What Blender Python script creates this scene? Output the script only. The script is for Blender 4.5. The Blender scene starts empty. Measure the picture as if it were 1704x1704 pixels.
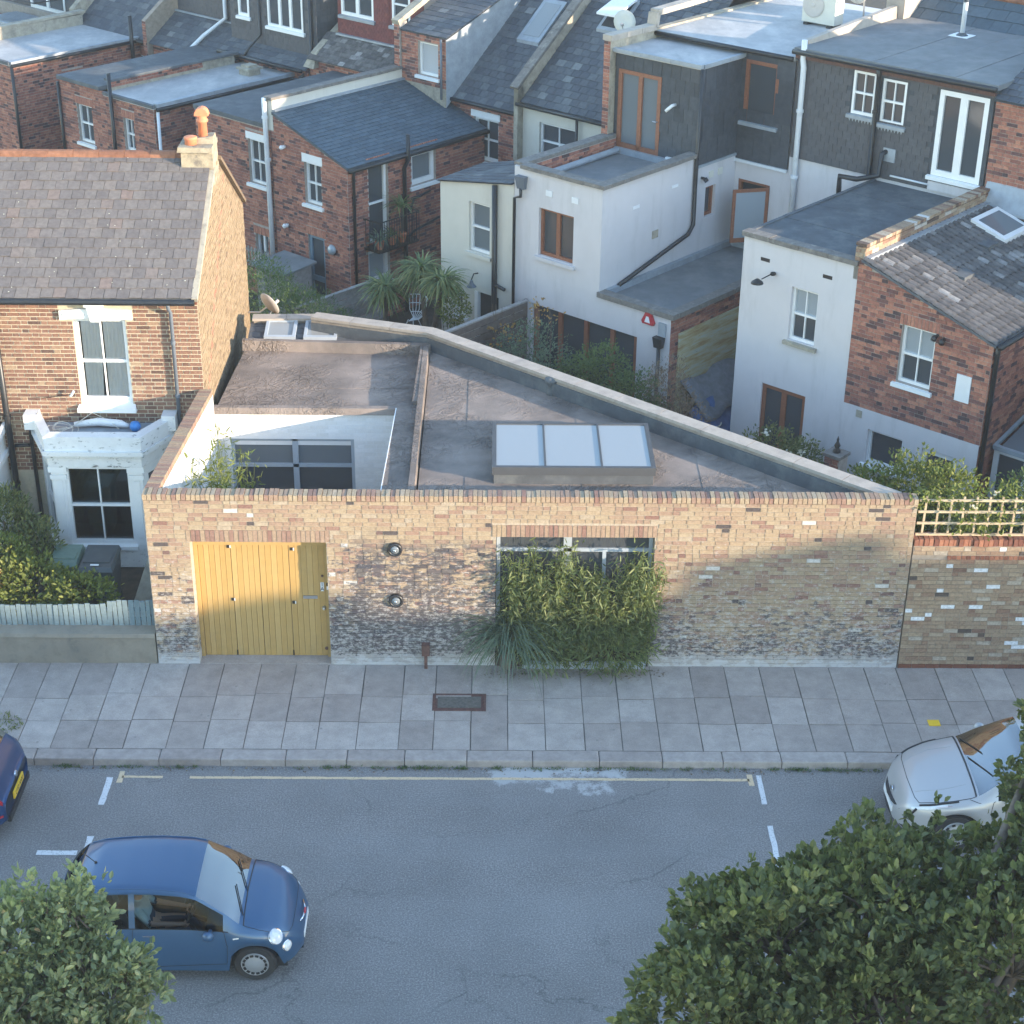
import bpy, math, random
import numpy as np
from mathutils import Vector, Matrix

SC = bpy.context.scene
COL = SC.collection
rnd = random.Random(7)
R = math.radians

# ------------------------------------------------------------------ camera
cam = bpy.data.cameras.new('camera')
cam_ob = bpy.data.objects.new('camera', cam); COL.objects.link(cam_ob)
CAM = Vector((5.424, -23.926, 15.425))
_p, _r, _y = R(27.78), R(0.678), R(-0.675)
_fw = Vector((-math.sin(_y) * math.cos(_p), math.cos(_y) * math.cos(_p), -math.sin(_p)))
_rt = Vector((math.cos(_y), math.sin(_y), 0)); _up = _rt.cross(_fw)
_rt2 = _rt * math.cos(_r) + _up * math.sin(_r); _up2 = _up * math.cos(_r) - _rt * math.sin(_r)
_m = Matrix((_rt2, _up2, -_fw)).transposed().to_4x4(); _m.translation = CAM
cam_ob.matrix_world = _m
cam.sensor_width = 36; cam.lens = 2900 / 1704 * 36
cam.clip_start = 0.5; cam.clip_end = 900
SC.camera = cam_ob

# ------------------------------------------------------------------ sky, sun, exposure
SUN_EL, SUN_AZ = R(11.0), math.atan2(0.89, -0.456)      # azimuth clockwise from +Y
world = bpy.data.worlds.new('World'); SC.world = world; world.use_nodes = True
wn = world.node_tree
sky = wn.nodes.new('ShaderNodeTexSky'); sky.sky_type = 'NISHITA'; sky.sun_disc = False
sky.sun_elevation = SUN_EL; sky.sun_rotation = SUN_AZ
sky.air_density = 1.0; sky.dust_density = 0.2; sky.ozone_density = 1.35
bg = wn.nodes['Background']; bg.inputs['Strength'].default_value = 0.15
wn.links.new(sky.outputs[0], bg.inputs['Color'])
sl = bpy.data.lights.new('sun', 'SUN'); sl.energy = 2.2; sl.angle = R(0.5); sl.color = (1.0, 0.82, 0.62)
sun = bpy.data.objects.new('sun', sl); COL.objects.link(sun)
_s = Vector((math.cos(SUN_EL) * math.sin(SUN_AZ), math.cos(SUN_EL) * math.cos(SUN_AZ), math.sin(SUN_EL)))
sun.rotation_euler = _s.to_track_quat('Z', 'Y').to_euler(); sun.location = _s * 60
SC.view_settings.view_transform = 'Standard'; SC.view_settings.look = 'None'
SC.view_settings.gamma = 1.0; SC.view_settings.use_curve_mapping = False
SC.view_settings.exposure = 2.42
HAZE = 0.0008
SC.cycles.max_bounces = 6; SC.cycles.diffuse_bounces = 3; SC.cycles.transparent_max_bounces = 8

# ------------------------------------------------------------------ materials
MAT = {}
def _new(name):
    m = bpy.data.materials.new(name); m.use_nodes = True
    nt = m.node_tree; b = nt.nodes['Principled BSDF']; MAT[name] = m
    return m, nt, b
def _noise(nt, scale, detail=4, rough=0.6, coord=None, w=None):
    n = nt.nodes.new('ShaderNodeTexNoise'); n.inputs['Scale'].default_value = scale
    n.inputs['Detail'].default_value = detail; n.inputs['Roughness'].default_value = rough
    nt.links.new(coord, n.inputs['Vector']); return n.outputs['Fac']
def _pos(nt, sx=1, sy=1, sz=1):
    g = nt.nodes.new('ShaderNodeNewGeometry')
    if (sx, sy, sz) == (1, 1, 1): return g.outputs['Position']
    mp = nt.nodes.new('ShaderNodeVectorMath'); mp.operation = 'MULTIPLY'
    mp.inputs[1].default_value = (sx, sy, sz); nt.links.new(g.outputs['Position'], mp.inputs[0]); return mp.outputs[0]
def _ramp(nt, fac, stops):
    r = nt.nodes.new('ShaderNodeValToRGB'); cr = r.color_ramp
    while len(cr.elements) < len(stops): cr.elements.new(0.5)
    for e, (p, c) in zip(cr.elements, stops):
        e.position = p; e.color = (*c, 1) if len(c) == 3 else c
    nt.links.new(fac, r.inputs[0]); return r.outputs[0]
def _mix(nt, fac, a, b, mode='MIX'):
    m = nt.nodes.new('ShaderNodeMix'); m.data_type = 'RGBA'; m.blend_type = mode
    for s, v in ((m.inputs[0], fac), (m.inputs[6], a), (m.inputs[7], b)):
        if hasattr(v, 'node'): nt.links.new(v, s)
        elif isinstance(v, (int, float)): s.default_value = v
        else: s.default_value = (*v, 1)
    return m.outputs[2]
def _math(nt, op, a, b=0.0, clamp=False):
    m = nt.nodes.new('ShaderNodeMath'); m.operation = op; m.use_clamp = clamp
    for s, v in ((m.inputs[0], a), (m.inputs[1], b)):
        if hasattr(v, 'node'): nt.links.new(v, s)
        else: s.default_value = v
    return m.outputs[0]
def _range(nt, v, a, b, c=0.0, d=1.0):
    m = nt.nodes.new('ShaderNodeMapRange'); nt.links.new(v, m.inputs[0])
    for i, k in enumerate((a, b, c, d)): m.inputs[i + 1].default_value = k
    return m.outputs[0]
def _bump(nt, b, h, strength=0.4, dist=0.01):
    n = nt.nodes.new('ShaderNodeBump'); n.inputs['Strength'].default_value = strength
    n.inputs['Distance'].default_value = dist
    nt.links.new(h, n.inputs['Height']); nt.links.new(n.outputs[0], b.inputs['Normal'])
def _attr(nt, name='tone'):
    a = nt.nodes.new('ShaderNodeAttribute'); a.attribute_name = name; return a.outputs['Fac']

def plain(name, c, rough=0.7, var=0.12, scale=6, bump=0.0, bscale=60, metal=0.0, spec=0.5, streak=None, c2=None, c2scale=1.5, c2lo=0.5, c2hi=0.7):
    """paint / stone / felt: one colour with uneven tone, optional second weathering colour"""
    m, nt, b = _new(name); p = _pos(nt)
    lo = tuple(x * (1 - var) for x in c); hi = tuple(min(1, x * (1 + var)) for x in c)
    col = _ramp(nt, _noise(nt, scale, 5, 0.65, p), [(0.3, lo), (0.7, hi)])
    if c2:
        pp = _pos(nt, *streak) if streak else p
        f = _range(nt, _noise(nt, c2scale, 6, 0.7, pp), c2lo, c2hi)
        col = _mix(nt, f, col, c2)
    nt.links.new(col, b.inputs['Base Color'])
    b.inputs['Roughness'].default_value = rough; b.inputs['Metallic'].default_value = metal
    b.inputs['Specular IOR Level'].default_value = spec
    if bump: _bump(nt, b, _noise(nt, bscale, 4, 0.6, p), bump, 0.01)
    return m

def toned(name, stops, rough=0.85, gscale=25, gvar=0.25, bump=0.35, stain=None, spec=0.3):
    """colour picked per piece by the face attribute 'tone', with grain; stain(nt, col, pos) adds wear"""
    m, nt, b = _new(name); p = _pos(nt)
    col = _ramp(nt, _attr(nt), stops)
    g = _noise(nt, gscale, 5, 0.7, p)
    k = _range(nt, g, 0.25, 0.75, 1 - gvar, 1 + gvar)
    cmb = nt.nodes.new('ShaderNodeCombineColor')
    for i in range(3): nt.links.new(k, cmb.inputs[i])
    col = _mix(nt, 1.0, col, cmb.outputs[0], 'MULTIPLY')
    if stain: col = stain(nt, col, p)
    nt.links.new(col, b.inputs['Base Color']); b.inputs['Roughness'].default_value = rough
    b.inputs['Specular IOR Level'].default_value = spec
    if bump: _bump(nt, b, _noise(nt, 70, 4, 0.65, p), bump, 0.006)
    return m

def _sepz(nt, p):
    s = nt.nodes.new('ShaderNodeSeparateXYZ'); nt.links.new(p, s.inputs[0]); return s.outputs

def studio_stain(nt, col, p):
    # soot, flaking black paint and lime bloom that sit on the street wall, with their own ragged outlines
    x, y, z = _sepz(nt, p)
    n1 = _noise(nt, 9, 6, 0.75, _pos(nt, 0.55, 1, 1.5)); n2 = _noise(nt, 1.3, 4, 0.6, _pos(nt, 0.8, 1, 1.2)); n3 = _noise(nt, 14, 6, 0.8, _pos(nt, 0.7, 1, 1.3))
    n4 = _noise(nt, 5, 5, 0.7, _pos(nt, 1, 1, 1.6))
    # soft cleaned / repointed upper band: no soot above z 2.3
    zlo = _range(nt, _math(nt, 'ADD', z, _range(nt, n2, 0.3, 0.7, -0.25, 0.25)), 2.5, 2.1)
    low = _range(nt, z, 1.5, 0.15, 0.0, 0.42)
    mid = _math(nt, 'MULTIPLY', _range(nt, x, 2.5, 3.3), _range(nt, x, 8.6, 5.2))
    mid = _math(nt, 'MULTIPLY', mid, 0.34)
    dens = _math(nt, 'ADD', _math(nt, 'ADD', low, mid), _range(nt, n2, 0.35, 0.7, -0.16, 0.2))
    dens = _math(nt, 'ADD', dens, 0.24)
    thr = _math(nt, 'SUBTRACT', 0.74, _math(nt, 'MULTIPLY', dens, 0.46))
    soot = _math(nt, 'GREATER_THAN', n1, thr)
    d = _math(nt, 'SUBTRACT', n1, thr)
    soot = _range(nt, d, -0.02, 0.05)
    soot = _math(nt, 'MULTIPLY', soot, zlo)
    col = _mix(nt, _math(nt, 'MULTIPLY', soot, 0.82), col, (0.062, 0.064, 0.08))
    # pale lime bloom
    bl = _math(nt, 'ADD', _range(nt, z, 2.3, 0.3, 0.06, 0.17), _range(nt, z, 0.26, 0.05, 0.0, 0.22))
    thr2 = _math(nt, 'SUBTRACT', 0.66, bl)
    bloom = _math(nt, 'MULTIPLY', _range(nt, _math(nt, 'SUBTRACT', n3, thr2), -0.02, 0.06), zlo)
    col = _mix(nt, _math(nt, 'MULTIPLY', bloom, 0.7), col, (0.50, 0.47, 0.44))
    # old white paint splashed along the foot
    thr3 = _range(nt, z, 0.0, 0.42, 0.40, 0.80)
    foot = _range(nt, _math(nt, 'SUBTRACT', n4, thr3), -0.03, 0.04)
    return _mix(nt, _math(nt, 'MULTIPLY', foot, 0.75), col, (0.52, 0.52, 0.52))

STOCK = [(0.0, (0.085, 0.07, 0.068)), (0.07, (0.215, 0.12, 0.095)), (0.2, (0.265, 0.165, 0.125)), (0.36, (0.305, 0.21, 0.15)),
         (0.6, (0.335, 0.25, 0.165)), (0.86, (0.355, 0.28, 0.19)), (0.97, (0.36, 0.30, 0.235)), (1.0, (0.52, 0.50, 0.46))]
toned('studio_brick', STOCK, stain=studio_stain, gscale=30, gvar=0.3, bump=0.6)
toned('studio_mortar', [(0.0, (0.39, 0.33, 0.255)), (1.0, (0.39, 0.33, 0.255))], rough=0.95, gscale=20, gvar=0.3, bump=0.5, stain=studio_stain)
toned('garden_brick', [(0.0, (0.09, 0.07, 0.06)), (0.12, (0.23, 0.13, 0.09)), (0.4, (0.30, 0.21, 0.14)), (0.8, (0.36, 0.27, 0.18)), (0.93, (0.40, 0.34, 0.27)), (1.0, (0.68, 0.68, 0.68))], gvar=0.35)
plain('garden_mortar', (0.30, 0.25, 0.20), 0.95, 0.2, 9, 0.5, 50)
toned('orange_brick', [(0.0, (0.15, 0.06, 0.042)), (1.0, (0.34, 0.15, 0.09))])
toned('cottage_brick', [(0.0, (0.11, 0.065, 0.052)), (0.4, (0.20, 0.105, 0.075)), (0.8, (0.25, 0.14, 0.095)), (1.0, (0.30, 0.21, 0.14))], gvar=0.3)
plain('cottage_mortar', (0.47, 0.40, 0.29), 0.95, 0.15, 12, 0.4, 60)
toned('gable_brick', [(0.0, (0.17, 0.12, 0.075)), (0.3, (0.25, 0.185, 0.115)), (0.85, (0.30, 0.23, 0.148)), (0.96, (0.30, 0.15, 0.10)), (1.0, (0.32, 0.17, 0.115))], gvar=0.25)
plain('gable_mortar', (0.17, 0.12, 0.075), 0.95, 0.15, 12, 0.4, 60)
toned('red_brick', [(0.0, (0.075, 0.05, 0.052)), (0.12, (0.14, 0.07, 0.066)), (0.3, (0.25, 0.105, 0.08)), (0.75, (0.35, 0.145, 0.10)), (1.0, (0.43, 0.195, 0.13))], gvar=0.35, gscale=18)
plain('red_mortar', (0.36, 0.31, 0.27), 0.95, 0.2, 9, 0.3, 50)
toned('maroon_tile', [(0.0, (0.13, 0.045, 0.045)), (1.0, (0.19, 0.06, 0.055))])
plain('white_render', (0.575, 0.548, 0.55), 0.85, 0.03, 2.5, 0.15, 90, c2=(0.44, 0.42, 0.41), c2scale=3.0, c2lo=0.52, c2hi=0.85, streak=(1, 1, 0.18))
plain('cream_render', (0.58, 0.55, 0.48), 0.85, 0.04, 2.5, 0.15, 90, c2=(0.47, 0.44, 0.38), c2scale=2.2, c2lo=0.55, c2hi=0.85, streak=(1, 1, 0.35))
toned('white_brick', [(0.0, (0.74, 0.73, 0.70)), (1.0, (0.84, 0.83, 0.81))], gvar=0.06, bump=0.3)
plain('white_paint', (0.78, 0.78, 0.77), 0.5, 0.04, 5, 0.08, 60, c2=(0.60, 0.59, 0.55), c2scale=5, c2lo=0.62, c2hi=0.8)
plain('weathered_white', (0.70, 0.70, 0.69), 0.6, 0.06, 7, 0.2, 40, c2=(0.12, 0.12, 0.11), c2scale=7, c2lo=0.58, c2hi=0.68, streak=(1, 1, 2.5))
plain('grey_frame', (0.36, 0.41, 0.46), 0.5, 0.05)
plain('wood_frame', (0.25, 0.098, 0.052), 0.55, 0.2, 20, 0.2, 80)
plain('black_pipe', (0.018, 0.019, 0.022), 0.4, 0.2, 8)
plain('white_pipe', (0.66, 0.68, 0.70), 0.5, 0.06, 6, c2=(0.40, 0.40, 0.40), c2scale=4, c2lo=0.6, c2hi=0.8)
plain('grey_pipe', (0.12, 0.14, 0.17), 0.5, 0.1, 6)
plain('lead', (0.28, 0.31, 0.34), 0.5, 0.2, 4, 0.15, 12, spec=0.6)
plain('stone_coping', (0.40, 0.345, 0.29), 0.85, 0.12, 5, 0.3, 60, c2=(0.29, 0.255, 0.22), c2scale=3)
plain('concrete_coping', (0.17, 0.155, 0.14), 0.9, 0.25, 8, 0.5, 50, c2=(0.32, 0.30, 0.26), c2scale=6, c2lo=0.55, c2hi=0.75)
plain('cement', (0.36, 0.32, 0.25), 0.9, 0.2, 5, 0.5, 40, c2=(0.20, 0.18, 0.15), c2scale=4)
plain('stone_chimney', (0.33, 0.28, 0.20), 0.9, 0.25, 7, 0.6, 40, c2=(0.15, 0.13, 0.11), c2scale=5)
plain('terracotta', (0.62, 0.22, 0.11), 0.75, 0.12, 8, 0.2, 40)
plain('unlit_interior', (0.03, 0.03, 0.032), 0.9, 0.2)  # near-black colour stands in for the shade of unlit rooms
plain('black_plastic', (0.02, 0.02, 0.022), 0.35, 0.1)
plain('iron', (0.015, 0.015, 0.016), 0.5, 0.2)
plain('rust', (0.11, 0.055, 0.045), 0.8, 0.35, 20, 0.4, 60)
plain('steel', (0.55, 0.56, 0.58), 0.35, 0.06, metal=0.9)
plain('aluminium', (0.075, 0.078, 0.082), 0.6, 0.06, spec=0.3)
plain('soil', (0.055, 0.042, 0.03), 0.95, 0.4, 6, 0.6, 30)
plain('bark', (0.13, 0.10, 0.075), 0.9, 0.3, 14, 0.6, 30)
plain('felt_grey', (0.165, 0.172, 0.175), 0.9, 0.14, 3, 0.35, 90, c2=(0.25, 0.245, 0.235), c2scale=1.2, c2lo=0.5, c2hi=0.8)
plain('felt_dark', (0.085, 0.095, 0.105), 0.85, 0.2, 3, 0.3, 90, c2=(0.14, 0.15, 0.15), c2scale=1.5)
plain('felt_pale', (0.36, 0.36, 0.36), 0.85, 0.12, 2.2, 0.25, 90, c2=(0.50, 0.49, 0.47), c2scale=1.8, c2lo=0.45, c2hi=0.7, streak=(1, 0.5, 1))
def felt_wrinkle(name, c, c2):
    m, nt, b = _new(name); p = _pos(nt)
    w = _noise(nt, 2.2, 3, 0.5, p)
    mv = nt.nodes.new('ShaderNodeVectorMath'); mv.operation = 'ADD'
    cb = nt.nodes.new('ShaderNodeCombineXYZ'); nt.links.new(w, cb.inputs[0]); nt.links.new(w, cb.inputs[1])
    nt.links.new(p, mv.inputs[0]); nt.links.new(cb.outputs[0], mv.inputs[1])
    wr = _noise(nt, 5.5, 4, 0.55, mv.outputs[0])
    wr = _math(nt, 'ABSOLUTE', _math(nt, 'SUBTRACT', wr, 0.5))
    ridge = _range(nt, wr, 0.0, 0.07, 1.0, 0.0)
    grain = _noise(nt, 120, 3, 0.7, p)
    col = _ramp(nt, _noise(nt, 1.1, 5, 0.6, p), [(0.35, c), (0.68, c2)])
    spk = _range(nt, grain, 0.3, 0.7, 0.82, 1.15)
    cc = nt.nodes.new('ShaderNodeCombineColor')
    for i in range(3): nt.links.new(spk, cc.inputs[i])
    col = _mix(nt, 1.0, col, cc.outputs[0], 'MULTIPLY')
    nt.links.new(col, b.inputs['Base Color']); b.inputs['Roughness'].default_value = 0.92
    b.inputs['Specular IOR Level'].default_value = 0.25
    h = _math(nt, 'ADD', _math(nt, 'MULTIPLY', ridge, _range(nt, _noise(nt, 0.9, 2, 0.5, p), 0.4, 0.6)), _math(nt, 'MULTIPLY', grain, 0.25))
    _bump(nt, b, h, 0.9, 0.03)
felt_wrinkle('studio_felt', (0.165, 0.14, 0.125), (0.315, 0.26, 0.225))
toned('slate', [(0.0, (0.066, 0.074, 0.088)), (0.5, (0.085, 0.093, 0.106)), (0.95, (0.108, 0.117, 0.128)), (1.0, (0.19, 0.20, 0.20))], rough=0.7, gscale=14, gvar=0.25, bump=0.25)
toned('slate_blue', [(0.0, (0.060, 0.085, 0.105)), (1.0, (0.085, 0.115, 0.14))], rough=0.6, gscale=10, gvar=0.2, bump=0.2)
toned('slate_hung', [(0.0, (0.082, 0.081, 0.087)), (1.0, (0.094, 0.093, 0.099))], rough=0.75, gscale=10, gvar=0.18, bump=0.2)
toned('slate_black', [(0.0, (0.046, 0.052, 0.062)), (1.0, (0.066, 0.073, 0.084))], rough=0.6, gscale=8, gvar=0.3, bump=0.2)
toned('brown_tile', [(0.0, (0.130, 0.115, 0.110)), (0.5, (0.150, 0.133, 0.126)), (0.93, (0.168, 0.148, 0.136)), (1.0, (0.185, 0.14, 0.122))], rough=0.85, gscale=12, gvar=0.28, bump=0.5)
toned('ridge_clay', [(0.0, (0.20, 0.09, 0.055)), (1.0, (0.28, 0.13, 0.075))], gscale=9, gvar=0.4, bump=0.5)
toned('pantile', [(0.0, (0.085, 0.08, 0.08)), (0.9, (0.14, 0.13, 0.125)), (1.0, (0.28, 0.27, 0.26))], gscale=9, gvar=0.45, bump=0.5)
def pave_wear(nt, col, p):
    vo = nt.nodes.new('ShaderNodeTexVoronoi'); vo.inputs['Scale'].default_value = 3.2; nt.links.new(p, vo.inputs['Vector'])
    gum = _range(nt, vo.outputs['Distance'], 0.05, 0.075, 0.55, 0.0); col = _mix(nt, gum, col, (0.17, 0.16, 0.15))
    st = _range(nt, _noise(nt, 1.4, 6, 0.72, p), 0.54, 0.70, 0.0, 0.5); col = _mix(nt, st, col, (0.23, 0.205, 0.185))
    pl_ = _range(nt, _noise(nt, 4.5, 6, 0.8, p), 0.62, 0.70, 0.0, 0.5); col = _mix(nt, pl_, col, (0.50, 0.485, 0.465))
    gr = _range(nt, _noise(nt, 60, 3, 0.8, p), 0.3, 0.7, 0.82, 1.18); cc = nt.nodes.new('ShaderNodeCombineColor')
    for i in range(3): nt.links.new(gr, cc.inputs[i])
    return _mix(nt, 1.0, col, cc.outputs[0], 'MULTIPLY')
toned('paving', [(0.0, (0.305, 0.262, 0.235)), (0.5, (0.36, 0.315, 0.282)), (1.0, (0.41, 0.365, 0.33))], gscale=3.5, gvar=0.2, bump=0.4, rough=0.9, stain=pave_wear)
plain('paving_joint', (0.12, 0.11, 0.095), 0.95, 0.3, 20, 0.3)
toned('kerb_stone', [(0.0, (0.31, 0.265, 0.24)), (1.0, (0.37, 0.325, 0.295))], gscale=6, gvar=0.25, bump=0.4)
def gate_wear(nt, col, p):
    x, y, z = _sepz(nt, p); n = _noise(nt, 6, 6, 0.75, _pos(nt, 3, 1, 0.35))
    f = _range(nt, _math(nt, 'ADD', n, _range(nt, z, 0.0, 0.5, 0.12, 0.0)), 0.60, 0.74, 0.0, 0.45); return _mix(nt, f, col, (0.30, 0.21, 0.10))
toned('yellow_paint', [(0.0, (0.43, 0.27, 0.095)), (1.0, (0.48, 0.315, 0.125))], gscale=9, gvar=0.07, bump=0.12, rough=0.5, stain=gate_wear)
toned('fence_paint', [(0.0, (0.135, 0.185, 0.205)), (1.0, (0.20, 0.26, 0.275))], gscale=18, gvar=0.2, bump=0.2, rough=0.75)
plain('low_wall_render', (0.25, 0.22, 0.175), 0.9, 0.2, 4, 0.4, 40, c2=(0.15, 0.14, 0.12), c2scale=2)
toned('timber_dark', [(0.0, (0.075, 0.06, 0.05)), (1.0, (0.13, 0.105, 0.09))], gscale=10, gvar=0.35)
toned('timber_grey', [(0.0, (0.22, 0.21, 0.20)), (1.0, (0.32, 0.30, 0.28))], gscale=10, gvar=0.3)
toned('trellis_wood', [(0.0, (0.40, 0.31, 0.20)), (1.0, (0.50, 0.41, 0.28))], gscale=10, gvar=0.25)

def road_material():
    m, nt, b = _new('asphalt'); p = _pos(nt); x, y, z = _sepz(nt, p)
    agg = _noise(nt, 42, 4, 0.85, p)
    col = _ramp(nt, agg, [(0.28, (0.09, 0.083, 0.08)), (0.5, (0.185, 0.172, 0.165)), (0.72, (0.42, 0.395, 0.38))])
    big = _range(nt, _noise(nt, 0.6, 4, 0.6, p), 0.3, 0.7, 0.86, 1.14)
    cc = nt.nodes.new('ShaderNodeCombineColor')
    for i in range(3): nt.links.new(big, cc.inputs[i])
    col = _mix(nt, 1.0, col, cc.outputs[0], 'MULTIPLY')
    # spilt white emulsion by the gutter
    n = _noise(nt, 3.2, 6, 0.75, p)
    fx = _math(nt, 'MULTIPLY', _range(nt, x, 4.6, 5.6), _range(nt, x, 8.2, 7.2)); fy = _range(nt, y, -3.9, -2.9)
    thr = _math(nt, 'SUBTRACT', 0.93, _math(nt, 'MULTIPLY', _math(nt, 'MULTIPLY', fx, fy), 0.50))
    f = _math(nt, 'MULTIPLY', _range(nt, _math(nt, 'SUBTRACT', n, thr), -0.05, 0.06), 0.8)
    col = _mix(nt, f, col, (0.52, 0.51, 0.50))
    g = _math(nt, 'MULTIPLY', _range(nt, y, -3.3, -2.7), _range(nt, _noise(nt, 2.3, 5, 0.7, p), 0.4, 0.7))
    col = _mix(nt, _math(nt, 'MULTIPLY', g, 0.35), col, (0.28, 0.26, 0.24))
    # worn wheel tracks, oil drips, fine cracks and small pale scuffs
    trk = _range(nt, _noise(nt, 1.0, 5, 0.6, _pos(nt, 0.12, 1.3, 1)), 0.42, 0.62, 0.0, 0.22); col = _mix(nt, trk, col, (0.24, 0.235, 0.23))
    oil = _range(nt, _noise(nt, 1.9, 6, 0.75, p), 0.62, 0.72, 0.0, 0.35); col = _mix(nt, oil, col, (0.085, 0.085, 0.088))
    scf = _range(nt, _noise(nt, 7.0, 6, 0.8, p), 0.70, 0.74, 0.0, 0.5); col = _mix(nt, scf, col, (0.42, 0.41, 0.40))
    ck = nt.nodes.new('ShaderNodeTexVoronoi'); ck.feature = 'DISTANCE_TO_EDGE'; ck.inputs['Scale'].default_value = 0.55
    wv = nt.nodes.new('ShaderNodeVectorMath'); wv.operation = 'ADD'; cbx = nt.nodes.new('ShaderNodeCombineXYZ'); nz = _noise(nt, 2.0, 5, 0.7, p)
    nt.links.new(nz, cbx.inputs[0]); nt.links.new(nz, cbx.inputs[1]); nt.links.new(p, wv.inputs[0]); nt.links.new(cbx.outputs[0], wv.inputs[1]); nt.links.new(wv.outputs[0], ck.inputs['Vector'])
    crack = _math(nt, 'MULTIPLY', _range(nt, ck.outputs['Distance'], 0.0, 0.012, 0.55, 0.0), _range(nt, _noise(nt, 0.35, 2, 0.5, p), 0.5, 0.6)); col = _mix(nt, crack, col, (0.06, 0.06, 0.06))
    nt.links.new(col, b.inputs['Base Color']); b.inputs['Roughness'].default_value = 0.85
    _bump(nt, b, agg, 0.5, 0.008)
road_material()
def worn_line(name, c):
    m, nt, b = _new(name); p = _pos(nt)
    f = _range(nt, _noise(nt, 38, 5, 0.75, p), 0.34, 0.44)
    nt.links.new(_mix(nt, f, (0.11, 0.11, 0.115), c), b.inputs['Base Color']); b.inputs['Roughness'].default_value = 0.8
worn_line('line_white', (0.62, 0.62, 0.62)); worn_line('line_yellow', (0.62, 0.47, 0.30))

def glass(name, c=(0.03, 0.036, 0.042), rough=0.04, spec=0.9):
    m, nt, b = _new(name)
    b.inputs['Base Color'].default_value = (*c, 1); b.inputs['Roughness'].default_value = rough
    b.inputs['Specular IOR Level'].default_value = spec
glass('glass', (0.062, 0.070, 0.080), 0.06, 0.6); glass('glass_pale', (0.15, 0.17, 0.185), 0.06, 0.6); glass('glass_frost', (0.30, 0.34, 0.37), 0.25)
glass('glass_curtain', (0.42, 0.43, 0.45), 0.12, 0.7)
glass('glass_sky', (0.27, 0.285, 0.29), 0.10, 0.45)  # pale base colour stands in for reflected sky and a white room below
def glass_clear(name, tint=(0.8, 0.86, 0.88), k=0.72, gl=0.9):
    m, nt, b = _new(name)
    t = nt.nodes.new('ShaderNodeBsdfTransparent'); t.inputs[0].default_value = (*tint, 1)
    g = nt.nodes.new('ShaderNodeBsdfGlossy'); g.inputs['Roughness'].default_value = 0.03; g.inputs['Color'].default_value = (gl, gl * 1.03, gl * 1.06, 1)
    fr = nt.nodes.new('ShaderNodeFresnel'); fr.inputs[0].default_value = 1.6
    f = _math(nt, 'ADD', _math(nt, 'MULTIPLY', fr.outputs[0], 1.1), 1 - k - 0.16, True)
    mx = nt.nodes.new('ShaderNodeMixShader'); nt.links.new(f, mx.inputs[0])
    nt.links.new(t.outputs[0], mx.inputs[1]); nt.links.new(g.outputs[0], mx.inputs[2])
    nt.links.new(mx.outputs[0], nt.nodes['Material Output'].inputs[0])
glass_clear('clear_glass', (0.86, 0.9, 0.92), 0.78, 0.6); glass_clear('net_glass', (0.95, 0.96, 0.97), 0.84, 0.3); glass_clear('car_side_glass', (0.5, 0.56, 0.58), 0.82, 0.1); glass_clear('car_glass', (0.70, 0.78, 0.80), 0.80, 0.26)
plain('curtain', (0.84, 0.83, 0.81), 0.9, 0.05)

def leafmat(name, stops, rough=0.45, trans=0.35, spec=0.3):
    m, nt, b = _new(name)
    col = _ramp(nt, _attr(nt), stops); nt.links.new(col, b.inputs['Base Color'])
    b.inputs['Roughness'].default_value = rough; b.inputs['Specular IOR Level'].default_value = spec
    tl = nt.nodes.new('ShaderNodeBsdfTranslucent'); nt.links.new(_mix(nt, 1.0, col, (1.2, 1.3, 0.6), 'MULTIPLY'), tl.inputs[0])
    mx = nt.nodes.new('ShaderNodeMixShader'); mx.inputs[0].default_value = trans
    nt.links.new(b.outputs[0], mx.inputs[1]); nt.links.new(tl.outputs[0], mx.inputs[2])
    nt.links.new(mx.outputs[0], nt.nodes['Material Output'].inputs[0])
leafmat('leaf_dark', [(0.0, (0.055, 0.074, 0.034)), (0.45, (0.120, 0.142, 0.060)), (0.8, (0.20, 0.215, 0.092)), (0.94, (0.30, 0.285, 0.125)), (1.0, (0.40, 0.29, 0.14))], 0.5)
leafmat('leaf_photinia', [(0.0, (0.128, 0.159, 0.088)), (0.5, (0.223, 0.259, 0.142)), (0.88, (0.338, 0.365, 0.203)), (0.95, (0.405, 0.324, 0.189)), (1.0, (0.486, 0.203, 0.176))], 0.42)
leafmat('leaf_bamboo', [(0.0, (0.075, 0.105, 0.045)), (0.5, (0.15, 0.19, 0.08)), (0.88, (0.25, 0.28, 0.115)), (1.0, (0.42, 0.40, 0.19))], 0.5)
leafmat('leaf_blue', [(0.0, (0.093, 0.139, 0.109)), (1.0, (0.202, 0.264, 0.186))], 0.5)
leafmat('leaf_conifer', [(0.0, (0.062, 0.107, 0.049)), (1.0, (0.169, 0.223, 0.098))], 0.7)
leafmat('leaf_lime', [(0.0, (0.07, 0.10, 0.025)), (0.6, (0.17, 0.20, 0.05)), (1.0, (0.33, 0.33, 0.10))], 0.5)
leafmat('leaf_palm', [(0.0, (0.093, 0.132, 0.054)), (0.7, (0.186, 0.240, 0.101)), (1.0, (0.403, 0.388, 0.171))], 0.5)
leafmat('leaf_dry', [(0.0, (0.13, 0.09, 0.08)), (0.6, (0.22, 0.17, 0.15)), (1.0, (0.36, 0.26, 0.16))], 0.8)
leafmat('leaf_orange', [(0.0, (0.25, 0.14, 0.05)), (0.6, (0.42, 0.25, 0.09)), (1.0, (0.5, 0.36, 0.16))], 0.6)
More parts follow.
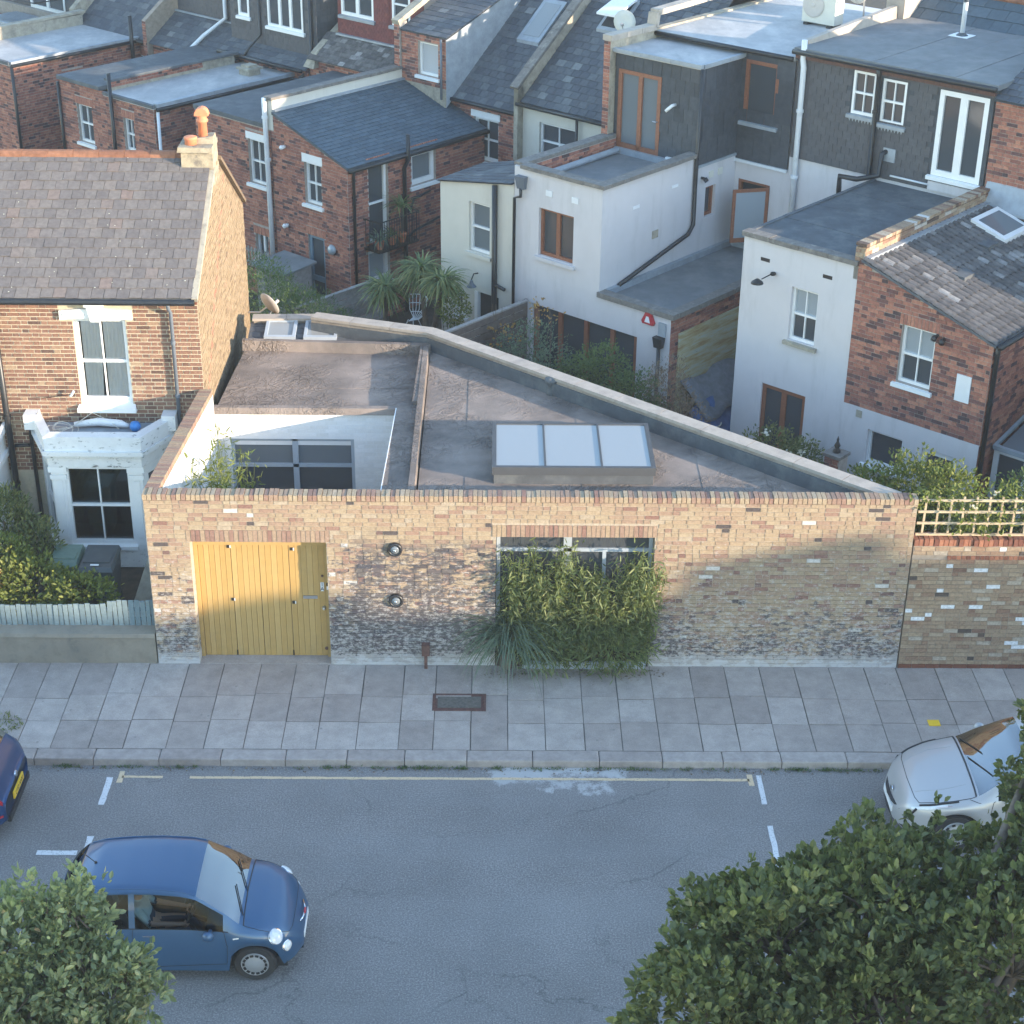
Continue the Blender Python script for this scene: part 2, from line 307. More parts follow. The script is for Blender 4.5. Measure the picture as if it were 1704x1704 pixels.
leafmat('petal', [(0.0, (0.62, 0.60, 0.58)), (0.6, (0.75, 0.73, 0.70)), (1.0, (0.72, 0.45, 0.42))], 0.6)

def carpaint(name, c, flake=0.3):
    m, nt, b = _new(name); b.inputs['Base Color'].default_value = (*c, 1)
    b.inputs['Metallic'].default_value = flake; b.inputs['Roughness'].default_value = 0.38
    b.inputs['Coat Weight'].default_value = 0.6; b.inputs['Coat Roughness'].default_value = 0.04
carpaint('paint_blue', (0.034, 0.090, 0.182)); carpaint('paint_silver', (0.42, 0.415, 0.42), 0.35); carpaint('paint_navy', (0.008, 0.045, 0.14))
plain('tyre', (0.022, 0.022, 0.024), 0.8, 0.2, 20); plain('hubcap', (0.36, 0.37, 0.39), 0.35, 0.1, metal=0.5)
plain('car_trim', (0.02, 0.021, 0.024), 0.5, 0.1); plain('seat_cloth', (0.08, 0.08, 0.085), 0.9, 0.2)
plain('chrome', (0.75, 0.75, 0.77), 0.12, 0.02, metal=1.0); plain('lamp_glass', (0.66, 0.67, 0.68), 0.1, 0.1, 30, spec=0.9)
plain('lamp_red', (0.35, 0.02, 0.03), 0.15, 0.1, spec=0.8); plain('lamp_orange', (0.45, 0.08, 0.03), 0.2, 0.1, spec=0.8)
plain('plate_yellow', (0.78, 0.50, 0.03), 0.5, 0.03); plain('plate_white', (0.72, 0.73, 0.74), 0.5, 0.03)
plain('ink', (0.012, 0.012, 0.014), 0.6, 0.05)
plain('skin', (0.50, 0.29, 0.20), 0.6, 0.08, 12); plain('shirt', (0.34, 0.46, 0.50), 0.85, 0.1, 9); plain('hair', (0.05, 0.032, 0.022), 0.6, 0.2); plain('denim', (0.04, 0.055, 0.09), 0.9, 0.1)
plain('red_plastic', (0.42, 0.03, 0.04), 0.4, 0.05); plain('blue_plastic', (0.03, 0.20, 0.52), 0.35, 0.08); plain('green_plastic', (0.08, 0.34, 0.10), 0.4, 0.05)
plain('bin_grey', (0.055, 0.065, 0.07), 0.5, 0.15, 8); plain('bin_green', (0.13, 0.19, 0.15), 0.55, 0.15, 8)
plain('tarpaulin_blue', (0.045, 0.10, 0.24), 0.55, 0.3, 6, 0.4, 10); plain('tarpaulin_grey', (0.16, 0.17, 0.19), 0.6, 0.3, 6, 0.4, 10)
plain('cream_plastic', (0.62, 0.60, 0.52), 0.5, 0.05); plain('dish_grey', (0.48, 0.44, 0.40), 0.6, 0.08)
plain('blue_door', (0.13, 0.20, 0.26), 0.5, 0.08); plain('rope', (0.62, 0.58, 0.50), 0.9, 0.1)
def mural_material():
    m, nt, b = _new('mural_panel'); p = _pos(nt, 1.0, 1.0, 7.0)
    n = _noise(nt, 1.4, 5, 0.65, p)
    nt.links.new(_ramp(nt, n, [(0.3, (0.30, 0.17, 0.07)), (0.42, (0.40, 0.30, 0.14)), (0.55, (0.46, 0.42, 0.26)), (0.66, (0.44, 0.47, 0.40)), (0.75, (0.22, 0.13, 0.07))]), b.inputs['Base Color'])
    b.inputs['Roughness'].default_value = 0.7
mural_material()

# ------------------------------------------------------------------ scene helpers
BASE = {}
def tag(o, label=None, cat=None, group=None, kind=None):
    if label: o['label'] = label
    if cat: o['category'] = cat
    if group: o['group'] = group
    if kind: o['kind'] = kind
    return o
TH = R(42.0)                                   # the back terrace stands at 42 degrees to the street
AX = np.array([math.cos(TH), -math.sin(TH)]); BX = np.array([math.sin(TH), math.cos(TH)])
TO = np.array([12.0, 0.2])
def W(a, b, z=0.0):
    q = TO + AX * a + BX * b; return (float(q[0]), float(q[1]), z)
def thing(name, label, cat, loc=(0, 0, 0), rotz=0.0, group=None, base=None, kind=None):
    """Empty at the thing's base. 'base' is the origin in the coordinates its parts are given in."""
    o = bpy.data.objects.new(name, None); o.empty_display_size = 0.3; COL.objects.link(o)
    o.location = loc; o.rotation_euler = (0, 0, rotz); tag(o, label, cat, group, kind)
    BASE[o.name] = tuple(base) if base is not None else tuple(loc)
    return o
def tthing(name, label, cat, a, b, z=0.0, group=None):
    """a thing of the terrace: parts given in (a, b, z)"""
    return thing(name, label, cat, W(a, b, z), -TH, group, (a, b, z))
def _base(o):
    while o is not None:
        if o.name in BASE: return BASE[o.name]
        o = o.parent
    return (0, 0, 0)
def mesh_obj(name, me, parent=None, mats=None, label=None, cat=None, group=None, kind=None):
    o = bpy.data.objects.new(name, me); COL.objects.link(o)
    if parent is not None: o.parent = parent
    if mats is not None and not me.materials:
        for m in (mats if isinstance(mats, (list, tuple)) else [mats]): me.materials.append(MAT[m])
    return tag(o, label, cat, group, kind)

class Pl:
    """vertical wall plane: u runs along du, outward normal is to the right of du, d = distance out of the wall"""
    def __init__(s, p0, du):
        s.p0 = np.array(p0, float); du = np.array(du, float); s.du = du / np.linalg.norm(du); s.n = np.array([s.du[1], -s.du[0]])
    def P(s, u, z, d=0.0):
        q = s.p0 + s.du * u + s.n * d; return (q[0], q[1], z)

class MB:
    def __init__(s): s.v = []; s.f = []; s.m = []; s.t = []
    def add(s, verts, faces, mat=0, tone=0.5):
        k = len(s.v); s.v += [tuple(q) for q in verts]
        for f in faces: s.f.append(tuple(i + k for i in f)); s.m.append(mat); s.t.append(tone)
        return s
    def hexa(s, lo, hi, mat=0, tone=0.5):
        """8 corners: lo ring of 4, hi ring of 4 (counter-clockwise seen from above)"""
        return s.add(list(lo) + list(hi), [(3, 2, 1, 0), (4, 5, 6, 7), (0, 1, 5, 4), (1, 2, 6, 5), (2, 3, 7, 6), (3, 0, 4, 7)], mat, tone)
    def box(s, x0, x1, y0, y1, z0, z1, mat=0, tone=0.5):
        return s.hexa([(x0, y0, z0), (x1, y0, z0), (x1, y1, z0), (x0, y1, z0)], [(x0, y0, z1), (x1, y0, z1), (x1, y1, z1), (x0, y1, z1)], mat, tone)
    def pbox(s, pl, u0, u1, z0, z1, d0, d1, mat=0, tone=0.5):
        q = [pl.P(u0, 0, d1)[:2], pl.P(u1, 0, d1)[:2], pl.P(u1, 0, d0)[:2], pl.P(u0, 0, d0)[:2]]
        return s.hexa([(x, y, z0) for x, y in q], [(x, y, z1) for x, y in q], mat, tone)
    def prism(s, poly, z0, z1, mat=0, tone=0.5, ztop=None):
        n = len(poly); zt = ztop or [z1] * n
        v = [(x, y, z0) for x, y in poly] + [(poly[i][0], poly[i][1], zt[i]) for i in range(n)]
        return s.add(v, [tuple(range(n))[::-1], tuple(range(n, 2 * n))] + [(i, (i + 1) % n, n + (i + 1) % n, n + i) for i in range(n)], mat, tone)
    def beam(s, p, q, w, h, mat=0, tone=0.5, up=(0, 0, 1)):
        p = Vector(p); q = Vector(q); d = (q - p).normalized(); u = Vector(up)
        sd = d.cross(u)
        if sd.length < 1e-4: sd = d.cross(Vector((1, 0, 0)))
        sd.normalize(); u = sd.cross(d)
        a = [p + sd * x * w / 2 + u * y * h / 2 for x, y in ((-1, -1), (1, -1), (1, 1), (-1, 1))]
        b = [c + (q - p) for c in a]
        return s.add(a + b, [(0, 1, 2, 3), (7, 6, 5, 4), (1, 0, 4, 5), (2, 1, 5, 6), (3, 2, 6, 7), (0, 3, 7, 4)], mat, tone)
    def tube(s, pts, r, n=8, mat=0, tone=0.5, cap=True):
        pts = [Vector(p) for p in pts]; rs = r if isinstance(r, (list, tuple)) else [r] * len(pts)
        k = len(s.v); prev = None
        for i, p in enumerate(pts):
            a = pts[max(i - 1, 0)]; b = pts[min(i + 1, len(pts) - 1)]; d = (b - a).normalized()
            if prev is None:
                x = d.orthogonal().normalized()
            else:
                x = (prev - d * prev.dot(d)); x = x.normalized() if x.length > 1e-5 else d.orthogonal().normalized()
            prev = x; y = d.cross(x)
            for j in range(n):
                t = 2 * math.pi * j / n; s.v.append(tuple(p + (x * math.cos(t) + y * math.sin(t)) * rs[i]))
        for i in range(len(pts) - 1):
            for j in range(n):
                s.f.append((k + i * n + j, k + i * n + (j + 1) % n, k + (i + 1) * n + (j + 1) % n, k + (i + 1) * n + j)); s.m.append(mat); s.t.append(tone)
        if cap:
            s.f.append(tuple(k + j for j in range(n))[::-1]); s.m.append(mat); s.t.append(tone)
            e = k + (len(pts) - 1) * n; s.f.append(tuple(e + j for j in range(n))); s.m.append(mat); s.t.append(tone)
        return s
    def lathe(s, c, prof, n=16, mat=0, tone=0.5, axis='z', squash=1.0):
        k = len(s.v); c = Vector(c)
        for r, h in prof:
            for j in range(n):
                t = 2 * math.pi * j / n; a, b = r * math.cos(t), r * math.sin(t) * squash
                s.v.append(tuple(c + (Vector((a, b, h)) if axis == 'z' else Vector((a, -h, b)) if axis == 'y' else Vector((h, a, b)))))
        for i in range(len(prof) - 1):
            for j in range(n):
                s.f.append((k + i * n + j, k + i * n + (j + 1) % n, k + (i + 1) * n + (j + 1) % n, k + (i + 1) * n + j)); s.m.append(mat); s.t.append(tone)
        for e, rev in ((k, True), (k + (len(prof) - 1) * n, False)):
            q = tuple(e + j for j in range(n)); s.f.append(q[::-1] if rev else q); s.m.append(mat); s.t.append(tone)
        return s
    def mesh(s, name, off=(0, 0, 0), smooth=False):
        me = bpy.data.meshes.new(name)
        me.from_pydata([(x - off[0], y - off[1], z - off[2]) for x, y, z in s.v], [], s.f)
        me.polygons.foreach_set('material_index', s.m)
        at = me.attributes.new('tone', 'FLOAT', 'FACE'); at.data.foreach_set('value', [float(t) for t in s.t])
        if smooth: me.polygons.foreach_set('use_smooth', [True] * len(me.polygons))
        me.update(); return me
    def build(s, name, mats, parent=None, smooth=False, **kw):
        me = s.mesh(name, _base(parent), smooth)
        return mesh_obj(name, me, parent, mats, **kw)

def np_mesh(name, V, F, tone, off=(0, 0, 0), smooth=False):
    """V (n,3), F (m,4) quads or (m,3) tris, tone (m)"""
    me = bpy.data.meshes.new(name); V = np.asarray(V, np.float32) - np.array(off, np.float32); F = np.asarray(F, np.int32); k = F.shape[1]
    me.vertices.add(len(V)); me.vertices.foreach_set('co', V.ravel())
    me.loops.add(F.size); me.loops.foreach_set('vertex_index', F.ravel())
    me.polygons.add(len(F)); me.polygons.foreach_set('loop_start', np.arange(0, F.size, k, dtype=np.int32)); me.polygons.foreach_set('loop_total', np.full(len(F), k, np.int32))
    me.update(calc_edges=True)
    at = me.attributes.new('tone', 'FLOAT', 'FACE'); at.data.foreach_set('value', np.asarray(tone, np.float32))
    me.polygons.foreach_set('use_smooth', np.full(len(F), bool(smooth)))
    return me

# ------------------------------------------------------------------ walls and brickwork
def _lin(zt, u, u0, u1):
    return zt if not isinstance(zt, (tuple, list)) else zt[0] + (zt[1] - zt[0]) * (u - u0) / (u1 - u0)
def wall(mb, pl, u0, u1, z0, zt, openings=(), reveal=0.12, mat=0, rmat=None, thick=0.0):
    """wall face with real openings and reveals; zt may be (left, right); thick adds top, ends and back"""
    rmat = mat if rmat is None else rmat
    cuts = sorted({u0, u1} | {min(max(x, u0), u1) for o in openings for x in o[:2]})
    for a, b in zip(cuts, cuts[1:]):
        if b - a < 1e-6: continue
        mid = (a + b) / 2; zs = [z0]
        for o in sorted((o for o in openings if o[0] < mid < o[1]), key=lambda o: o[2]): zs += [o[2], o[3]]
        zs.append(None)
        for i in range(0, len(zs), 2):
            l = zs[i]; h = zs[i + 1]; ha, hb = (_lin(zt, a, u0, u1), _lin(zt, b, u0, u1)) if h is None else (h, h)
            if ha - l < 1e-4 and hb - l < 1e-4: continue
            mb.add([pl.P(a, l), pl.P(b, l), pl.P(b, hb), pl.P(a, ha)], [(0, 1, 2, 3)], mat)
    for o in openings:
        a, b, l, h = o[:4]; q = [(a, l), (b, l), (b, h), (a, h)]
        for (p, r) in zip(q, q[1:] + q[:1]):
            mb.add([pl.P(*p), pl.P(*p, -reveal), pl.P(*r, -reveal), pl.P(*r)], [(0, 1, 2, 3)], rmat)
    if thick:
        zl, zr = _lin(zt, u0, u0, u1), _lin(zt, u1, u0, u1)
        mb.add([pl.P(u0, zl), pl.P(u1, zr), pl.P(u1, zr, -thick), pl.P(u0, zl, -thick)], [(0, 1, 2, 3)], mat)
        mb.add([pl.P(u0, z0), pl.P(u0, zl), pl.P(u0, zl, -thick), pl.P(u0, z0, -thick)], [(0, 1, 2, 3)], mat)
        mb.add([pl.P(u1, z0), pl.P(u1, zr), pl.P(u1, zr, -thick), pl.P(u1, z0, -thick)], [(3, 2, 1, 0)], mat)
        for a, b, l, h in [(u0, u1, z0, 0)]:
            mb.add([pl.P(u0, z0, -thick), pl.P(u1, z0, -thick), pl.P(u1, zr, -thick), pl.P(u0, zl, -thick)], [(3, 2, 1, 0)], mat)
    return mb

def courses(pl, u0, u1, z0, zt, openings=(), L=0.225, H=0.075, bond='flemish', J=0.010, seed=1, tone=None):
    """list of bricks (u0,u1,z0,z1,tone) clear of the openings"""
    r = random.Random(seed); out = []
    zmax = max(zt) if isinstance(zt, (tuple, list)) else zt
    n = 0; z = z0
    while z + H * 0.6 < zmax:
        za, zb = z + J / 2, min(z + H - J / 2, zmax); u = u0
        seq = 0
        off = (0.25 if n % 2 else 0.0) if bond == 'flemish' else (0.5 * (n % 2) + r.uniform(-.06, .06))
        u = u0 - off * L
        head = (n % 2 == 0)
        while u < u1 - 1e-4:
            if bond == 'flemish': w = L / 2 if head else L; head = not head
            elif bond == 'mixed': w = L if r.random() < 0.62 else L / 2
            else: w = L
            a, b = max(u, u0), min(u + w, u1); u += w
            segs = [(a, b)]
            for o in openings:
                if za < o[3] - 0.012 and zb > o[2] + 0.012:
                    ns = []
                    for p, q in segs:
                        if q <= o[0] or p >= o[1]: ns.append((p, q))
                        else:
                            if p < o[0]: ns.append((p, o[0]))
                            if q > o[1]: ns.append((o[1], q))
                    segs = ns
            for p, q in segs:
                if q - p < 0.035: continue
                if isinstance(zt, (tuple, list)) and zb > min(_lin(zt, p, u0, u1), _lin(zt, q, u0, u1)) + 0.01: continue
                t = r.random() if tone is None else tone(r, (p + q) / 2, (za + zb) / 2)
                out.append((p + J / 2, q - J / 2, za, zb, t))
        z += H; n += 1
    return out
def soldiers(pl, u0, u1, z0, z1, P=0.075, J=0.010, seed=1, lo=0.0, hi=1.0):
    r = random.Random(seed); n = max(1, round((u1 - u0) / P)); w = (u1 - u0) / n
    return [(u0 + i * w + J / 2, u0 + (i + 1) * w - J / 2, z0 + J / 2, z1 - J / 2, r.uniform(lo, hi)) for i in range(n)]

_QF = np.array([(0, 1, 5, 4), (1, 2, 6, 5), (3, 0, 4, 7), (4, 5, 6, 7), (3, 2, 1, 0)], np.int32)
def brick_arrays(pl, bricks, d0=-0.004, d1=0.009, seed=3, jit=0.004, d_extra=None):
    r = np.random.default_rng(seed); n = len(bricks); B = np.array([b[:5] for b in bricks]).reshape(-1, 5)
    dd = d1 + r.uniform(-jit, jit, n); tl = r.uniform(-0.0025, 0.0025, (n, 4))
    u = np.stack([B[:, 0], B[:, 1], B[:, 1], B[:, 0]], 1); d = np.stack([dd, dd, np.full(n, d0), np.full(n, d0)], 1)
    V = np.zeros((n, 8, 3))
    for k in range(2):
        z = np.repeat(B[:, 2 + k][:, None], 4, 1) + tl
        xy = pl.p0[None, None] + u[..., None] * pl.du + d[..., None] * pl.n
        V[:, 4 * k:4 * k + 4, :2] = xy; V[:, 4 * k:4 * k + 4, 2] = z
    F = (_QF[None] + 8 * np.arange(n)[:, None, None]).reshape(-1, 4)
    return V.reshape(-1, 3), F, np.repeat(B[:, 4], 5)
def joined_bricks(parts, mat, parent, name='brickwork', label=None):
    """parts: list of (V,F,tone)"""
    Vs, Fs, Ts, k = [], [], [], 0
    for V, F, T in parts:
        if len(V) == 0: continue
        Vs.append(V); Fs.append(F + k); Ts.append(T); k += len(V)
    if not Vs: return None
    me = np_mesh(name, np.concatenate(Vs), np.concatenate(Fs), np.concatenate(Ts), _base(parent))
    return mesh_obj(name, me, parent, mat, kind='stuff', label=label)

_UNIT = {}
def unit_piece(mat, tone, bev=0.0):
    """unit block -0.5..0.5 with a tone, shared between alike pieces"""
    key = (mat, round(tone * 11), bev)
    if key not in _UNIT:
        mb = MB()
        if bev:
            b = 0.5 - bev
            lo = [(-.5, -.5, -.5), (.5, -.5, -.5), (.5, .5, -.5), (-.5, .5, -.5)]; mi = [(x, y, .5 - bev * 2) for x, y, _ in lo]; hi = [(x * 2 * b, y * 2 * b, .5) for x, y, _ in lo]
            mb.add(lo + mi + hi, [(3, 2, 1, 0), (8, 9, 10, 11)] + [(i, (i + 1) % 4, 4 + (i + 1) % 4, 4 + i) for i in range(4)] + [(4 + i, 4 + (i + 1) % 4, 8 + (i + 1) % 4, 8 + i) for i in range(4)], 0, round(tone * 11) / 11)
        else: mb.box(-.5, .5, -.5, .5, -.5, .5, 0, round(tone * 11) / 11)
        me = mb.mesh(mat + '_piece'); me.materials.append(MAT[mat]); _UNIT[key] = me
    return _UNIT[key]
def piece(name, mat, tone, c, size, parent, rot=(0, 0, 0), bev=0.0):
    o = bpy.data.objects.new(name, unit_piece(mat, tone, bev)); COL.objects.link(o); o.parent = parent
    b = _base(parent); o.location = (c[0] - b[0], c[1] - b[1], c[2] - b[2]); o.rotation_euler = rot; o.scale = size
    return o
def lay_bricks(groups, mat, parent, limit=300, seed=5):
    """groups: [(pl, bricks, d0, d1)]; the nearest 'limit' bricks become parts, the rest one joined part"""
    r = random.Random(seed); allb = []
    bx, by, bz = _base(parent); pw = parent.matrix_world if parent is not None else None
    for g, (pl, bricks, d0, d1) in enumerate(groups):
        for b in bricks:
            c = pl.P((b[0] + b[1]) / 2, (b[2] + b[3]) / 2, 0)
            allb.append(((Vector(c) - CAM).length - 0.6 * ((b[1] - b[0]) > 0.15), g, b))
    allb.sort(key=lambda t: t[0]); sel, rest = allb[:limit], allb[limit:]
    for _, g, b in sel:
        pl, _, d0, d1 = groups[g]; d1 = d1 + r.uniform(-.003, .003)
        c = pl.P((b[0] + b[1]) / 2, (b[2] + b[3]) / 2, (d0 + d1) / 2)
        a = math.atan2(pl.du[1], pl.du[0])
        piece('brick', mat, b[4], c, (b[1] - b[0], d1 - d0, b[3] - b[2]), parent, (r.uniform(-.01, .01), r.uniform(-.008, .008), a + r.uniform(-.008, .008)))
    parts = []
    for g, (pl, _, d0, d1) in enumerate(groups):
        bs = [b for _, gg, b in rest if gg == g]
        if bs: parts.append(brick_arrays(pl, bs, d0, d1, seed + g))
    joined_bricks(parts, mat, parent)

def brick_face(parent, pl, u0, u1, z0, zt, openings=(), mat='red', seed=1, bond='flemish', H=0.075, reveal=0.1, tone=None, heads=True, thick=0.0):
    """far brick wall: mortar face with real openings plus joined bricks"""
    mb = MB(); wall(mb, pl, u0, u1, z0, zt, openings, reveal, thick=thick); mb.build('wall', mat + '_mortar', parent)
    ops = list(openings); parts = []
    if heads:
        for o in openings:
            hz = (o[0] - 0.06, o[1] + 0.06, o[3], o[3] + 0.2); ops.append(hz)
            parts.append(brick_arrays(pl, soldiers(pl, *hz, seed=seed, lo=0.55, hi=1.0), seed=seed + 9))
    parts.append(brick_arrays(pl, courses(pl, u0, u1, z0, zt, ops, bond=bond, H=H, seed=seed, tone=tone), seed=seed))
    return joined_bricks(parts, mat + '_brick', parent)

# ------------------------------------------------------------------ windows, pipes, gutters
def window(parent, pl, u0, u1, z0, z1, rec=0.09, frame='white_paint', pane='glass', style='sash', cols=2, sill=True, fw=0.05, low_pane=None, sill_mat=None, label=None, sill_over=0.07):
    f = MB(); d0, d1 = -rec - 0.05, -rec + 0.02
    f.pbox(pl, u0, u0 + fw, z0, z1, d0, d1); f.pbox(pl, u1 - fw, u1, z0, z1, d0, d1)
    f.pbox(pl, u0 + fw, u1 - fw, z1 - fw, z1, d0, d1 - .002); f.pbox(pl, u0 + fw, u1 - fw, z0, z0 + fw * 1.2, d0, d1 - .002)
    zm = (z0 + z1) / 2; cells = []
    if style == 'sash':
        f.pbox(pl, u0 + fw, u1 - fw, zm - 0.022, zm + 0.022, d0, d1 - 0.004)
        for k in range(1, cols):
            uc = u0 + fw + (u1 - u0 - 2 * fw) * k / cols
            f.pbox(pl, uc - .011, uc + .011, z0 + fw, zm - .02, d0 + .01, d1 - .012); f.pbox(pl, uc - .011, uc + .011, zm + .02, z1 - fw, d0 + .01, d1 - .008)
        zz = [(z0 + fw, zm - .02), (zm + .02, z1 - fw)]
    else:
        for k in range(1, cols):
            uc = u0 + fw + (u1 - u0 - 2 * fw) * k / cols; f.pbox(pl, uc - fw * .8, uc + fw * .8, z0 + fw, z1 - fw, d0, d1 - .004)
        zz = [(z0 + fw, z1 - fw)]
    w = f.build('window', frame, parent, label=label)
    us = u0 + fw; wu = (u1 - u0 - 2 * fw) / cols
    for i, (a, b) in enumerate(zz):
        for k in range(cols):
            g = MB(); g.pbox(pl, us + k * wu + .004, us + (k + 1) * wu - .004, a, b, d0 - 0.005, d0 + 0.02)
            g.build('pane', (low_pane if (i == 0 and low_pane and style == 'sash') else pane), w)
    if sill:
        s = MB(); s.hexa([pl.P(u0 - sill_over, z0 - .09, .07), pl.P(u1 + sill_over, z0 - .09, .07), pl.P(u1 + sill_over, z0 - .09, -rec), pl.P(u0 - sill_over, z0 - .09, -rec)],
                         [pl.P(u0 - sill_over, z0 - .02, .07), pl.P(u1 + sill_over, z0 - .02, .07), pl.P(u1 + sill_over, z0, -rec), pl.P(u0 - sill_over, z0, -rec)])
        s.build('sill', sill_mat or frame, w)
    return w
def op(u0, u1, z0, z1): return (u0, u1, z0, z1)
def pipe(parent, pts, r, mat, name='drainpipe', n=10, collars=()):
    m = MB(); m.tube(pts, r, n)
    o = m.build(name, mat, parent, smooth=True)
    if collars:
        c = MB()
        for p in collars: c.lathe((p[0], p[1], p[2] - .03), [(r * 1.3, 0), (r * 1.3, .06)], 10)
        c.build('collar', mat, o)
    return o
def slate_roof(parent, p00, p10, p11, p01, tw, th, mat, name='slates', seed=1, thick=0.012, lift=0.012, split=0, slip=0.03, skip=None):
    """slates laid over the quad p00->p10 (eaves) .. p01->p11 (ridge); 'split' pieces become parts, the rest one joined part"""
    p00, p10, p11, p01 = [np.array(p, float) for p in (p00, p10, p11, p01)]; r = random.Random(seed)
    nr = max(1, round(np.linalg.norm((p01 + p11 - p00 - p10) / 2) / th)); V, F, T = [], [], []
    nrm = np.cross(p10 - p00, p01 - p00); nrm /= np.linalg.norm(nrm)
    pieces = []
    for j in range(nr):
        a0, a1 = j / nr, min(1.0, (j + 1.35) / nr); L = p00 + (p01 - p00) * a0; Rr = p10 + (p11 - p10) * a0; L2 = p00 + (p01 - p00) * a1; R2 = p10 + (p11 - p10) * a1
        wl = np.linalg.norm(Rr - L); nc = max(1, round(wl / tw)); off = 0.5 * (j % 2)
        for i in range(-1, nc + 1):
            s0, s1 = (i + off) / nc, (i + 1 + off) / nc; s0, s1 = max(s0, 0), min(s1, 1)
            if s1 - s0 < 0.2 / nc: continue
            g = 0.004 / wl; s0 += g; s1 -= g
            h0 = lift + r.uniform(0, lift * .5); h1 = 0.001; dn = r.uniform(-slip, slip) * (1 / nr)
            dv = (p01 - p00) * dn
            q = [L + (Rr - L) * s0 + nrm * h0 + dv, L + (Rr - L) * s1 + nrm * (h0 + r.uniform(-.002, .002)) + dv, L2 + (R2 - L2) * s1 + nrm * h1, L2 + (R2 - L2) * s0 + nrm * h1]
            tn = r.random()
            if skip and skip(sum(q) / 4): continue
            pieces.append((q, tn))
    b = np.array(_base(parent))
    pieces_parts, rest = pieces[:split], pieces[split:]
    def hull(q):
        return np.array(q + [x + nrm * thick for x in q])
    FF = np.array([(4, 5, 6, 7), (0, 1, 5, 4), (1, 2, 6, 5), (3, 0, 4, 7)], np.int32)
    for q, t in pieces_parts:
        c = sum(q) / 4; V1 = hull(q) - c
        me = np_mesh('tile', V1, FF, [t] * 4); o = bpy.data.objects.new('tile', me); me.materials.append(MAT[mat]); COL.objects.link(o); o.parent = parent; o.location = tuple(c - b)
    if rest:
        VV = np.concatenate([hull(q) for q, t in rest]); F2 = (FF[None] + 8 * np.arange(len(rest))[:, None, None]).reshape(-1, 4)
        me = np_mesh(name, VV, F2, np.repeat([t for q, t in rest], 4), tuple(b)); mesh_obj(name, me, parent, mat, kind='stuff')

# ------------------------------------------------------------------ foliage
def leaves(name, mat, parent, P, size, D=None, aspect=0.45, seed=1, spread=1.0, fold=0.25, szvar=0.35, tone=None, shape=6, up=0.0, kind=None):
    """one mesh of many separate folded leaves at points P, pointing along D (random if None)"""
    r = np.random.default_rng(seed); P = np.asarray(P, float); n = len(P)
    rd = r.normal(size=(n, 3)); rd /= np.linalg.norm(rd, axis=1)[:, None]
    if D is not None: rd = np.asarray(D) + rd * spread
    rd[:, 2] += up; rd /= np.linalg.norm(rd, axis=1)[:, None]
    q = r.normal(size=(n, 3)); q[:, 2] += 0.9
    sd = np.cross(rd, q); sd /= np.linalg.norm(sd, axis=1)[:, None] + 1e-9; nm = np.cross(sd, rd)
    s = size * (1 + r.uniform(-szvar, szvar, n)); w = s * aspect
    L = rd * s[:, None]; Wd = sd * (w / 2)[:, None]; N = nm * (w * fold)[:, None]
    if shape == 6:
        K = [P, P + L * .35 + Wd + N, P + L * .72 + Wd * .8 + N * .8, P + L, P + L * .72 - Wd * .8 + N * .8, P + L * .35 - Wd + N]
        V = np.stack(K, 1).reshape(-1, 3); base = (6 * np.arange(n))[:, None, None]
        F = (np.array([(0, 1, 2, 3), (0, 3, 4, 5)])[None] + base).reshape(-1, 4)
    else:
        K = [P, P + L * .4 + Wd + N, P + L, P + L * .4 - Wd + N]
        V = np.stack(K, 1).reshape(-1, 3); base = (4 * np.arange(n))[:, None, None]
        F = (np.array([(0, 1, 2), (0, 2, 3)])[None] + base).reshape(-1, 3)
    t = r.beta(2, 2.2, n) if tone is None else tone
    me = np_mesh(name, V, F, np.repeat(t, 2), _base(parent))
    return mesh_obj(name, me, parent, mat, kind=kind)
def shell(blobs, n, seed=1, inner=0.55, rosette=1, rad=0.05):
    """points spread through a crown made of ellipsoids (cx,cy,cz,rx,ry,rz); denser to the outside; outward directions"""
    r = np.random.default_rng(seed); B = np.array(blobs, float); wgt = (B[:, 3] * B[:, 4] + B[:, 4] * B[:, 5] + B[:, 3] * B[:, 5]); wgt /= wgt.sum()
    m = max(1, n // rosette); k = r.choice(len(B), m, p=wgt); d = r.normal(size=(m, 3)); d /= np.linalg.norm(d, axis=1)[:, None]
    rr = inner + (1 - inner) * r.random(m) ** 0.6
    rr *= 1 + 0.10 * np.sin(d[:, 0] * 7 + k) * np.cos(d[:, 1] * 6 + d[:, 2] * 5 + 2 * k)
    P = B[k, :3] + d * rr[:, None] * B[k, 3:6]
    P = np.repeat(P, rosette, 0); D = np.repeat(d, rosette, 0)
    if rosette > 1: P = P + r.normal(size=P.shape) * rad
    return P, D

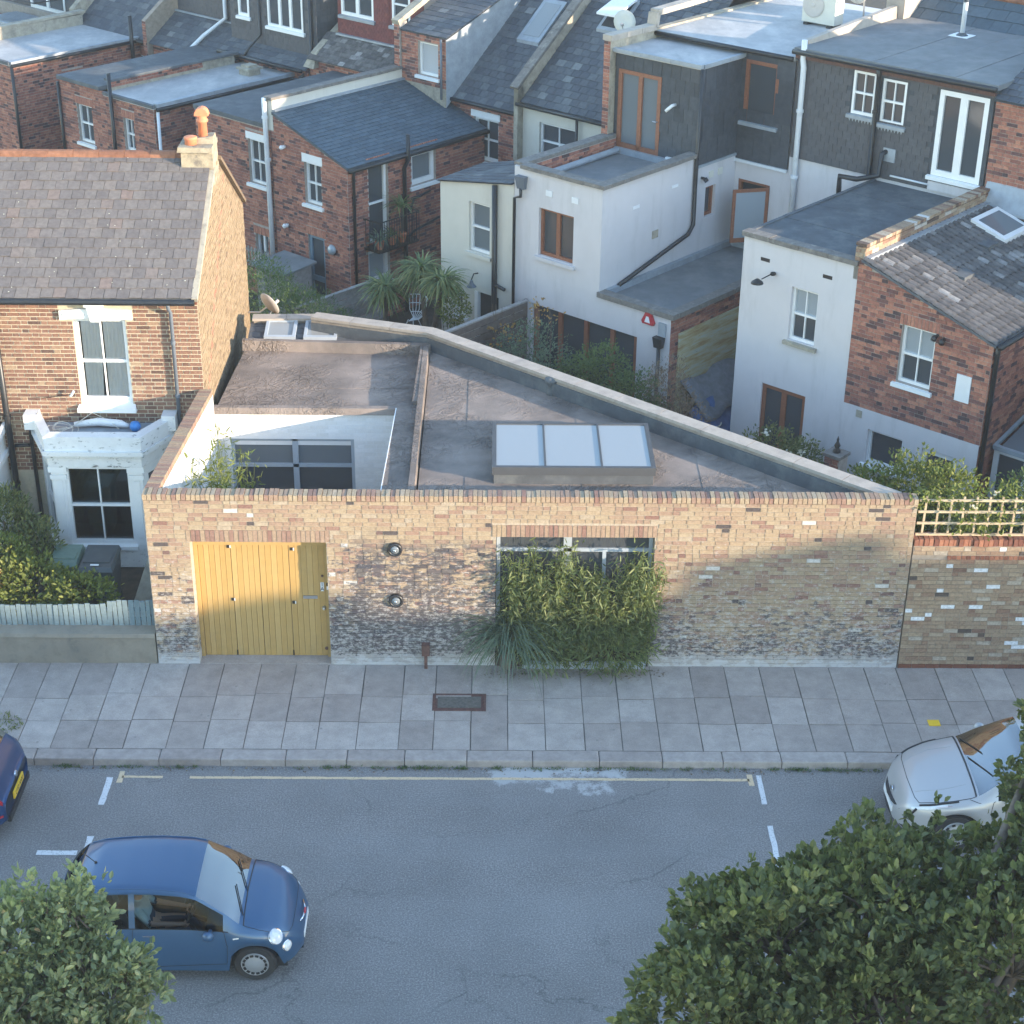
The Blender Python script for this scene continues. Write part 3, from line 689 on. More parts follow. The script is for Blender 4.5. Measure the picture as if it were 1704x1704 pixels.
# ================================================================== ground, road, pavement
g = MB(); g.add([(-74, -44, -.16), (84, -44, -.16), (84, 74, -.16), (-74, 74, -.16)], [(0, 1, 2, 3)]); g.build('ground', 'soil', kind='structure')
ROAD_Z = -0.12
g = MB(); g.box(-74, 84, -10.4, -2.62, -.155, ROAD_Z); road = g.build('road', 'asphalt', kind='structure')
for x0, x1, y0, y1, m in ((-.05, 0.55, -2.935, -2.875, 'line_yellow'), (0.95, 9.24, -2.945, -2.885, 'line_yellow'), (-.11, -.03, -3.05, -2.77, 'line_yellow'), (9.22, 9.30, -3.06, -2.78, 'line_yellow'),
                          (-.27, -.18, -3.58, -2.92, 'line_white'), (9.35, 9.43, -3.50, -2.80, 'line_white'), (9.36, 9.44, -4.9, -4.0, 'line_white'), (-.27, -.18, -4.9, -4.3, 'line_white'), (-.9, -.34, -4.72, -4.62, 'line_white')):
    r_ = random.Random(int(x0 * 97 + y0 * 31)); mb = MB(); n = max(2, int(max(x1 - x0, y1 - y0) / 0.12)); z = ROAD_Z + .004
    A_, B_ = [], []
    for i in range(n + 1):
        t = i / n; j = lambda: r_.uniform(-.007, .007)
        if x1 - x0 > y1 - y0: A_.append((x0 + (x1 - x0) * t, y0 + j(), z)); B_.append((x0 + (x1 - x0) * t, y1 + j(), z))
        else: A_.append((x1 + j(), y0 + (y1 - y0) * t, z)); B_.append((x0 + j(), y0 + (y1 - y0) * t, z))
    mb.add(A_ + B_, [(i, i + 1, n + 2 + i, n + 1 + i) for i in range(n)]); mb.build('painted_line', m, road)
g = MB(); g.box(-74, 84, -2.36, .35, -.155, -.012); pave = g.build('pavement', 'paving_joint', kind='structure')
g = MB(); g.box(-74, 84, -14.5, -10.42, -.155, -.005); g.build('far_side_pavement', 'paving', kind='structure')
r_ = random.Random(11)
rows = [(-.90, .30), (-1.62, -.90), (-2.355, -1.62)]
x0 = -4.6
while x0 < 15.6:
    wd = r_.choice((.52, .57, .57, .60, .64)); j1, j2 = -.90 + r_.uniform(-.13, .05), -1.62 + r_.choice((0, 0, -.02, .03))
    for a_, b_ in ((j1, .30), (j2, j1), (-2.355, j2)):
        piece('paving_slab', 'paving', r_.random(), (x0 + wd / 2, (a_ + b_) / 2, -.028 + r_.uniform(-.005, .004)), (wd - r_.uniform(.008, .018), b_ - a_ - r_.uniform(.008, .018), .06), pave, (r_.uniform(-.007, .007), r_.uniform(-.007, .007), r_.uniform(-.008, .008)), bev=.012)
    x0 += wd
k = 0; x = -5.2
while x < 16.5:
    L = r_.uniform(.86, 1.0)
    piece('kerb_stone', 'kerb_stone', r_.random(), (x + L / 2, -2.495, -.095 + r_.uniform(-.004, .004)), (L - .012, .262, .2), pave, (r_.uniform(-.006, .006), r_.uniform(-.003, .003), r_.uniform(-.004, .004)), bev=.03); x += L
g = MB(); g.box(-74, -5.2, -2.62, -2.365, -.19, 0); g.box(16.5, 84, -2.62, -2.365, -.19, 0); g.build('kerb_run', 'kerb_stone', pave)
# inspection cover
t = thing('inspection_cover', 'rusty framed rectangular inspection cover set in the pavement below the grass clump', 'manhole cover', (4.9, -1.08, 0))
m = MB(); m.box(4.49, 5.31, -1.31, -.86, -.05, .004); m.build('infill', 'rust', t)
m = MB()
for a in ((4.48, 5.32, -1.32, -1.28), (4.48, 5.32, -.89, -.85), (4.48, 4.52, -1.28, -.89), (5.28, 5.32, -1.28, -.89)): m.box(*a, -.03, .012)
m.build('frame', 'rust', t)
m = MB(); m.box(4.56, 5.24, -1.24, -.93, -.02, .009); m.build('lid', 'paving_joint', t)
g = MB(); g.box(12.18, 12.36, -1.66, -1.5, -.01, .006); g.build('marker_plate', 'plate_yellow', label='small square yellow plate set in the pavement beside the silver car', cat='plate')

# gardens behind the street wall
g = MB(); g.prism([(-14, .33), (16, .33), (34, 14), (10, 44), (-40, 44), (-40, .33)], -.14, -.03); g.build('garden_ground', 'soil', kind='structure')

# ================================================================== the studio behind the street wall
ST = thing('studio_building', 'single storey wedge-shaped studio with pale stock brick street wall and flat felt roof', 'building', (0, 0, 0), base=(0, 0, 0))
PLF = Pl((0, 0), (1, 0))
DOOR = op(.67, 2.80, -.02, 2.26); WIN = op(5.46, 7.95, -.02, 2.38); TOP = 2.985
m = MB(); wall(m, PLF, 0, 12, -.05, TOP, [DOOR, WIN], .24)
m.add([(0, .22, -.05), (0, .22, TOP), (0, 0, TOP), (0, 0, -.05)], [(0, 1, 2, 3)])
m.add([(12, 0, -.05), (12, 0, TOP), (12, .22, TOP), (12, .22, -.05)], [(0, 1, 2, 3)])
m.add([(0, .22, 2.2), (12, .22, 2.4), (12, .22, TOP), (0, .22, TOP)], [(3, 2, 1, 0)])
m.build('wall', 'studio_mortar', ST)
def stock_tone(r, u, z):
    q = r.random()
    if q < .02: return 0.0
    if q > .985: return 1.0
    return min(.94, max(.04, r.gauss(.56 if z > 2.2 else .50, .22)))
bk = courses(PLF, 0, 12, 0.0, TOP, [DOOR, WIN, (.62, 2.86, 2.26, 2.475), (5.40, 7.98, 2.38, 2.595)], bond='mixed', J=.0125, seed=21, tone=stock_tone)
sd = soldiers(PLF, .62, 2.86, 2.262, 2.475, P=.0747, seed=22, lo=.08, hi=.5) + soldiers(PLF, 5.40, 7.98, 2.382, 2.595, P=.0747, seed=23, lo=.08, hi=.62)
cp = [(a, b, c, d + random.Random(int(a * 999)).uniform(-.008, .008), t) for a, b, c, d, t in soldiers(PLF, -.01, 12.01, 2.988, 3.095, P=.0752, seed=24, lo=.1, hi=.9)]
lay_bricks([(PLF, bk, -.006, .010), (PLF, sd, -.02, .011), (PLF, cp, -.215, .014)], 'studio_brick', ST, 300)
# left return wall with brick-on-edge top, white inside
PLL = Pl((.50, 4.0), (-.28, -3.78)); LL = math.hypot(.28, 3.78)
m = MB(); m.hexa([(0, .22, 0), (.215, .22, 0), (.5, 4.0, 0), (.28, 4.0, 0)], [(0, .22, TOP), (.215, .22, TOP), (.5, 4.0, TOP), (.28, 4.0, TOP)]); m.build('return_wall', 'white_paint', ST)
PLO = Pl((.282, 4.0), (-.28, -3.78))
r_ = random.Random(4); n = 50; ang = math.atan2(3.78, .28)
for i in range(n):
    tt = (i + .5) / n; c = (.107 + .283 * tt, .22 + 3.78 * tt, 3.04 + r_.uniform(-.004, .004))
    piece('brick', 'studio_brick', r_.uniform(.15, .6), c, (3.79 / n - .010, .222, .108), ST, (0, 0, ang + r_.uniform(-.02, .02)))
# courtyard walls
PLC = Pl((.45, 4.2), (1, 0)); CW = op(.27, 2.47, .2, 2.05)
m = MB(); wall(m, PLC, 0, 3.25, -.02, 2.6, [CW], .1); m.build('courtyard_wall', 'white_paint', ST)
joined_bricks([brick_arrays(PLC, courses(PLC, 0, 3.25, 0, 2.6, [CW], seed=31, bond='flemish', J=.012), -.004, .005, 31, .0015)], 'white_brick', ST, 'painted_brickwork')
PLD = Pl((3.70, 4.2), (-.09, -3.98)); LD = math.hypot(.09, 3.98)
m = MB(); wall(m, PLD, 0, LD, -.02, 2.66); m.build('courtyard_wall', 'white_paint', ST)
joined_bricks([brick_arrays(PLD, courses(PLD, 0, LD, 0, 2.6, seed=32, J=.012), -.004, .005, 32, .0015)], 'white_brick', ST, 'painted_brickwork')
m = MB(); m.prism([(.1, .22), (3.62, .22), (3.7, 4.2), (.45, 4.2)], -.05, -.005); m.build('courtyard_floor', 'paving', ST)
# courtyard window
w = MB(); F_ = lambda *a: w.pbox(PLC, *a)
for a in ((.27, .33, .2, 2.05), (2.41, 2.47, .2, 2.05), (1.36, 1.46, .2, 2.05), (.33, 2.41, 1.99, 2.05), (.33, 2.41, 1.47, 1.53), (.33, 2.41, .2, .26)): F_(*a, -.12, -.05)
cw = w.build('window', 'grey_frame', ST)
for u0, u1 in ((.33, 1.36), (1.46, 2.41)):
    for z0, z1, pm in ((1.53, 1.99, 'glass_pale'), (.26, 1.47, 'glass')):
        q = MB(); q.pbox(PLC, u0, u1, z0, z1, -.13, -.10); q.build('pane', pm, cw)
    q = MB(); q.pbox(PLC, u0, u1, 1.90, 1.99, -.098, -.07); q.build('blind', 'white_paint', cw)
# roofs
def clip(poly, axis, lo, hi):
    def cut(p, k, keep_ge):
        out = []
        for a, b in zip(p, p[1:] + p[:1]):
            ia, ib = (a[axis] >= k) == keep_ge or a[axis] == k, (b[axis] >= k) == keep_ge or b[axis] == k
            if ia: out.append(a)
            if ia != ib:
                t = (k - a[axis]) / (b[axis] - a[axis]); out.append((a[0] + (b[0] - a[0]) * t, a[1] + (b[1] - a[1]) * t))
        return out
    return cut(cut(poly, lo, True), hi, False)
MAIN = [(4.2, .22), (11.72, .22), (4.55, 6.55), (4.2, 6.75)]
m = MB(); m.prism(MAIN, 2.45, 2.672); m.build('roof_deck', 'studio_felt', ST)
xs = [4.2, 4.95, 5.9, 6.85, 7.85, 8.8, 9.8, 10.7, 11.8]
for i, (a, b) in enumerate(zip(xs, xs[1:])):
    for lo, hi in ((.22, 3.35), (3.32, 7)):
        q = clip(clip(MAIN, 0, a, b + .06), 1, lo, hi)
        if len(q) < 3: continue
        m = MB(); zz = 2.673; m.prism(q, zz, zz + .006 + .006 * (i % 2) + (.004 if lo > 1 else 0)); m.build('felt_sheet', 'studio_felt', ST)
m = MB(); m.hexa([(3.60, .22, 2.55), (4.06, .22, 2.55), (4.06, 4.3, 2.55), (3.70, 4.3, 2.55)], [(3.60, .22, 2.72), (4.06, .22, 2.72), (4.06, 4.3, 2.72), (3.70, 4.3, 2.72)]); m.build('roof_edge_strip', 'studio_felt', ST)
m = MB(); m.hexa([(3.59, .22, 2.6), (3.605, .22, 2.6), (3.70, 4.08, 2.6), (3.685, 4.08, 2.6)], [(3.59, .22, 2.727), (3.605, .22, 2.727), (3.70, 4.08, 2.727), (3.685, 4.08, 2.727)]); m.build('edge_trim', 'white_paint', ST)
m = MB(); m.hexa([(4.03, .22, 2.5), (4.19, .22, 2.5), (4.21, 6.72, 2.5), (4.05, 6.72, 2.5)], [(4.05, .22, 2.79), (4.15, .22, 2.79), (4.17, 6.72, 2.83), (4.07, 6.72, 2.83)]); m.build('roof_upstand', 'studio_felt', ST)
REAR = [(.50, 4.25), (3.95, 4.25), (4.05, 6.75), (.66, 6.95)]
m = MB(); m.prism(REAR, 2.4, 2.615); m.build('roof_deck', 'studio_felt', ST)
for i, (lo, hi) in enumerate(((4.25, 5.2), (5.15, 6.1), (6.05, 7.1))):
    m = MB(); m.prism(clip(REAR, 1, lo, hi), 2.616, 2.622 + .006 * (i % 2)); m.build('felt_sheet', 'studio_felt', ST)
m = MB(); m.hexa([(.42, 4.08, 2.58), (4.05, 4.08, 2.58), (4.05, 4.27, 2.58), (.42, 4.27, 2.58)], [(.42, 4.10, 2.70), (4.05, 4.10, 2.70), (4.05, 4.22, 2.70), (.42, 4.22, 2.70)]); m.build('roof_edge_strip', 'studio_felt', ST)
m = MB(); m.hexa([(3.94, 4.22, 2.5), (4.08, 4.22, 2.5), (4.08, 6.72, 2.5), (4.0, 6.72, 2.5)], [(3.97, 4.22, 2.80), (4.06, 4.22, 2.80), (4.06, 6.72, 2.83), (4.02, 6.72, 2.83)]); m.build('roof_upstand', 'studio_felt', ST)
m = MB(); m.hexa([(.62, 6.90, 2.5), (4.20, 6.68, 2.5), (4.22, 6.86, 2.5), (.62, 7.08, 2.5)], [(.62, 6.93, 2.82), (4.20, 6.71, 2.84), (4.22, 6.82, 2.84), (.62, 7.04, 2.82)]); m.build('roof_upstand', 'studio_felt', ST)
# slate slope with two rooflights at the back
slate_roof(ST, (.66, 7.08, 2.60), (4.1, 6.86, 2.60), (3.3, 7.75, 2.78), (.66, 7.98, 2.78), .25, .2, 'slate', seed=3)
m = MB(); m.add([(.66, 7.08, 2.595), (4.1, 6.86, 2.595), (3.3, 7.75, 2.772), (.66, 7.98, 2.772)], [(0, 1, 2, 3)]); m.build('slope_boarding', 'felt_dark', ST)
for x0, x1 in ((.98, 1.58), (1.74, 2.38)):
    q = lambda x, t, dz: (x, 7.30 + .62 * t, 2.66 + .12 * t + dz)
    m = MB()
    for a, b, c, d in ((x0, x0 + .06, 0, 1), (x1 - .06, x1, 0, 1), (x0 + .06, x1 - .06, 0, .1), (x0 + .06, x1 - .06, .9, 1)): m.hexa([q(a, c, 0), q(b, c, 0), q(b, d, 0), q(a, d, 0)], [q(a, c, .09), q(b, c, .09), q(b, d, .09), q(a, d, .09)])
    rl = m.build('rooflight', 'grey_frame', ST)
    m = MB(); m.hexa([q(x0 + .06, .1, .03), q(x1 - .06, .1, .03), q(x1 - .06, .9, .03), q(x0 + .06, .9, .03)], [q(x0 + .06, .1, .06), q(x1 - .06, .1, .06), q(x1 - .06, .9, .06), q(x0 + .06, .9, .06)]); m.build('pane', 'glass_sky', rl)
# parapet along the gardens
PP = [(11.80, .30), (4.27, 7.06), (1.95, 7.83)]
def offs(p, q, d):
    v = np.array(q) - np.array(p); v = v / np.linalg.norm(v); n = np.array([-v[1], v[0]]); return n * d
pm = MB(); fm = MB()
for p, q in zip(PP, PP[1:]):
    o = offs(p, q, .24); pi, qi = np.array(p) + o, np.array(q) + o
    pm.hexa([(*p, -.05), (*q, -.05), (*qi, -.05), (*pi, -.05)][::-1], [(*p, 2.99), (*q, 2.99), (*qi, 2.99), (*pi, 2.99)][::-1])
    o2 = offs(p, q, .265); a, b = np.array(p) + o2, np.array(q) + o2
    fm.hexa([(*pi, 2.6), (*qi, 2.6), (*b, 2.6), (*a, 2.6)][::-1], [(*pi, 2.93), (*qi, 2.93), (*b, 2.93), (*a, 2.93)][::-1])
pm.hexa([(.72, 7.90, -.05), (1.98, 7.96, -.05), (1.98, 8.14, -.05), (.72, 8.1, -.05)], [(.72, 7.90, 2.84), (1.98, 7.96, 2.84), (1.98, 8.14, 2.84), (.72, 8.1, 2.84)])
pm.build('parapet', 'garden_mortar', ST); fm.build('parapet_felt', 'felt_dark', ST)
r_ = random.Random(9)
for p, q in zip(PP, PP[1:]):
    p, q = np.array(p), np.array(q); L = np.linalg.norm(q - p); n = round(L / .93); v = (q - p) / L; o = np.array([-v[1], v[0]]) * .12
    for i in range(n):
        c = p + v * (L * (i + .5) / n) + o
        piece('coping_stone', 'stone_coping', r_.random(), (c[0], c[1], 3.02), (L / n - .010, .285, .055), ST, (r_.uniform(-.004, .004), 0, math.atan2(v[1], v[0])))
for i in range(2): piece('coping_stone', 'stone_coping', r_.random(), (1.02 + .66 * i, 7.99 + .02 * i, 2.87), (.652, .26, .05), ST, (0, 0, .03))
# skylight
m = MB(); m.box(5.42, 8.0, 1.24, 2.9, 2.66, 2.93); m.build('skylight_kerb', 'felt_dark', ST)
m = MB(); X0, X1, Y0, Y1 = 5.39, 8.03, 1.20, 2.93
for a in ((X0, X0 + .07, Y0, Y1), (X1 - .07, X1, Y0, Y1), (X0 + .07, X1 - .07, Y0, Y0 + .07), (X0 + .07, X1 - .07, Y1 - .07, Y1), (6.235, 6.265, Y0 + .07, Y1 - .07), (7.15, 7.18, Y0 + .07, Y1 - .07)): m.box(*a, 2.86, 3.0 + (.004 if a[1] - a[0] < .06 else 0))
sk = m.build('skylight', 'aluminium', ST)
for a, b in ((X0 + .07, 6.235), (6.265, 7.15), (7.18, X1 - .07)):
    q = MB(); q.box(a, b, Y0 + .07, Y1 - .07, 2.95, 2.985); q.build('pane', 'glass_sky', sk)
q = MB(); q.box(X0 + .08, X1 - .08, Y0 + .08, Y1 - .08, 2.932, 2.938); q.build('roller_blind', 'plate_white', sk)
# mushroom vent
m = MB(); m.lathe((6.45, 4.81, 2.68), [(.36, 0), (.36, .008), (.34, .014)], 28); vt = m.build('vent_flashing', 'studio_felt', ST)
m = MB(); m.lathe((6.45, 4.81, 2.69), [(.10, 0), (.075, .06), (.068, .22), (.12, .24), (.135, .28), (.115, .325), (.05, .35)], 20); m.build('vent_cowl', 'felt_dark', ST, smooth=True)
# yellow folding doors
PLG = Pl((0, .24), (1, 0))
m = MB()
m.pbox(PLG, .675, .735, -.01, 2.25, -.08, .03, 0, .5); m.pbox(PLG, 2.735, 2.795, -.01, 2.25, -.08, .03, 0, .4); m.pbox(PLG, .735, 2.735, 2.09, 2.25, -.08, .028, 0, .6)
m.build('door_frame', 'yellow_paint', ST)
r_ = random.Random(8); ed = [.737, 1.255, 1.70, 2.17, 2.733]
for a, b in zip(ed, ed[1:]):
    m = MB(); m.pbox(PLG, a + .003, b - .003, .01, 2.085, -.055, -.022, 0, .3); lf = m.build('door_leaf', 'yellow_paint', ST)
    n = round((b - a) / .09); w = (b - a - .006) / n
    for i in range(n): piece('plank', 'yellow_paint', r_.random(), (a + .003 + (i + .5) * w, .24 + .014, 1.047), (w - .0045, .016, 2.06), lf, bev=.0)
    last = lf
m = MB(); m.pbox(PLG, 2.37, 2.60, 1.10, 1.155, .0, .012); m.build('letter_plate', 'steel', last)
m = MB(); m.pbox(PLG, 2.655, 2.71, 1.24, 1.40, .0, .008); npl = m.build('number_plate', 'plate_white', last)
def text(s, size, loc, rot, mat, parent, name='lettering', ext=0.001, sx=1.0):
    cu = bpy.data.curves.new('txt', 'FONT'); cu.body = s; cu.size = size; cu.extrude = ext; cu.align_x = 'CENTER'; cu.align_y = 'CENTER'
    o = bpy.data.objects.new('txt', cu); COL.objects.link(o); bpy.context.view_layer.update()
    me = bpy.data.meshes.new_from_object(o.evaluated_get(bpy.context.evaluated_depsgraph_get())); bpy.data.objects.remove(o); bpy.data.curves.remove(cu)
    q = mesh_obj(name, me, parent, None); me.materials.clear(); me.materials.append(MAT[mat])
    b = _base(parent); q.location = (loc[0] - b[0], loc[1] - b[1], loc[2] - b[2]); q.rotation_euler = rot; q.scale = (sx, 1, 1); return q
for ch, z in (('1', 1.36), ('A', 1.28)): text(ch, .095, (2.682, .24 - .0105, z), (R(90), 0, 0), 'ink', last)
m = MB(); m.lathe((2.70, .24, .93), [(.035, 0), (.035, .01), (.02, .03), (.028, .045), (.01, .06)], 14, axis='y'); m.build('door_knob', 'steel', last, smooth=True)
m = MB(); m.lathe((2.69, .24, 1.52), [(.02, 0), (.02, .012), (.01, .02)], 12, axis='y'); m.build('lock', 'rust', last)
m = MB(); m.lathe((2.71, .24, .16), [(.03, 0), (.03, .008), (.012, .01)], 12, axis='y'); m.build('lock', 'rust', last)
m = MB(); m.pbox(PLG, 2.755, 2.79, 1.36, 1.41, .03, .06, 0); m.build('doorbell', 'black_plastic', ST)
m = MB(); m.pbox(PLG, 2.757, 2.788, 1.29, 1.355, .03, .05, 0); m.build('entry_panel', 'plate_white', ST)
for u, z in ((1.20, 2.02), (1.215, 1.05), (2.19, 1.0), (2.20, 1.98)):
    m = MB(); m.pbox(PLG, u, u + .045, z, z + .055, -.0, .003, 0); m.build('hinge', 'iron', ST)
    m = MB(); m.pbox(PLG, u + .045, u + .062, z, z + .05, 0, .006, 0); m.build('hinge', 'plate_white', ST)
for u in (1.255, 2.17):
    m = MB(); m.pbox(PLG, u - .01, u + .01, .03, .12, 0, .012); m.build('floor_bolt', 'iron', ST)
m = MB(); m.box(.67, 2.80, .0, .26, -.02, .012); m.build('door_step', 'paving', ST)
# street window with planter
w = MB()
PLW = Pl((0, .22), (1, 0))
for a in ((5.47, 5.53, .35, 2.37), (7.88, 7.94, .35, 2.37), (6.53, 6.66, .35, 2.37), (5.53, 7.88, 2.31, 2.37), (5.53, 7.88, 2.02, 2.08), (5.53, 7.88, .35, .42), (7.15, 7.21, .42, 2.02)): w.pbox(PLW, *a, -.06, .03)
fw_ = w.build('window', 'grey_frame', ST)
for u0, u1 in ((5.53, 6.53), (6.66, 7.88)):
    for z0, z1 in ((2.08, 2.31), (.42, 2.02)):
        q = MB(); q.pbox(PLW, u0, u1, z0, z1, -.03, .0); q.build('pane', 'glass', fw_)
m = MB(); m.box(5.48, 7.94, -.02, .16, .0, .30); m.build('planter_soil', 'soil', ST)
m = MB(); m.box(5.9, 7.9, -.10, -.06, .0, .13); m.build('planter_board', 'grey_frame', ST)

# round wall lights and the little post
for z, lab in ((2.16, 'upper of two round black bulkhead lights on the street wall'), (1.23, 'lower of two round black bulkhead lights on the street wall')):
    t = thing('bulkhead_light', lab, 'wall light', (3.875, 0, z), group='bulkhead lights on the street wall')
    m = MB(); m.lathe((3.875, -.005, z), [(.118, 0), (.118, .05), (.10, .065), (.085, .06), (.075, .045)], 26, axis='y'); m.build('bezel', 'black_plastic', t, smooth=True)
    m = MB(); m.lathe((3.875, -.04, z), [(.074, 0), (.066, .022), (.04, .036), (.012, .042)], 22, axis='y'); m.build('lens', 'glass_pale', t, smooth=True)
    m = MB(); m.lathe((3.875, -.078, z), [(.026, 0), (.022, .012), (.006, .018)], 14, axis='y'); m.build('lamp_cap', 'chrome', t, smooth=True)
t = thing('service_post', 'short brown post with a box head standing against the street wall', 'post', (4.34, -.10, 0))
m = MB(); m.box(4.315, 4.365, -.13, -.08, 0, .30); m.build('post', 'rust', t)
m = MB(); m.hexa([(4.275, -.15, .26), (4.405, -.15, .26), (4.405, -.06, .26), (4.275, -.06, .26)], [(4.275, -.145, .45), (4.405, -.145, .45), (4.405, -.06, .47), (4.275, -.06, .47)]); m.build('box_head', 'rust', t)

# ================================================================== brick cottage on the left
CO = thing('brick_cottage', 'two storey brick cottage with brown tiled roof, white bay window and yellow brick gable', 'house', (0, 4.0, 0), base=(0, 4.0, 0))
PC = Pl((-9.0, 4.0), (1, 0)); EV = 4.86; GX = .36
cu = lambda x: x + 9.0
CWIN = op(cu(-1.80), cu(-.90), 2.80, 4.40)
m = MB(); wall(m, PC, 0, 9.36, 0, EV, [CWIN], .14, 0, 0); m.build('wall', 'cottage_mortar', CO)
ct = lambda r, u, z: min(1, max(0, r.gauss(.5, .24)))
fb = courses(PC, cu(-4.2), cu(.36), 1.5, 4.66, [CWIN, (cu(-2.02), cu(-.76), 4.40, 4.66)], seed=41, bond='flemish', J=.017, tone=ct)
PG = Pl((GX, 4.0), (0, 1))
m = MB(); wall(m, PG, 0, 2.85, 0, (EV, 6.40)); wall(m, PG, 2.85, 5.8, 0, (6.40, 4.6)); m.add([(-9, 9.8, 0), (GX, 9.8, 0), (GX, 9.8, 4.6), (-9, 9.8, 4.6)], [(3, 2, 1, 0)])
m.build('gable_wall', 'gable_mortar', CO)
lay_bricks([(PC, fb, -.004, .008)], 'cottage_brick', CO, 300, 6)
gt = lambda r, u, z: (r.uniform(.9, 1.0) if abs((u - 1.5) * .9 - (z - 3.9)) < .10 and r.random() < .7 else min(.88, max(0, r.gauss(.5, .2))))
g1 = courses(PG, 0, 2.85, 2.3, (EV, 6.40), seed=43, tone=gt); g2 = courses(PG, 2.85, 5.8, 1.2, (6.40, 4.6), seed=44, tone=gt)
joined_bricks([brick_arrays(PG, g1 + g2, -.004, .009, 45)], 'gable_brick', CO)
# orange dentil band under the eaves
bd = [(a, b, c, d, t) for a, b, c, d, t in courses(PC, cu(-4.2), cu(.36), 4.665, 4.74, seed=46, bond='stretcher')]
dn = []
u = cu(-4.2)
while u < cu(.3): dn.append((u, u + .12, 4.745, 4.81, .5)); u += .19
joined_bricks([brick_arrays(PC, bd, 0, .03, 47), brick_arrays(PC, dn, 0, .06, 48)], 'orange_brick', CO, 'dentil_band')
# roof
m = MB()
m.add([(-9, 3.86, EV - .06), (GX - .06, 3.86, EV - .06), (GX - .06, 6.85, 6.43), (-9, 6.85, 6.43)], [(0, 1, 2, 3)]); m.add([(GX - .06, 9.9, 4.62), (-9, 9.9, 4.62), (-9, 6.85, 6.43), (GX - .06, 6.85, 6.43)], [(0, 1, 2, 3)])
rf = m.build('roof', 'felt_dark', CO)
slate_roof(rf, (-3.98, 3.84, EV - .05), (GX - .05, 3.84, EV - .05), (GX - .05, 6.84, 6.44), (-3.98, 6.84, 6.44), .212, .232, 'brown_tile', seed=5, thick=.014, lift=.016, split=300, slip=.05)
r_ = random.Random(3)
for i in range(10):
    x0 = -4.0 + i * .46; x1 = min(x0 + .455, -.1)
    if x1 <= x0: break
    q = MB(); n = 7; V = []
    for x, s in ((x0, 1.0), (x1, 1.06)):
        for k in range(n):
            a = math.pi * k / (n - 1); V.append((x, 6.85 - .12 * s * math.cos(a), 6.40 + .11 * s * math.sin(a)))
    q.add(V, [(k, k + 1, n + k + 1, n + k) for k in range(n - 1)] + [tuple(range(n)), tuple(range(2 * n - 1, n - 1, -1))], 0, r_.random())
    q.build('ridge_tile', 'ridge_clay', rf, smooth=False)
bp = MB(); r_ = random.Random(12)
for i in range(46):
    tt = r_.random(); x = r_.uniform(-3.9, .2); bp.lathe((x, 3.9 + 2.9 * tt, 4.87 + 1.55 * tt + .022), [(r_.uniform(.006, .018), 0), (.004, .006)], 6)
bp.build('lichen_spots', 'petal', rf, kind='stuff')
# verge coping on the back slope of the gable and cement fillet
m = MB(); m.beam((GX + .01, 7.1, 6.32), (GX + .01, 9.85, 4.63), .12, .07); m.build('verge', 'gable_mortar', CO)
m = MB(); m.beam((GX - .02, 3.84, 4.80), (GX - .02, 6.6, 6.255), .10, .08); m.build('verge', 'cement', CO)
# chimney
m = MB(); m.hexa([(-.20, 6.52, 5.9), (GX + .01, 6.52, 5.9), (GX + .01, 7.15, 5.9), (-.20, 7.15, 5.9)], [(-.19, 6.53, 6.6), (GX + .01, 6.53, 6.62), (GX + .01, 7.14, 6.62), (-.19, 7.14, 6.6)])
for z, w in ((6.14, .05), (6.58, .05)): m.hexa([(-.20 - w, 6.52 - w, z), (GX + .012, 6.52 - w, z), (GX + .012, 7.15 + w, z), (-.20 - w, 7.15 + w, z)], [(-.20 - w * .6, 6.52 - w * .7, z + .09), (GX + .012, 6.52 - w * .7, z + .09), (GX + .012, 7.15 + w, z + .09), (-.20 - w * .6, 7.15 + w, z + .09)])
ch = m.build('chimney', 'stone_chimney', CO)
m = MB(); m.hexa([(.02, 6.72, 6.64), (GX + .01, 6.72, 6.64), (GX + .01, 7.1, 6.64), (.02, 7.1, 6.64)], [(.08, 6.78, 6.76), (GX + .005, 6.78, 6.8), (GX + .005, 7.05, 6.8), (.08, 7.05, 6.76)]); m.build('flaunching', 'stone_chimney', ch)
m = MB(); m.lathe((.17, 6.9, 6.72), [(.085, 0), (.08, .3), (.105, .31), (.105, .35), (.085, .36), (.085, .44), (.07, .47)], 16); m.build('chimney_pot', 'terracotta', ch, smooth=True)
cw_ = MB(); P_ = []
for k in range(9):
    a = math.pi * k / 8; P_.append((.17 - .17 * math.cos(a), 7.25 - 6.9 + 6.9, 0))
cw_.add([((.17 - .125 * math.cos(math.pi * k / 8)), y, 7.15 + .14 * math.sin(math.pi * k / 8)) for y in (6.8, 7.0) for k in range(9)], [(k, k + 1, 10 + k, 9 + k) for k in range(8)] + [tuple(range(8, -1, -1)), tuple(range(9, 18))]); cw_.build('chimney_cowl', 'terracotta', ch)
m = MB(); m.lathe((-.03, 6.72, 6.66), [(.11, 0), (.11, .10), (.12, .11), (.12, .14), (.10, .15)], 16); m.build('chimney_pot', 'terracotta', ch, smooth=True)
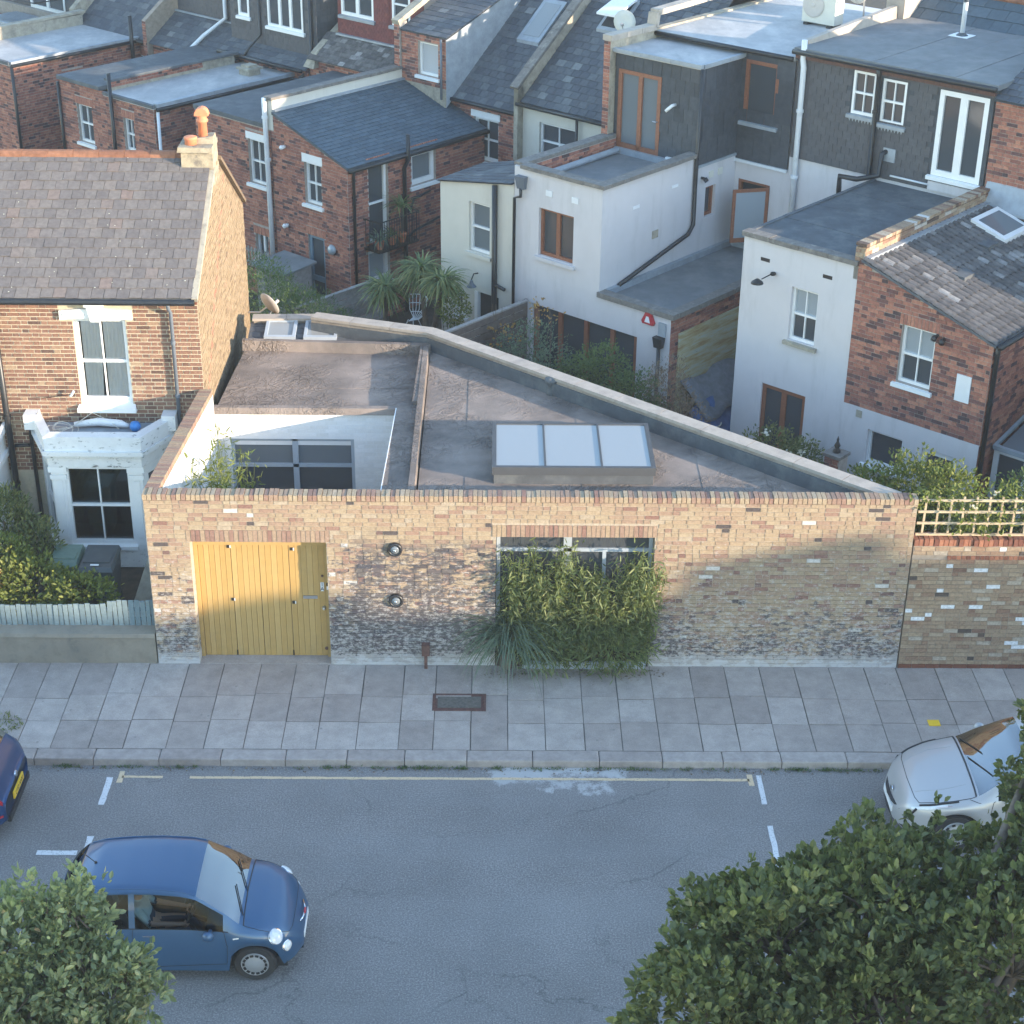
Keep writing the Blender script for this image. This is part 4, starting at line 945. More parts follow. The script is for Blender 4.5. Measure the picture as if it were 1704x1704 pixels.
# upper window with curtain
w = MB(); u0, u1 = CWIN[0], CWIN[1]; um = (u0 + u1) / 2
for a in ((u0, u0 + .08, 2.8, 4.40), (u1 - .06, u1, 2.8, 4.40), (u0 + .08, u1 - .06, 4.33, 4.40), (u0 + .08, u1 - .06, 2.8, 2.92), (u0 + .08, u1 - .06, 3.57, 3.62), (um - .012, um + .012, 2.92, 3.57), (um - .012, um + .012, 3.62, 4.33)): w.pbox(PC, *a, -.12, -.05 if a[1] - a[0] > .03 else -.07)
wi = w.build('window', 'white_paint', CO)
for a, b in ((u0 + .08, um), (um, u1 - .06)):
    for c, d in ((2.92, 3.57), (3.62, 4.33)):
        q = MB(); q.pbox(PC, a, b, c, d, -.10, -.095); q.build('pane', 'net_glass', wi)
def drape(pl, ua, ub, za, zb, d, n=26, amp=.025, gather=0.0, seed=1):
    r = random.Random(seed); q = MB(); V = []; rowsn = 7; ph = [r.uniform(0, 6) for _ in range(4)]
    for j in range(rowsn):
        t = j / (rowsn - 1); z = zb + (za - zb) * t; sh = gather * (t ** 1.5)
        for i in range(n): s = i / (n - 1); V.append(pl.P(ua + (ub - sh - ua) * s, z, d + amp * (math.sin(s * 31 + ph[0]) * .6 + math.sin(s * 57 + ph[1] + t * 2) * .4)))
    q.add(V, [(j * n + i, (j + 1) * n + i, (j + 1) * n + i + 1, j * n + i + 1) for j in range(rowsn - 1) for i in range(n - 1)]); return q
drape(PC, u0 + .1, um - .02, 2.92, 4.33, -.118, amp=.012, gather=.05, seed=2).build('curtain', 'curtain', wi, smooth=True)
drape(PC, um + .03, u1 - .06, 2.92, 4.33, -.118, amp=.012, gather=-.01, seed=5).build('curtain', 'curtain', wi, smooth=True)
m = MB(); m.pbox(PC, u0, u1, 2.8, 4.4, -.42, -.40); m.build('room_back', 'unlit_interior', wi)
m = MB(); m.hexa([PC.P(u0 - .06, 2.68, .12), PC.P(u1 + .06, 2.68, .12), PC.P(u1 + .06, 2.68, -.08), PC.P(u0 - .06, 2.68, -.08)], [PC.P(u0 - .06, 2.76, .12), PC.P(u1 + .06, 2.76, .12), PC.P(u1 + .03, 2.83, -.08), PC.P(u0 - .03, 2.83, -.08)]); m.build('sill', 'white_paint', wi)
m = MB(); n = 10
lo = []; hi = []
for i in range(n + 1):
    s = i / n; u = cu(-2.0) + 1.23 * s; bow = .035 * math.sin(math.pi * s); lo.append((u, 4.40 + bow * .6)); hi.append((u, 4.56 + bow))
for (a, b), (c, d) in zip(zip(lo, lo[1:]), zip(hi, hi[1:])):
    m.hexa([PC.P(a[0], a[1], .07), PC.P(b[0], b[1], .07), PC.P(b[0], b[1], -.03), PC.P(a[0], a[1], -.03)], [PC.P(c[0], c[1], .07), PC.P(d[0], d[1], .07), PC.P(d[0], d[1], -.03), PC.P(c[0], c[1], -.03)])
ln = m.build('lintel', 'white_paint', CO)
m = MB(); k = cu(-1.385); m.hexa([PC.P(k - .075, 4.38, .13), PC.P(k + .075, 4.38, .13), PC.P(k + .075, 4.38, .05), PC.P(k - .075, 4.38, .05)], [PC.P(k - .135, 4.66, .13), PC.P(k + .135, 4.66, .13), PC.P(k + .135, 4.66, .0), PC.P(k - .135, 4.66, .0)])
m.pbox(PC, k - .165, k + .165, 4.66, 4.72, -.0, .16); m.build('keystone', 'white_paint', ln)
for s in (cu(-1.95), cu(-1.21)):
    m = MB(); m.pbox(PC, s, s + .38, 4.45, 4.53, .07, .085); m.build('lintel_panel', 'weathered_white', ln)
# gutter and downpipes
m = MB(); m.tube([(-9, 3.80, EV - .09), (GX - .02, 3.80, EV - .09)], .055, 8); m.build('gutter', 'black_pipe', CO)
m = MB(); m.box(-9, GX, 3.88, 3.99, EV - .10, EV - .05); m.build('fascia', 'white_pipe', CO)
pipe(CO, [(-.12, 3.80, EV - .1), (-.12, 3.86, EV - .22), (-.10, 3.93, EV - .32), (-.10, 3.93, 2.2)], .033, 'grey_pipe', collars=[(-.10, 3.93, 4.0), (-.10, 3.93, 3.0)])
pipe(CO, [(-3.12, 3.87, EV - .1), (-3.10, 3.87, 2.55), (-3.08, 3.87, 0)], .055, 'black_pipe', collars=[(-3.10, 3.87, 2.6), (-3.09, 3.87, 1.3)])
pipe(CO, [(-2.45, 3.95, 2.45), (-2.72, 3.92, 2.40), (-2.74, 3.92, 2.25), (-2.72, 3.92, 0)], .035, 'black_pipe')
pipe(CO, [(-3.05, 3.9, 2.02), (-2.78, 3.9, 2.04)], .03, 'black_pipe', 'branch_pipe')
m = MB(); m.beam((-2.45, 3.9, 2.95), (-1.93, 3.9, 3.02), .012, .012); lf_ = m.build('flag_bracket', 'iron', CO)
m = MB(); m.tube([(-1.95, 3.88, 3.0), (-1.88, 3.86, 3.1)], .022, 8); m.build('bracket_end', 'white_pipe', lf_)
# canted bay
FY = 3.15; bayf = [(-2.62, 4.0), (-2.24, FY), (-.68, FY), (-.22, 4.0)]
def grow(d): return [(-2.62 - d, 4.0), (-2.24 - d * .5, FY - d), (-.68 + d * .5, FY - d), (-.22 + d, 4.0)]
by = MB()
by.prism(grow(.02)[::-1][::-1], 0.0, .42); bb = MB()
for q, z0, z1 in ((grow(.05), 2.00, 2.20), (grow(.09), 2.20, 2.235), (grow(.15), 2.26, 2.34), (grow(.10), 2.34, 2.42)): bb.prism(q, z0, z1)
bay = bb.build('bay_cornice', 'weathered_white', CO)
wl = MB(); pts = grow(.10); inn = grow(-.08)
for i in range(3):
    wl.hexa([(*pts[i], 2.42), (*pts[i + 1], 2.42), (*inn[i + 1], 2.42), (*inn[i], 2.42)], [(*pts[i], 2.60), (*pts[i + 1], 2.60), (*inn[i + 1], 2.62), (*inn[i], 2.62)])
for x in (-2.66, -.26): wl.box(x - .12, x + .12, 3.72, 3.98, 2.42, 2.70)
wl.build('bay_parapet', 'weathered_white', CO)
dt = MB()
for i in range(34): u = -2.26 + i * .0475; dt.box(u, u + .022, FY - .115, FY - .06, 2.236, 2.262)
dt.build('dentils', 'weathered_white', CO, kind='stuff')
m = MB(); m.prism(grow(0), 0, .45); m.build('bay_base', 'weathered_white', CO)
m = MB(); m.prism(inn, 2.40, 2.45); m.build('bay_roof', 'lead', CO)
m = MB()
PB = Pl((-2.24, FY), (1, 0))
for a in ((0, .22), (1.36, 1.56)):
    m.pbox(PB, a[0], a[1], .45, 2.0, -.12, .0); m.pbox(PB, a[0] + .05, a[1] - .05, .6, 1.72, 0, .018); m.pbox(PB, a[0] - .03, a[1] + .03, 1.76, 1.84, -.12, .035); m.pbox(PB, a[0] - .05, a[1] + .05, 1.9, 2.0, -.12, .05)
for p, q in ((bayf[0], bayf[1]), (bayf[2], bayf[3])):
    Q = Pl(p, (q[0] - p[0], q[1] - p[1])); L = math.hypot(q[0] - p[0], q[1] - p[1])
    m.pbox(Q, 0, .14, .45, 2, -.1, 0); m.pbox(Q, L - .14, L, .45, 2, -.1, -.002); m.pbox(Q, .14, L - .14, 1.84, 2.0, -.1, -.004)
m.build('bay_pilasters', 'white_paint', CO, kind='stuff')
bw = window(CO, PB, .22, 1.36, .47, 2.0, rec=.04, fw=.06, pane='clear_glass', cols=2, sill_over=.02)
m = MB(); m.prism([(-2.5, 3.9), (-2.2, 3.28), (-.72, 3.28), (-.35, 3.9)], .46, .48); m.prism([(-2.5, 3.95), (-2.5, 3.9), (-.35, 3.9), (-.35, 3.95)], .46, 2.0); m.build('bay_interior', 'unlit_interior', bw)
for p, q in ((bayf[0], bayf[1]), (bayf[2], bayf[3])):
    Q = Pl(p, (q[0] - p[0], q[1] - p[1])); L = math.hypot(q[0] - p[0], q[1] - p[1])
    window(CO, Q, .14, L - .14, .47, 1.84, rec=.04, fw=.05, cols=1, sill_over=.0)
# porch edge at the picture's left side
m = MB(); m.box(-3.9, -3.22, 3.1, 4.0, 0, 2.45); m.box(-3.95, -3.16, 3.04, 4.0, 2.30, 2.45); m.box(-3.95, -3.16, 3.04, 4.0, 1.85, 1.95); m.build('porch', 'white_paint', CO)
# things left on the bay roof
r_ = random.Random(6); q = MB()
for i in range(5):
    c = (-2.05 + r_.uniform(-.12, .12), 3.55 + r_.uniform(-.08, .08)); q.tube([(c[0] + .17 * math.cos(a), c[1] + .14 * math.sin(a), 2.48 + i * .018 + .03 * math.sin(a * 2 + i)) for a in [k * .35 for k in range(19)]], .006, 5)
q.tube([(-1.95, 3.6, 2.52), (-1.6, 3.85, 2.7), (-1.3, 3.75, 2.6), (-1.1, 3.6, 2.5)], .006, 5)
q.build('cable_coil', 'rope', label='loose pale cable coiled on the roof of the white bay window', cat='cable')
q = MB(); q.lathe((-.82, 3.62, 2.46), [(.02, 0), (.07, .02), (.098, .075), (.098, .11), (.07, .165), (.02, .185)], 16); q.build('ball', 'blue_plastic', smooth=True, label='blue ball lying on the roof of the white bay window', cat='ball')
q = MB(); q.tube([(-1.9, 3.72, 2.53), (-1.5, 3.78, 2.56), (-1.1, 3.75, 2.54), (-.95, 3.7, 2.52)], [.05, .075, .07, .03], 8); q.build('rolled_sheet', 'weathered_white', smooth=True, label='grimy rolled sheet lying along the roof of the white bay window', cat='sheet')
# satellite dish on the gable's back corner
def dish(root, c, aim, rad, mat='dish_grey'):
    a = Vector(aim).normalized(); x = a.orthogonal().normalized(); y = a.cross(x); m = MB(); n = 20; V = []
    for rr, h in ((0, .0), (.5, .03), (1, .11)):
        for k in range(n): t_ = 2 * math.pi * k / n; V.append(tuple(Vector(c) + (x * math.cos(t_) * .9 + y * math.sin(t_)) * rad * rr + a * h * rad * 2))
    V2 = [tuple(Vector(v) - a * .012) for v in V]
    m.add(V + V2, [(i * n + k, i * n + (k + 1) % n, (i + 1) * n + (k + 1) % n, (i + 1) * n + k) for i in range(2) for k in range(n)] + [(3 * n + i * n + k, 3 * n + (i + 1) * n + k, 3 * n + (i + 1) * n + (k + 1) % n, 3 * n + i * n + (k + 1) % n) for i in range(2) for k in range(n)] + [(2 * n + k, 2 * n + (k + 1) % n, 5 * n + (k + 1) % n, 5 * n + k) for k in range(n)])
    m.build('reflector', mat, root, smooth=True)
    e = Vector(c) + a * rad * 1.15 - Vector((0, 0, rad * .35)); m = MB(); m.tube([Vector(c) - Vector((0, 0, rad * .95)), e], .012, 6); m.build('arm', 'steel', root)
    m = MB(); m.tube([e, e - a * .1], .035, 8); m.build('receiver', 'dish_grey', root, smooth=True)
    return root
t = thing('satellite_dish', 'beige satellite dish on the back corner of the yellow brick gable', 'satellite dish', (.62, 9.6, 2.4))
dish(t, (.78, 9.62, 2.5), (.55, .62, .35), .26); m = MB(); m.tube([(.37, 9.6, 2.35), (.6, 9.6, 2.35), (.74, 9.62, 2.45)], .02, 6); m.build('bracket', 'steel', t)

# front garden of the cottage
t = thing('low_wall', 'low rendered front garden wall under the blue fence', 'wall', (-4.5, .15, 0), base=(0, 0, 0)); t.location = (0, 0, 0)
m = MB(); m.box(-9, -.02, .0, .34, -.05, .50); m.build('wall_body', 'low_wall_render', t)
m = MB(); m.hexa([(-9, -.03, .50), (-.02, -.03, .50), (-.02, .37, .50), (-9, .37, .50)], [(-9, -.01, .56), (-.02, -.01, .56), (-.02, .36, .60), (-9, .36, .60)]); m.build('wall_cap', 'low_wall_render', t)
t = thing('slat_fence', 'blue-grey painted slat fence on the low garden wall', 'fence', (0, .25, .56), base=(0, .25, .56)); r_ = random.Random(2)
x = -4.2
while x < -.10:
    wd = r_.uniform(.075, .10); h = .36 + .012 * (x + 4) + r_.uniform(-.012, .012) + (.06 if x > -.9 else 0)
    piece('slat', 'fence_paint', r_.random(), (x + wd / 2, .23 + r_.uniform(-.008, .008), .58 + h / 2), (wd - .012, .018, h), t, (r_.uniform(-.02, .02), r_.uniform(-.035, .035) * (2 if -1 < x < -.5 else .6), r_.uniform(-.03, .03))); x += wd
for z in (.66, .84): m = MB(); m.box(-4.3, -.08, .25, .285, z, z + .05); m.build('rail', 'fence_paint', t)
def wheelie(name, label, x, y, z, w, d, h, mat, lidmat, rz=0):
    t = thing(name, label, 'bin', (x, y, 0), rz, base=(0, 0, 0)); m = MB()
    m.hexa([(-w * .4, -d * .4, .02), (w * .4, -d * .4, .02), (w * .4, d * .4, .02), (-w * .4, d * .4, .02)], [(-w / 2, -d / 2, h - .06), (w / 2, -d / 2, h - .06), (w / 2, d / 2, h - .06), (-w / 2, d / 2, h - .06)]); m.build('body', mat, t)
    m = MB(); m.hexa([(-w * .53, -d * .56, h - .06), (w * .53, -d * .56, h - .06), (w * .53, d * .53, h - .06), (-w * .53, d * .53, h - .06)], [(-w * .47, -d * .48, h), (w * .47, -d * .48, h), (w * .47, d * .5, h + .03), (-w * .47, d * .5, h + .03)])
    m.box(-w * .4, w * .4, -d * .3, d * .35, h - .01, h + .018 + .01); lid = m.build('lid', lidmat, t)
    m = MB(); m.tube([(-w * .42, d * .58, h - .02), (w * .42, d * .58, h - .02)], .016, 8); m.build('handle', mat, t)
    for s in (-1, 1): m = MB(); m.lathe((s * w * .36, d * .42, .1), [(.1, -.03), (.1, .03)], 14, axis='x'); m.build('wheel', 'tyre', t)
    return t, lid
wb, lid = wheelie('wheelie_bin', 'dark grey wheelie bin with a white tag on its lid', -1.20, 1.66, 0, .56, .74, 1.04, 'bin_grey', 'bin_grey')
m = MB(); m.box(-.08, .06, -.34, -.30, 1.065, 1.075); m.build('tag', 'plate_white', lid)
wheelie('wheelie_bin', 'green-lidded wheelie bin half hidden by the front garden shrub', -1.80, 1.85, 0, .48, .60, .98, 'bin_green', 'bin_green')
q = MB(); q.hexa([(-.75, 1.5, .02), (-.10, 1.5, .02), (-.10, 1.62, .02), (-.75, 1.62, .02)], [(-.42, 1.86, .95), (-.12, 1.86, .95), (-.12, 1.94, .95), (-.40, 1.94, .95)]); q.build('leaning_slab', 'cement', label='broken grey slab leaning beside the wheelie bin', cat='slab')
q = MB(); q.hexa([(-.78, 1.25, .0), (-.45, 1.2, .0), (-.42, 1.5, .0), (-.75, 1.52, .0)], [(-.70, 1.3, .30), (-.5, 1.27, .34), (-.48, 1.44, .33), (-.68, 1.45, .28)]); q.build('sack', 'plate_white', label='small white sack on the ground by the leaning slab', cat='sack')
P, D = shell([(-2.3, 1.1, .75, .9, .62, .52), (-1.35, .85, .72, .62, .42, .42), (-3.3, 1.2, .8, .9, .7, .65), (-2.75, 1.5, 1.15, .5, .4, .32)], 9000, 3, .6, 4, .04)
t = thing('garden_shrub', 'dense glossy shrub spilling over the blue slat fence', 'shrub', (-2.3, 1.1, 0)); leaves('crown', 'leaf_lime', t, P, .075, D, .5, 4, 1.0, up=.3)
m = MB()
for i in range(9): a = i * .7; m.tube([(-2.3 + .1 * math.cos(a), 1.1, 0), (-2.3 + .8 * math.cos(a), 1.1 + .4 * math.sin(a), .8)], .015, 5)
m.build('stems', 'bark', t)
P, D = shell([(-2.95, 2.45, 1.1, .55, .45, .75), (-2.35, 2.1, .95, .42, .35, .55)], 3500, 13, .5, 5, .05)
t = thing('tall_leafy_plant', 'tall dark leafy plant growing against the cottage beside the bay', 'plant', (-2.8, 2.3, 0)); leaves('foliage', 'leaf_dark', t, P, .11, D, .3, 14, .9, up=.4)
m = MB()
for i in range(7): m.tube([(-2.8 + .1 * i - .3, 2.3, 0), (-2.8 + .12 * i - .36, 2.3, 1.4)], .012, 5)
m.build('stems', 'bark', t)
P, D = shell([(-2.95, .8, 1.15, .28, .24, .3)], 420, 23, .3, 3, .04); t = thing('orange_leafed_shrub', 'orange autumn-leaved shrub at the left end of the blue fence', 'shrub', (-2.9, .8, 0)); leaves('foliage', 'leaf_orange', t, P, .07, D, .5, 24)
m = MB(); m.tube([(-2.95, .8, 0), (-2.95, .8, 1.1)], .015, 5); m.build('stem', 'bark', t)

# ================================================================== garden wall and trellis on the right
GWL = thing('garden_wall', 'weathered stock brick garden wall with orange brick-on-edge top', 'wall', (12.02, 0, 0)); PW = Pl((12.02, .0), (1, 0))
m = MB(); wall(m, PW, 0, 6, -.05, 2.26, thick=.22); m.build('wall', 'garden_mortar', GWL)
gwt = lambda r, u, z: 1.0 if r.random() < .035 else min(.9, max(0, r.gauss(.5, .22)))
b1 = courses(PW, 0, 6, .07, 2.02, seed=61, bond='mixed', tone=gwt) + courses(PW, 0, 6, 2.10, 2.26, seed=62, bond='mixed', tone=gwt)
lay_bricks([(PW, [b for b in b1 if b[0] < 4], -.005, .009)], 'garden_brick', GWL, 300, 8)
rb = [(a, b, c, d, t) for a, b, c, d, t in soldiers(PW, .55, 6, 2.02, 2.095, P=.075, seed=63)]
rc = [(a, b, c, d + random.Random(int(a * 777)).uniform(-.012, .012), t) for a, b, c, d, t in soldiers(PW, 0, 6, 2.265, 2.39, P=.078, seed=64)]
base_ = [(a, b, c, d, t * .3) for a, b, c, d, t in courses(PW, 0, 6, 0, .07, seed=65, bond='stretcher')]
joined_bricks([brick_arrays(PW, rb, -.005, .010, 66), brick_arrays(PW, rc, -.22, .02, 67, .014), brick_arrays(PW, base_, 0, .02, 68)], 'orange_brick', GWL, 'coping_bricks')
t = thing('trellis', 'square timber trellis on top of the garden wall', 'trellis', (12.1, .12, 2.39)); r_ = random.Random(5)
for z in (2.42, 2.62, 2.82, 3.02): piece('slat', 'trellis_wood', r_.random(), (14.1, .10, z), (4.1, .028, .035), t)
x = 12.16
while x < 16: piece('slat', 'trellis_wood', r_.random(), (x, .13, 2.73), (.032, .026, .68), t, (0, r_.uniform(-.02, .02), 0)); x += .2
P, D = shell([(13.2, .2, 3.0, .9, .16, .28), (13.0, .15, 2.62, .7, .12, .22), (14.4, .2, 2.9, .9, .2, .4), (12.25, .12, 3.08, .45, .14, .10)], 1500, 31, .2, 3, .05)
t = thing('climbing_rose', 'thin climbing rose with pale blooms threading the trellis', 'climbing plant', (13.2, .3, 0)); leaves('foliage', 'leaf_lime', t, P, .075, D, .5, 32)
m = MB(); r_ = random.Random(77)
for i in range(9):
    x = 12.2 + i * .33; m.tube([(x, .3, 0), (x + .1, .25, 2.0), (x + .25, .16, 2.6), (x + .5 + r_.uniform(-.2, .3), .14, 3.0 + r_.uniform(0, .2))], [.012, .01, .008, .004], 5)
m.build('stems', 'bark', t)
bl = [(12.95 + i * .37 + r_.uniform(-.1, .1), .1, 2.75 + r_.uniform(0, .5)) for i in range(6)]
P = np.repeat(np.array(bl), 9, 0) + np.random.default_rng(3).normal(size=(54, 3)) * .02; leaves('blooms', 'petal', t, P, .055, None, .8, 33, shape=4)

# ================================================================== back terrace (coordinates a along the row, b into the row)
MB_ = 8.6                                                    # rear wall line of the main houses
def fB(a0, b): return Pl((a0, b), (1, 0))                    # face looking at the gardens
def fA(a, b0): return Pl((a, b0), (0, 1))                    # face looking right
def hole(*rs):
    def sk(c): return any(r[0] - .1 < c[0] < r[1] + .1 and r[2] - .05 < c[2] < r[3] + .08 for r in rs)
    return sk
def holeB(*rs):
    def sk(c): return any(r[0] - .1 < c[1] < r[1] + .1 and r[2] - .05 < c[2] < r[3] + .08 for r in rs)
    return sk
def hung(parent, a0, a1, b, z0, z1, mat, holes=(), seed=1, tw=.26, th=.17, gap=0.0):
    m = MB(); wall(m, fB(a0, b), 0, a1 - a0, z0, z1, [(h[0] - a0, h[1] - a0, h[2], h[3]) for h in holes], .1); m.build('dormer_wall', 'slate_black', parent)
    slate_roof(parent, (a0, b - .001, z0), (a1, b - .001, z0), (a1, b - .001, z1), (a0, b - .001, z1), tw, th, mat, 'hung_slates', seed, .006, .008, skip=hole(*holes), slip=.01)
def hungA(parent, a, b0, b1, z0, z1, mat, holes=(), seed=1, tw=.26, th=.17):
    m = MB(); wall(m, fA(a, b0), 0, b1 - b0, z0, z1, [(h[0] - b0, h[1] - b0, h[2], h[3]) for h in holes], .1); m.build('dormer_cheek', 'slate_black', parent)
    slate_roof(parent, (a + .001, b0, z0), (a + .001, b1, z0), (a + .001, b1, z1), (a + .001, b0, z1), tw, th, mat, 'hung_slates', seed, .006, .008, skip=holeB(*holes), slip=.01)
def rface(parent, a0, a1, b, z0, zt, ops, mat, reveal=.1, thick=0):
    m = MB(); wall(m, fB(a0, b), 0, a1 - a0, z0, zt, [(o[0] - a0, o[1] - a0, o[2], o[3]) for o in ops], reveal, thick=thick); return m.build('wall', mat, parent)
def rfaceA(parent, a, b0, b1, z0, zt, ops, mat, reveal=.1):
    m = MB(); wall(m, fA(a, b0), 0, b1 - b0, z0, zt, [(o[0] - b0, o[1] - b0, o[2], o[3]) for o in ops], reveal); return m.build('wall', mat, parent)
def bB(parent, a0, a1, b, z0, zt, ops=(), seed=1, **k): return brick_face(parent, fB(a0, b), 0, a1 - a0, z0, zt, [(o[0] - a0, o[1] - a0, o[2], o[3]) for o in ops], 'red', seed, **k)
def bA(parent, a, b0, b1, z0, zt, ops=(), seed=1, **k): return brick_face(parent, fA(a, b0), 0, b1 - b0, z0, zt, [(o[0] - b0, o[1] - b0, o[2], o[3]) for o in ops], 'red', seed, **k)
def wB(parent, b, a0, a1, z0, z1, **k): return window(parent, fB(0, b), a0, a1, z0, z1, **k)
def wA(parent, a, b0, b1, z0, z1, **k): return window(parent, fA(a, 0), b0, b1, z0, z1, **k)
def blk(parent, name, mat, a0, a1, b0, b1, z0, z1, **k):
    m = MB(); m.box(a0, a1, b0, b1, z0, z1); return m.build(name, mat, parent, **k)
def body(parent, a0, a1, z, b0=MB_ + .15, b1=14.4, mat='red_mortar'): return blk(parent, 'main_body', mat, a0, a1, b0, b1, -.05, z)
RIDGE_B, RIDGE_Z = 12.3, 7.7
def main_roof(parent, a0, a1, ez, seed, eb=MB_ - .12, mat='slate', rb=RIDGE_B, rz=RIDGE_Z, skip=None, tw=.25, th=.2):
    m = MB(); m.add([(a0, eb, ez - .02), (a1, eb, ez - .02), (a1, rb, rz - .02), (a0, rb, rz - .02)], [(0, 1, 2, 3)]); m.add([(a1, 14.6, ez + .6), (a0, 14.6, ez + .6), (a0, rb, rz - .02), (a1, rb, rz - .02)], [(0, 1, 2, 3)]); rf = m.build('roof', 'felt_dark', parent)
    slate_roof(rf, (a0, eb, ez), (a1, eb, ez), (a1, rb, rz), (a0, rb, rz), tw, th, mat, 'slates', seed, skip=skip)
    return rf
def coping_run(parent, pts, w, h, mat, name='coping', n=None, seed=1, top=True):
    """separate coping blocks along a polyline of (a,b,z) points, z = top"""
    r = random.Random(seed)
    for p, q in zip(pts, pts[1:]):
        p, q = Vector(p), Vector(q); L = (q - p).length; k = n or max(1, round(L / .6))
        for i in range(k):
            m = MB(); a = p + (q - p) * (i / k) + (q - p).normalized() * .004; b = p + (q - p) * ((i + 1) / k) - (q - p).normalized() * .004
            dz = Vector((0, 0, -h / 2 + r.uniform(-.004, .004))); m.beam(a + dz, b + dz, w, h, 0, r.random()); m.build(name, mat, parent)
def lamp_spot(parent, p, n, mat='black_plastic'):
    m = MB(); p = Vector(p); n = Vector(n); m.tube([p, p + n * .09], .03, 8); m.tube([p + n * .09, p + n * .15 + Vector((0, 0, -.05))], .05, 8); return m.build('outdoor_lamp', mat, parent, smooth=True)

# ---------------------------------------------------------------- right-hand red brick house (R)
HR = tthing('terrace_house', 'red brick house at the right with grey ribbed tile roof and white-rendered ground floor', 'house', -2.3, 6.3, group='terraced houses behind the studio')
a0, a1 = -3.71, -.93
wu = (-2.70, -2.03, 2.92, 4.02); wl_ = (-3.14, -2.40, 1.15, 1.83); dr = (-2.01, -1.31, 0, 1.82)
bB(HR, a0, a1, 4.0, 2.2, (5.02, 4.16), [wu], 101)
rface(HR, a0, a1 + .005, 3.985, -.05, 2.2, [wl_, dr], 'white_render')
blk(HR, 'render_ledge', 'white_render', a0, a1 + .006, 3.986, 4.02, 2.19, 2.203)
bA(HR, a1, 4.0, 8.6, 0, 4.14, (), 102)
wB(HR, 4.0, *wu, pane='glass_frost', low_pane='glass'); wB(HR, 3.985, *wl_, style='casement', cols=1)
f = MB(); P_ = fB(0, 3.985)
for q in ((-2.01, -1.93, 0, 1.82), (-1.39, -1.31, 0, 1.82), (-1.93, -1.39, 1.72, 1.82), (-1.93, -1.39, .0, .1)): f.pbox(P_, *q, -.14, -.05)
d_ = f.build('door', 'white_paint', HR); f = MB(); f.pbox(P_, -1.90, -1.42, .1, 1.70, -.12, -.09); f.build('pane', 'glass', d_)
m = MB(); m.pbox(P_, -1.955, -1.945, 1.2, 1.32, -.05, -.02); m.build('handle', 'iron', d_)
def pantiles(parent, ae, ze, at, zt, b0, b1, rows, per, seed, mat='pantile'):
    V, F, T = [], [], []; r = random.Random(seed); ns = 5; nb = int((b1 - b0) / per); k = 0
    for j in range(rows):
        t0, t1 = j / rows, (j + 1.12) / rows; t1 = min(t1, 1)
        for i in range(nb):
            tone = r.random()
            for s in range(ns + 1):
                bb = b0 + (i + s / ns) * per; h = .040 * abs(math.sin(math.pi * s / ns)) ** .8
                for t, e in ((t0, .022), (t1, .002)): V.append((ae + (at - ae) * t, bb, ze + (zt - ze) * t + h + e))
            for s in range(ns): q = k + 2 * s; F.append((q, q + 2, q + 3, q + 1)); T.append(tone)
            # end face of the tile
            k += 2 * (ns + 1)
    me = np_mesh('roof_tiles', V, F, T, _base(parent)); return mesh_obj('roof_tiles', me, parent, mat, kind='stuff')
m = MB(); m.hexa([(-3.62, 3.92, 4.98), (-.86, 3.92, 4.09), (-.86, 8.6, 4.09), (-3.62, 8.6, 4.98)], [(-3.62, 3.92, 5.02), (-.86, 3.92, 4.13), (-.86, 8.6, 4.13), (-3.62, 8.6, 5.02)]); rr_ = m.build('roof', 'felt_dark', HR)
pantiles(rr_, -.86, 4.135, -3.60, 5.025, 3.93, 8.6, 13, .165, 7)
# black drain and gutter
pipe(HR, [(-.80, 3.95, 4.10), (-.80, 8.6, 4.10)], .05, 'black_pipe', 'gutter'); pipe(HR, [(-.84, 4.0, 4.08), (-.87, 4.06, 3.9), (-.88, 4.07, 0)], .045, 'black_pipe', collars=[(-.88, 4.07, 3.0), (-.88, 4.07, 1.6)])
# party parapet with brick-on-edge top
m = MB(); m.box(-3.80, -3.60, 4.0, 8.6, 4.6, 5.14); pw_ = m.build('party_wall', 'cement', HR)
pp = fA(-3.60, 4.0); joined_bricks([brick_arrays(pp, courses(pp, 0, 4.6, 5.06, 5.22, seed=111, bond='stretcher'), -.2, .006, 112), brick_arrays(pp, soldiers(pp, 0, 4.6, 5.22, 5.29, P=.11, seed=113), -.21, .015, 113), brick_arrays(fB(-3.80, 4.0), courses(fB(-3.8, 4), 0, .2, 4.95, 5.22, seed=114), -.1, .006, 114)], 'garden_brick', HR)
blk(HR, 'lead_flashing', 'lead', -3.60, -3.48, 4.0, 8.6, 4.985, 5.06)
q = lambda a, b: (a, b, 5.02 - (a + 3.62) * .322)
m = MB(); c = [(-3.30, 7.3), (-2.55, 7.3), (-2.55, 8.35), (-3.30, 8.35)]; m.hexa([(*x, q(*x)[2] + .02) for x in c], [(*x, q(*x)[2] + .12) for x in c]); rl = m.build('rooflight', 'white_paint', rr_)
c = [(-3.2, 7.42), (-2.65, 7.42), (-2.65, 8.23), (-3.2, 8.23)]; m = MB(); m.hexa([(*x, q(*x)[2] + .1) for x in c], [(*x, q(*x)[2] + .126) for x in c]); m.build('pane', 'glass_pale', rl)
for ca, cb in ((-2.35, 5.4), (-2.7, 6.9)):
    m = MB(); c = [(ca - .12, cb - .2), (ca + .12, cb - .2), (ca + .12, cb + .2), (ca - .12, cb + .2)]; m.hexa([(*x, q(*x)[2] + .02) for x in c], [(*x, q(*x)[2] + (.11 if x[0] > ca else .055)) for x in c]); m.build('roof_vent', 'felt_dark', rr_)
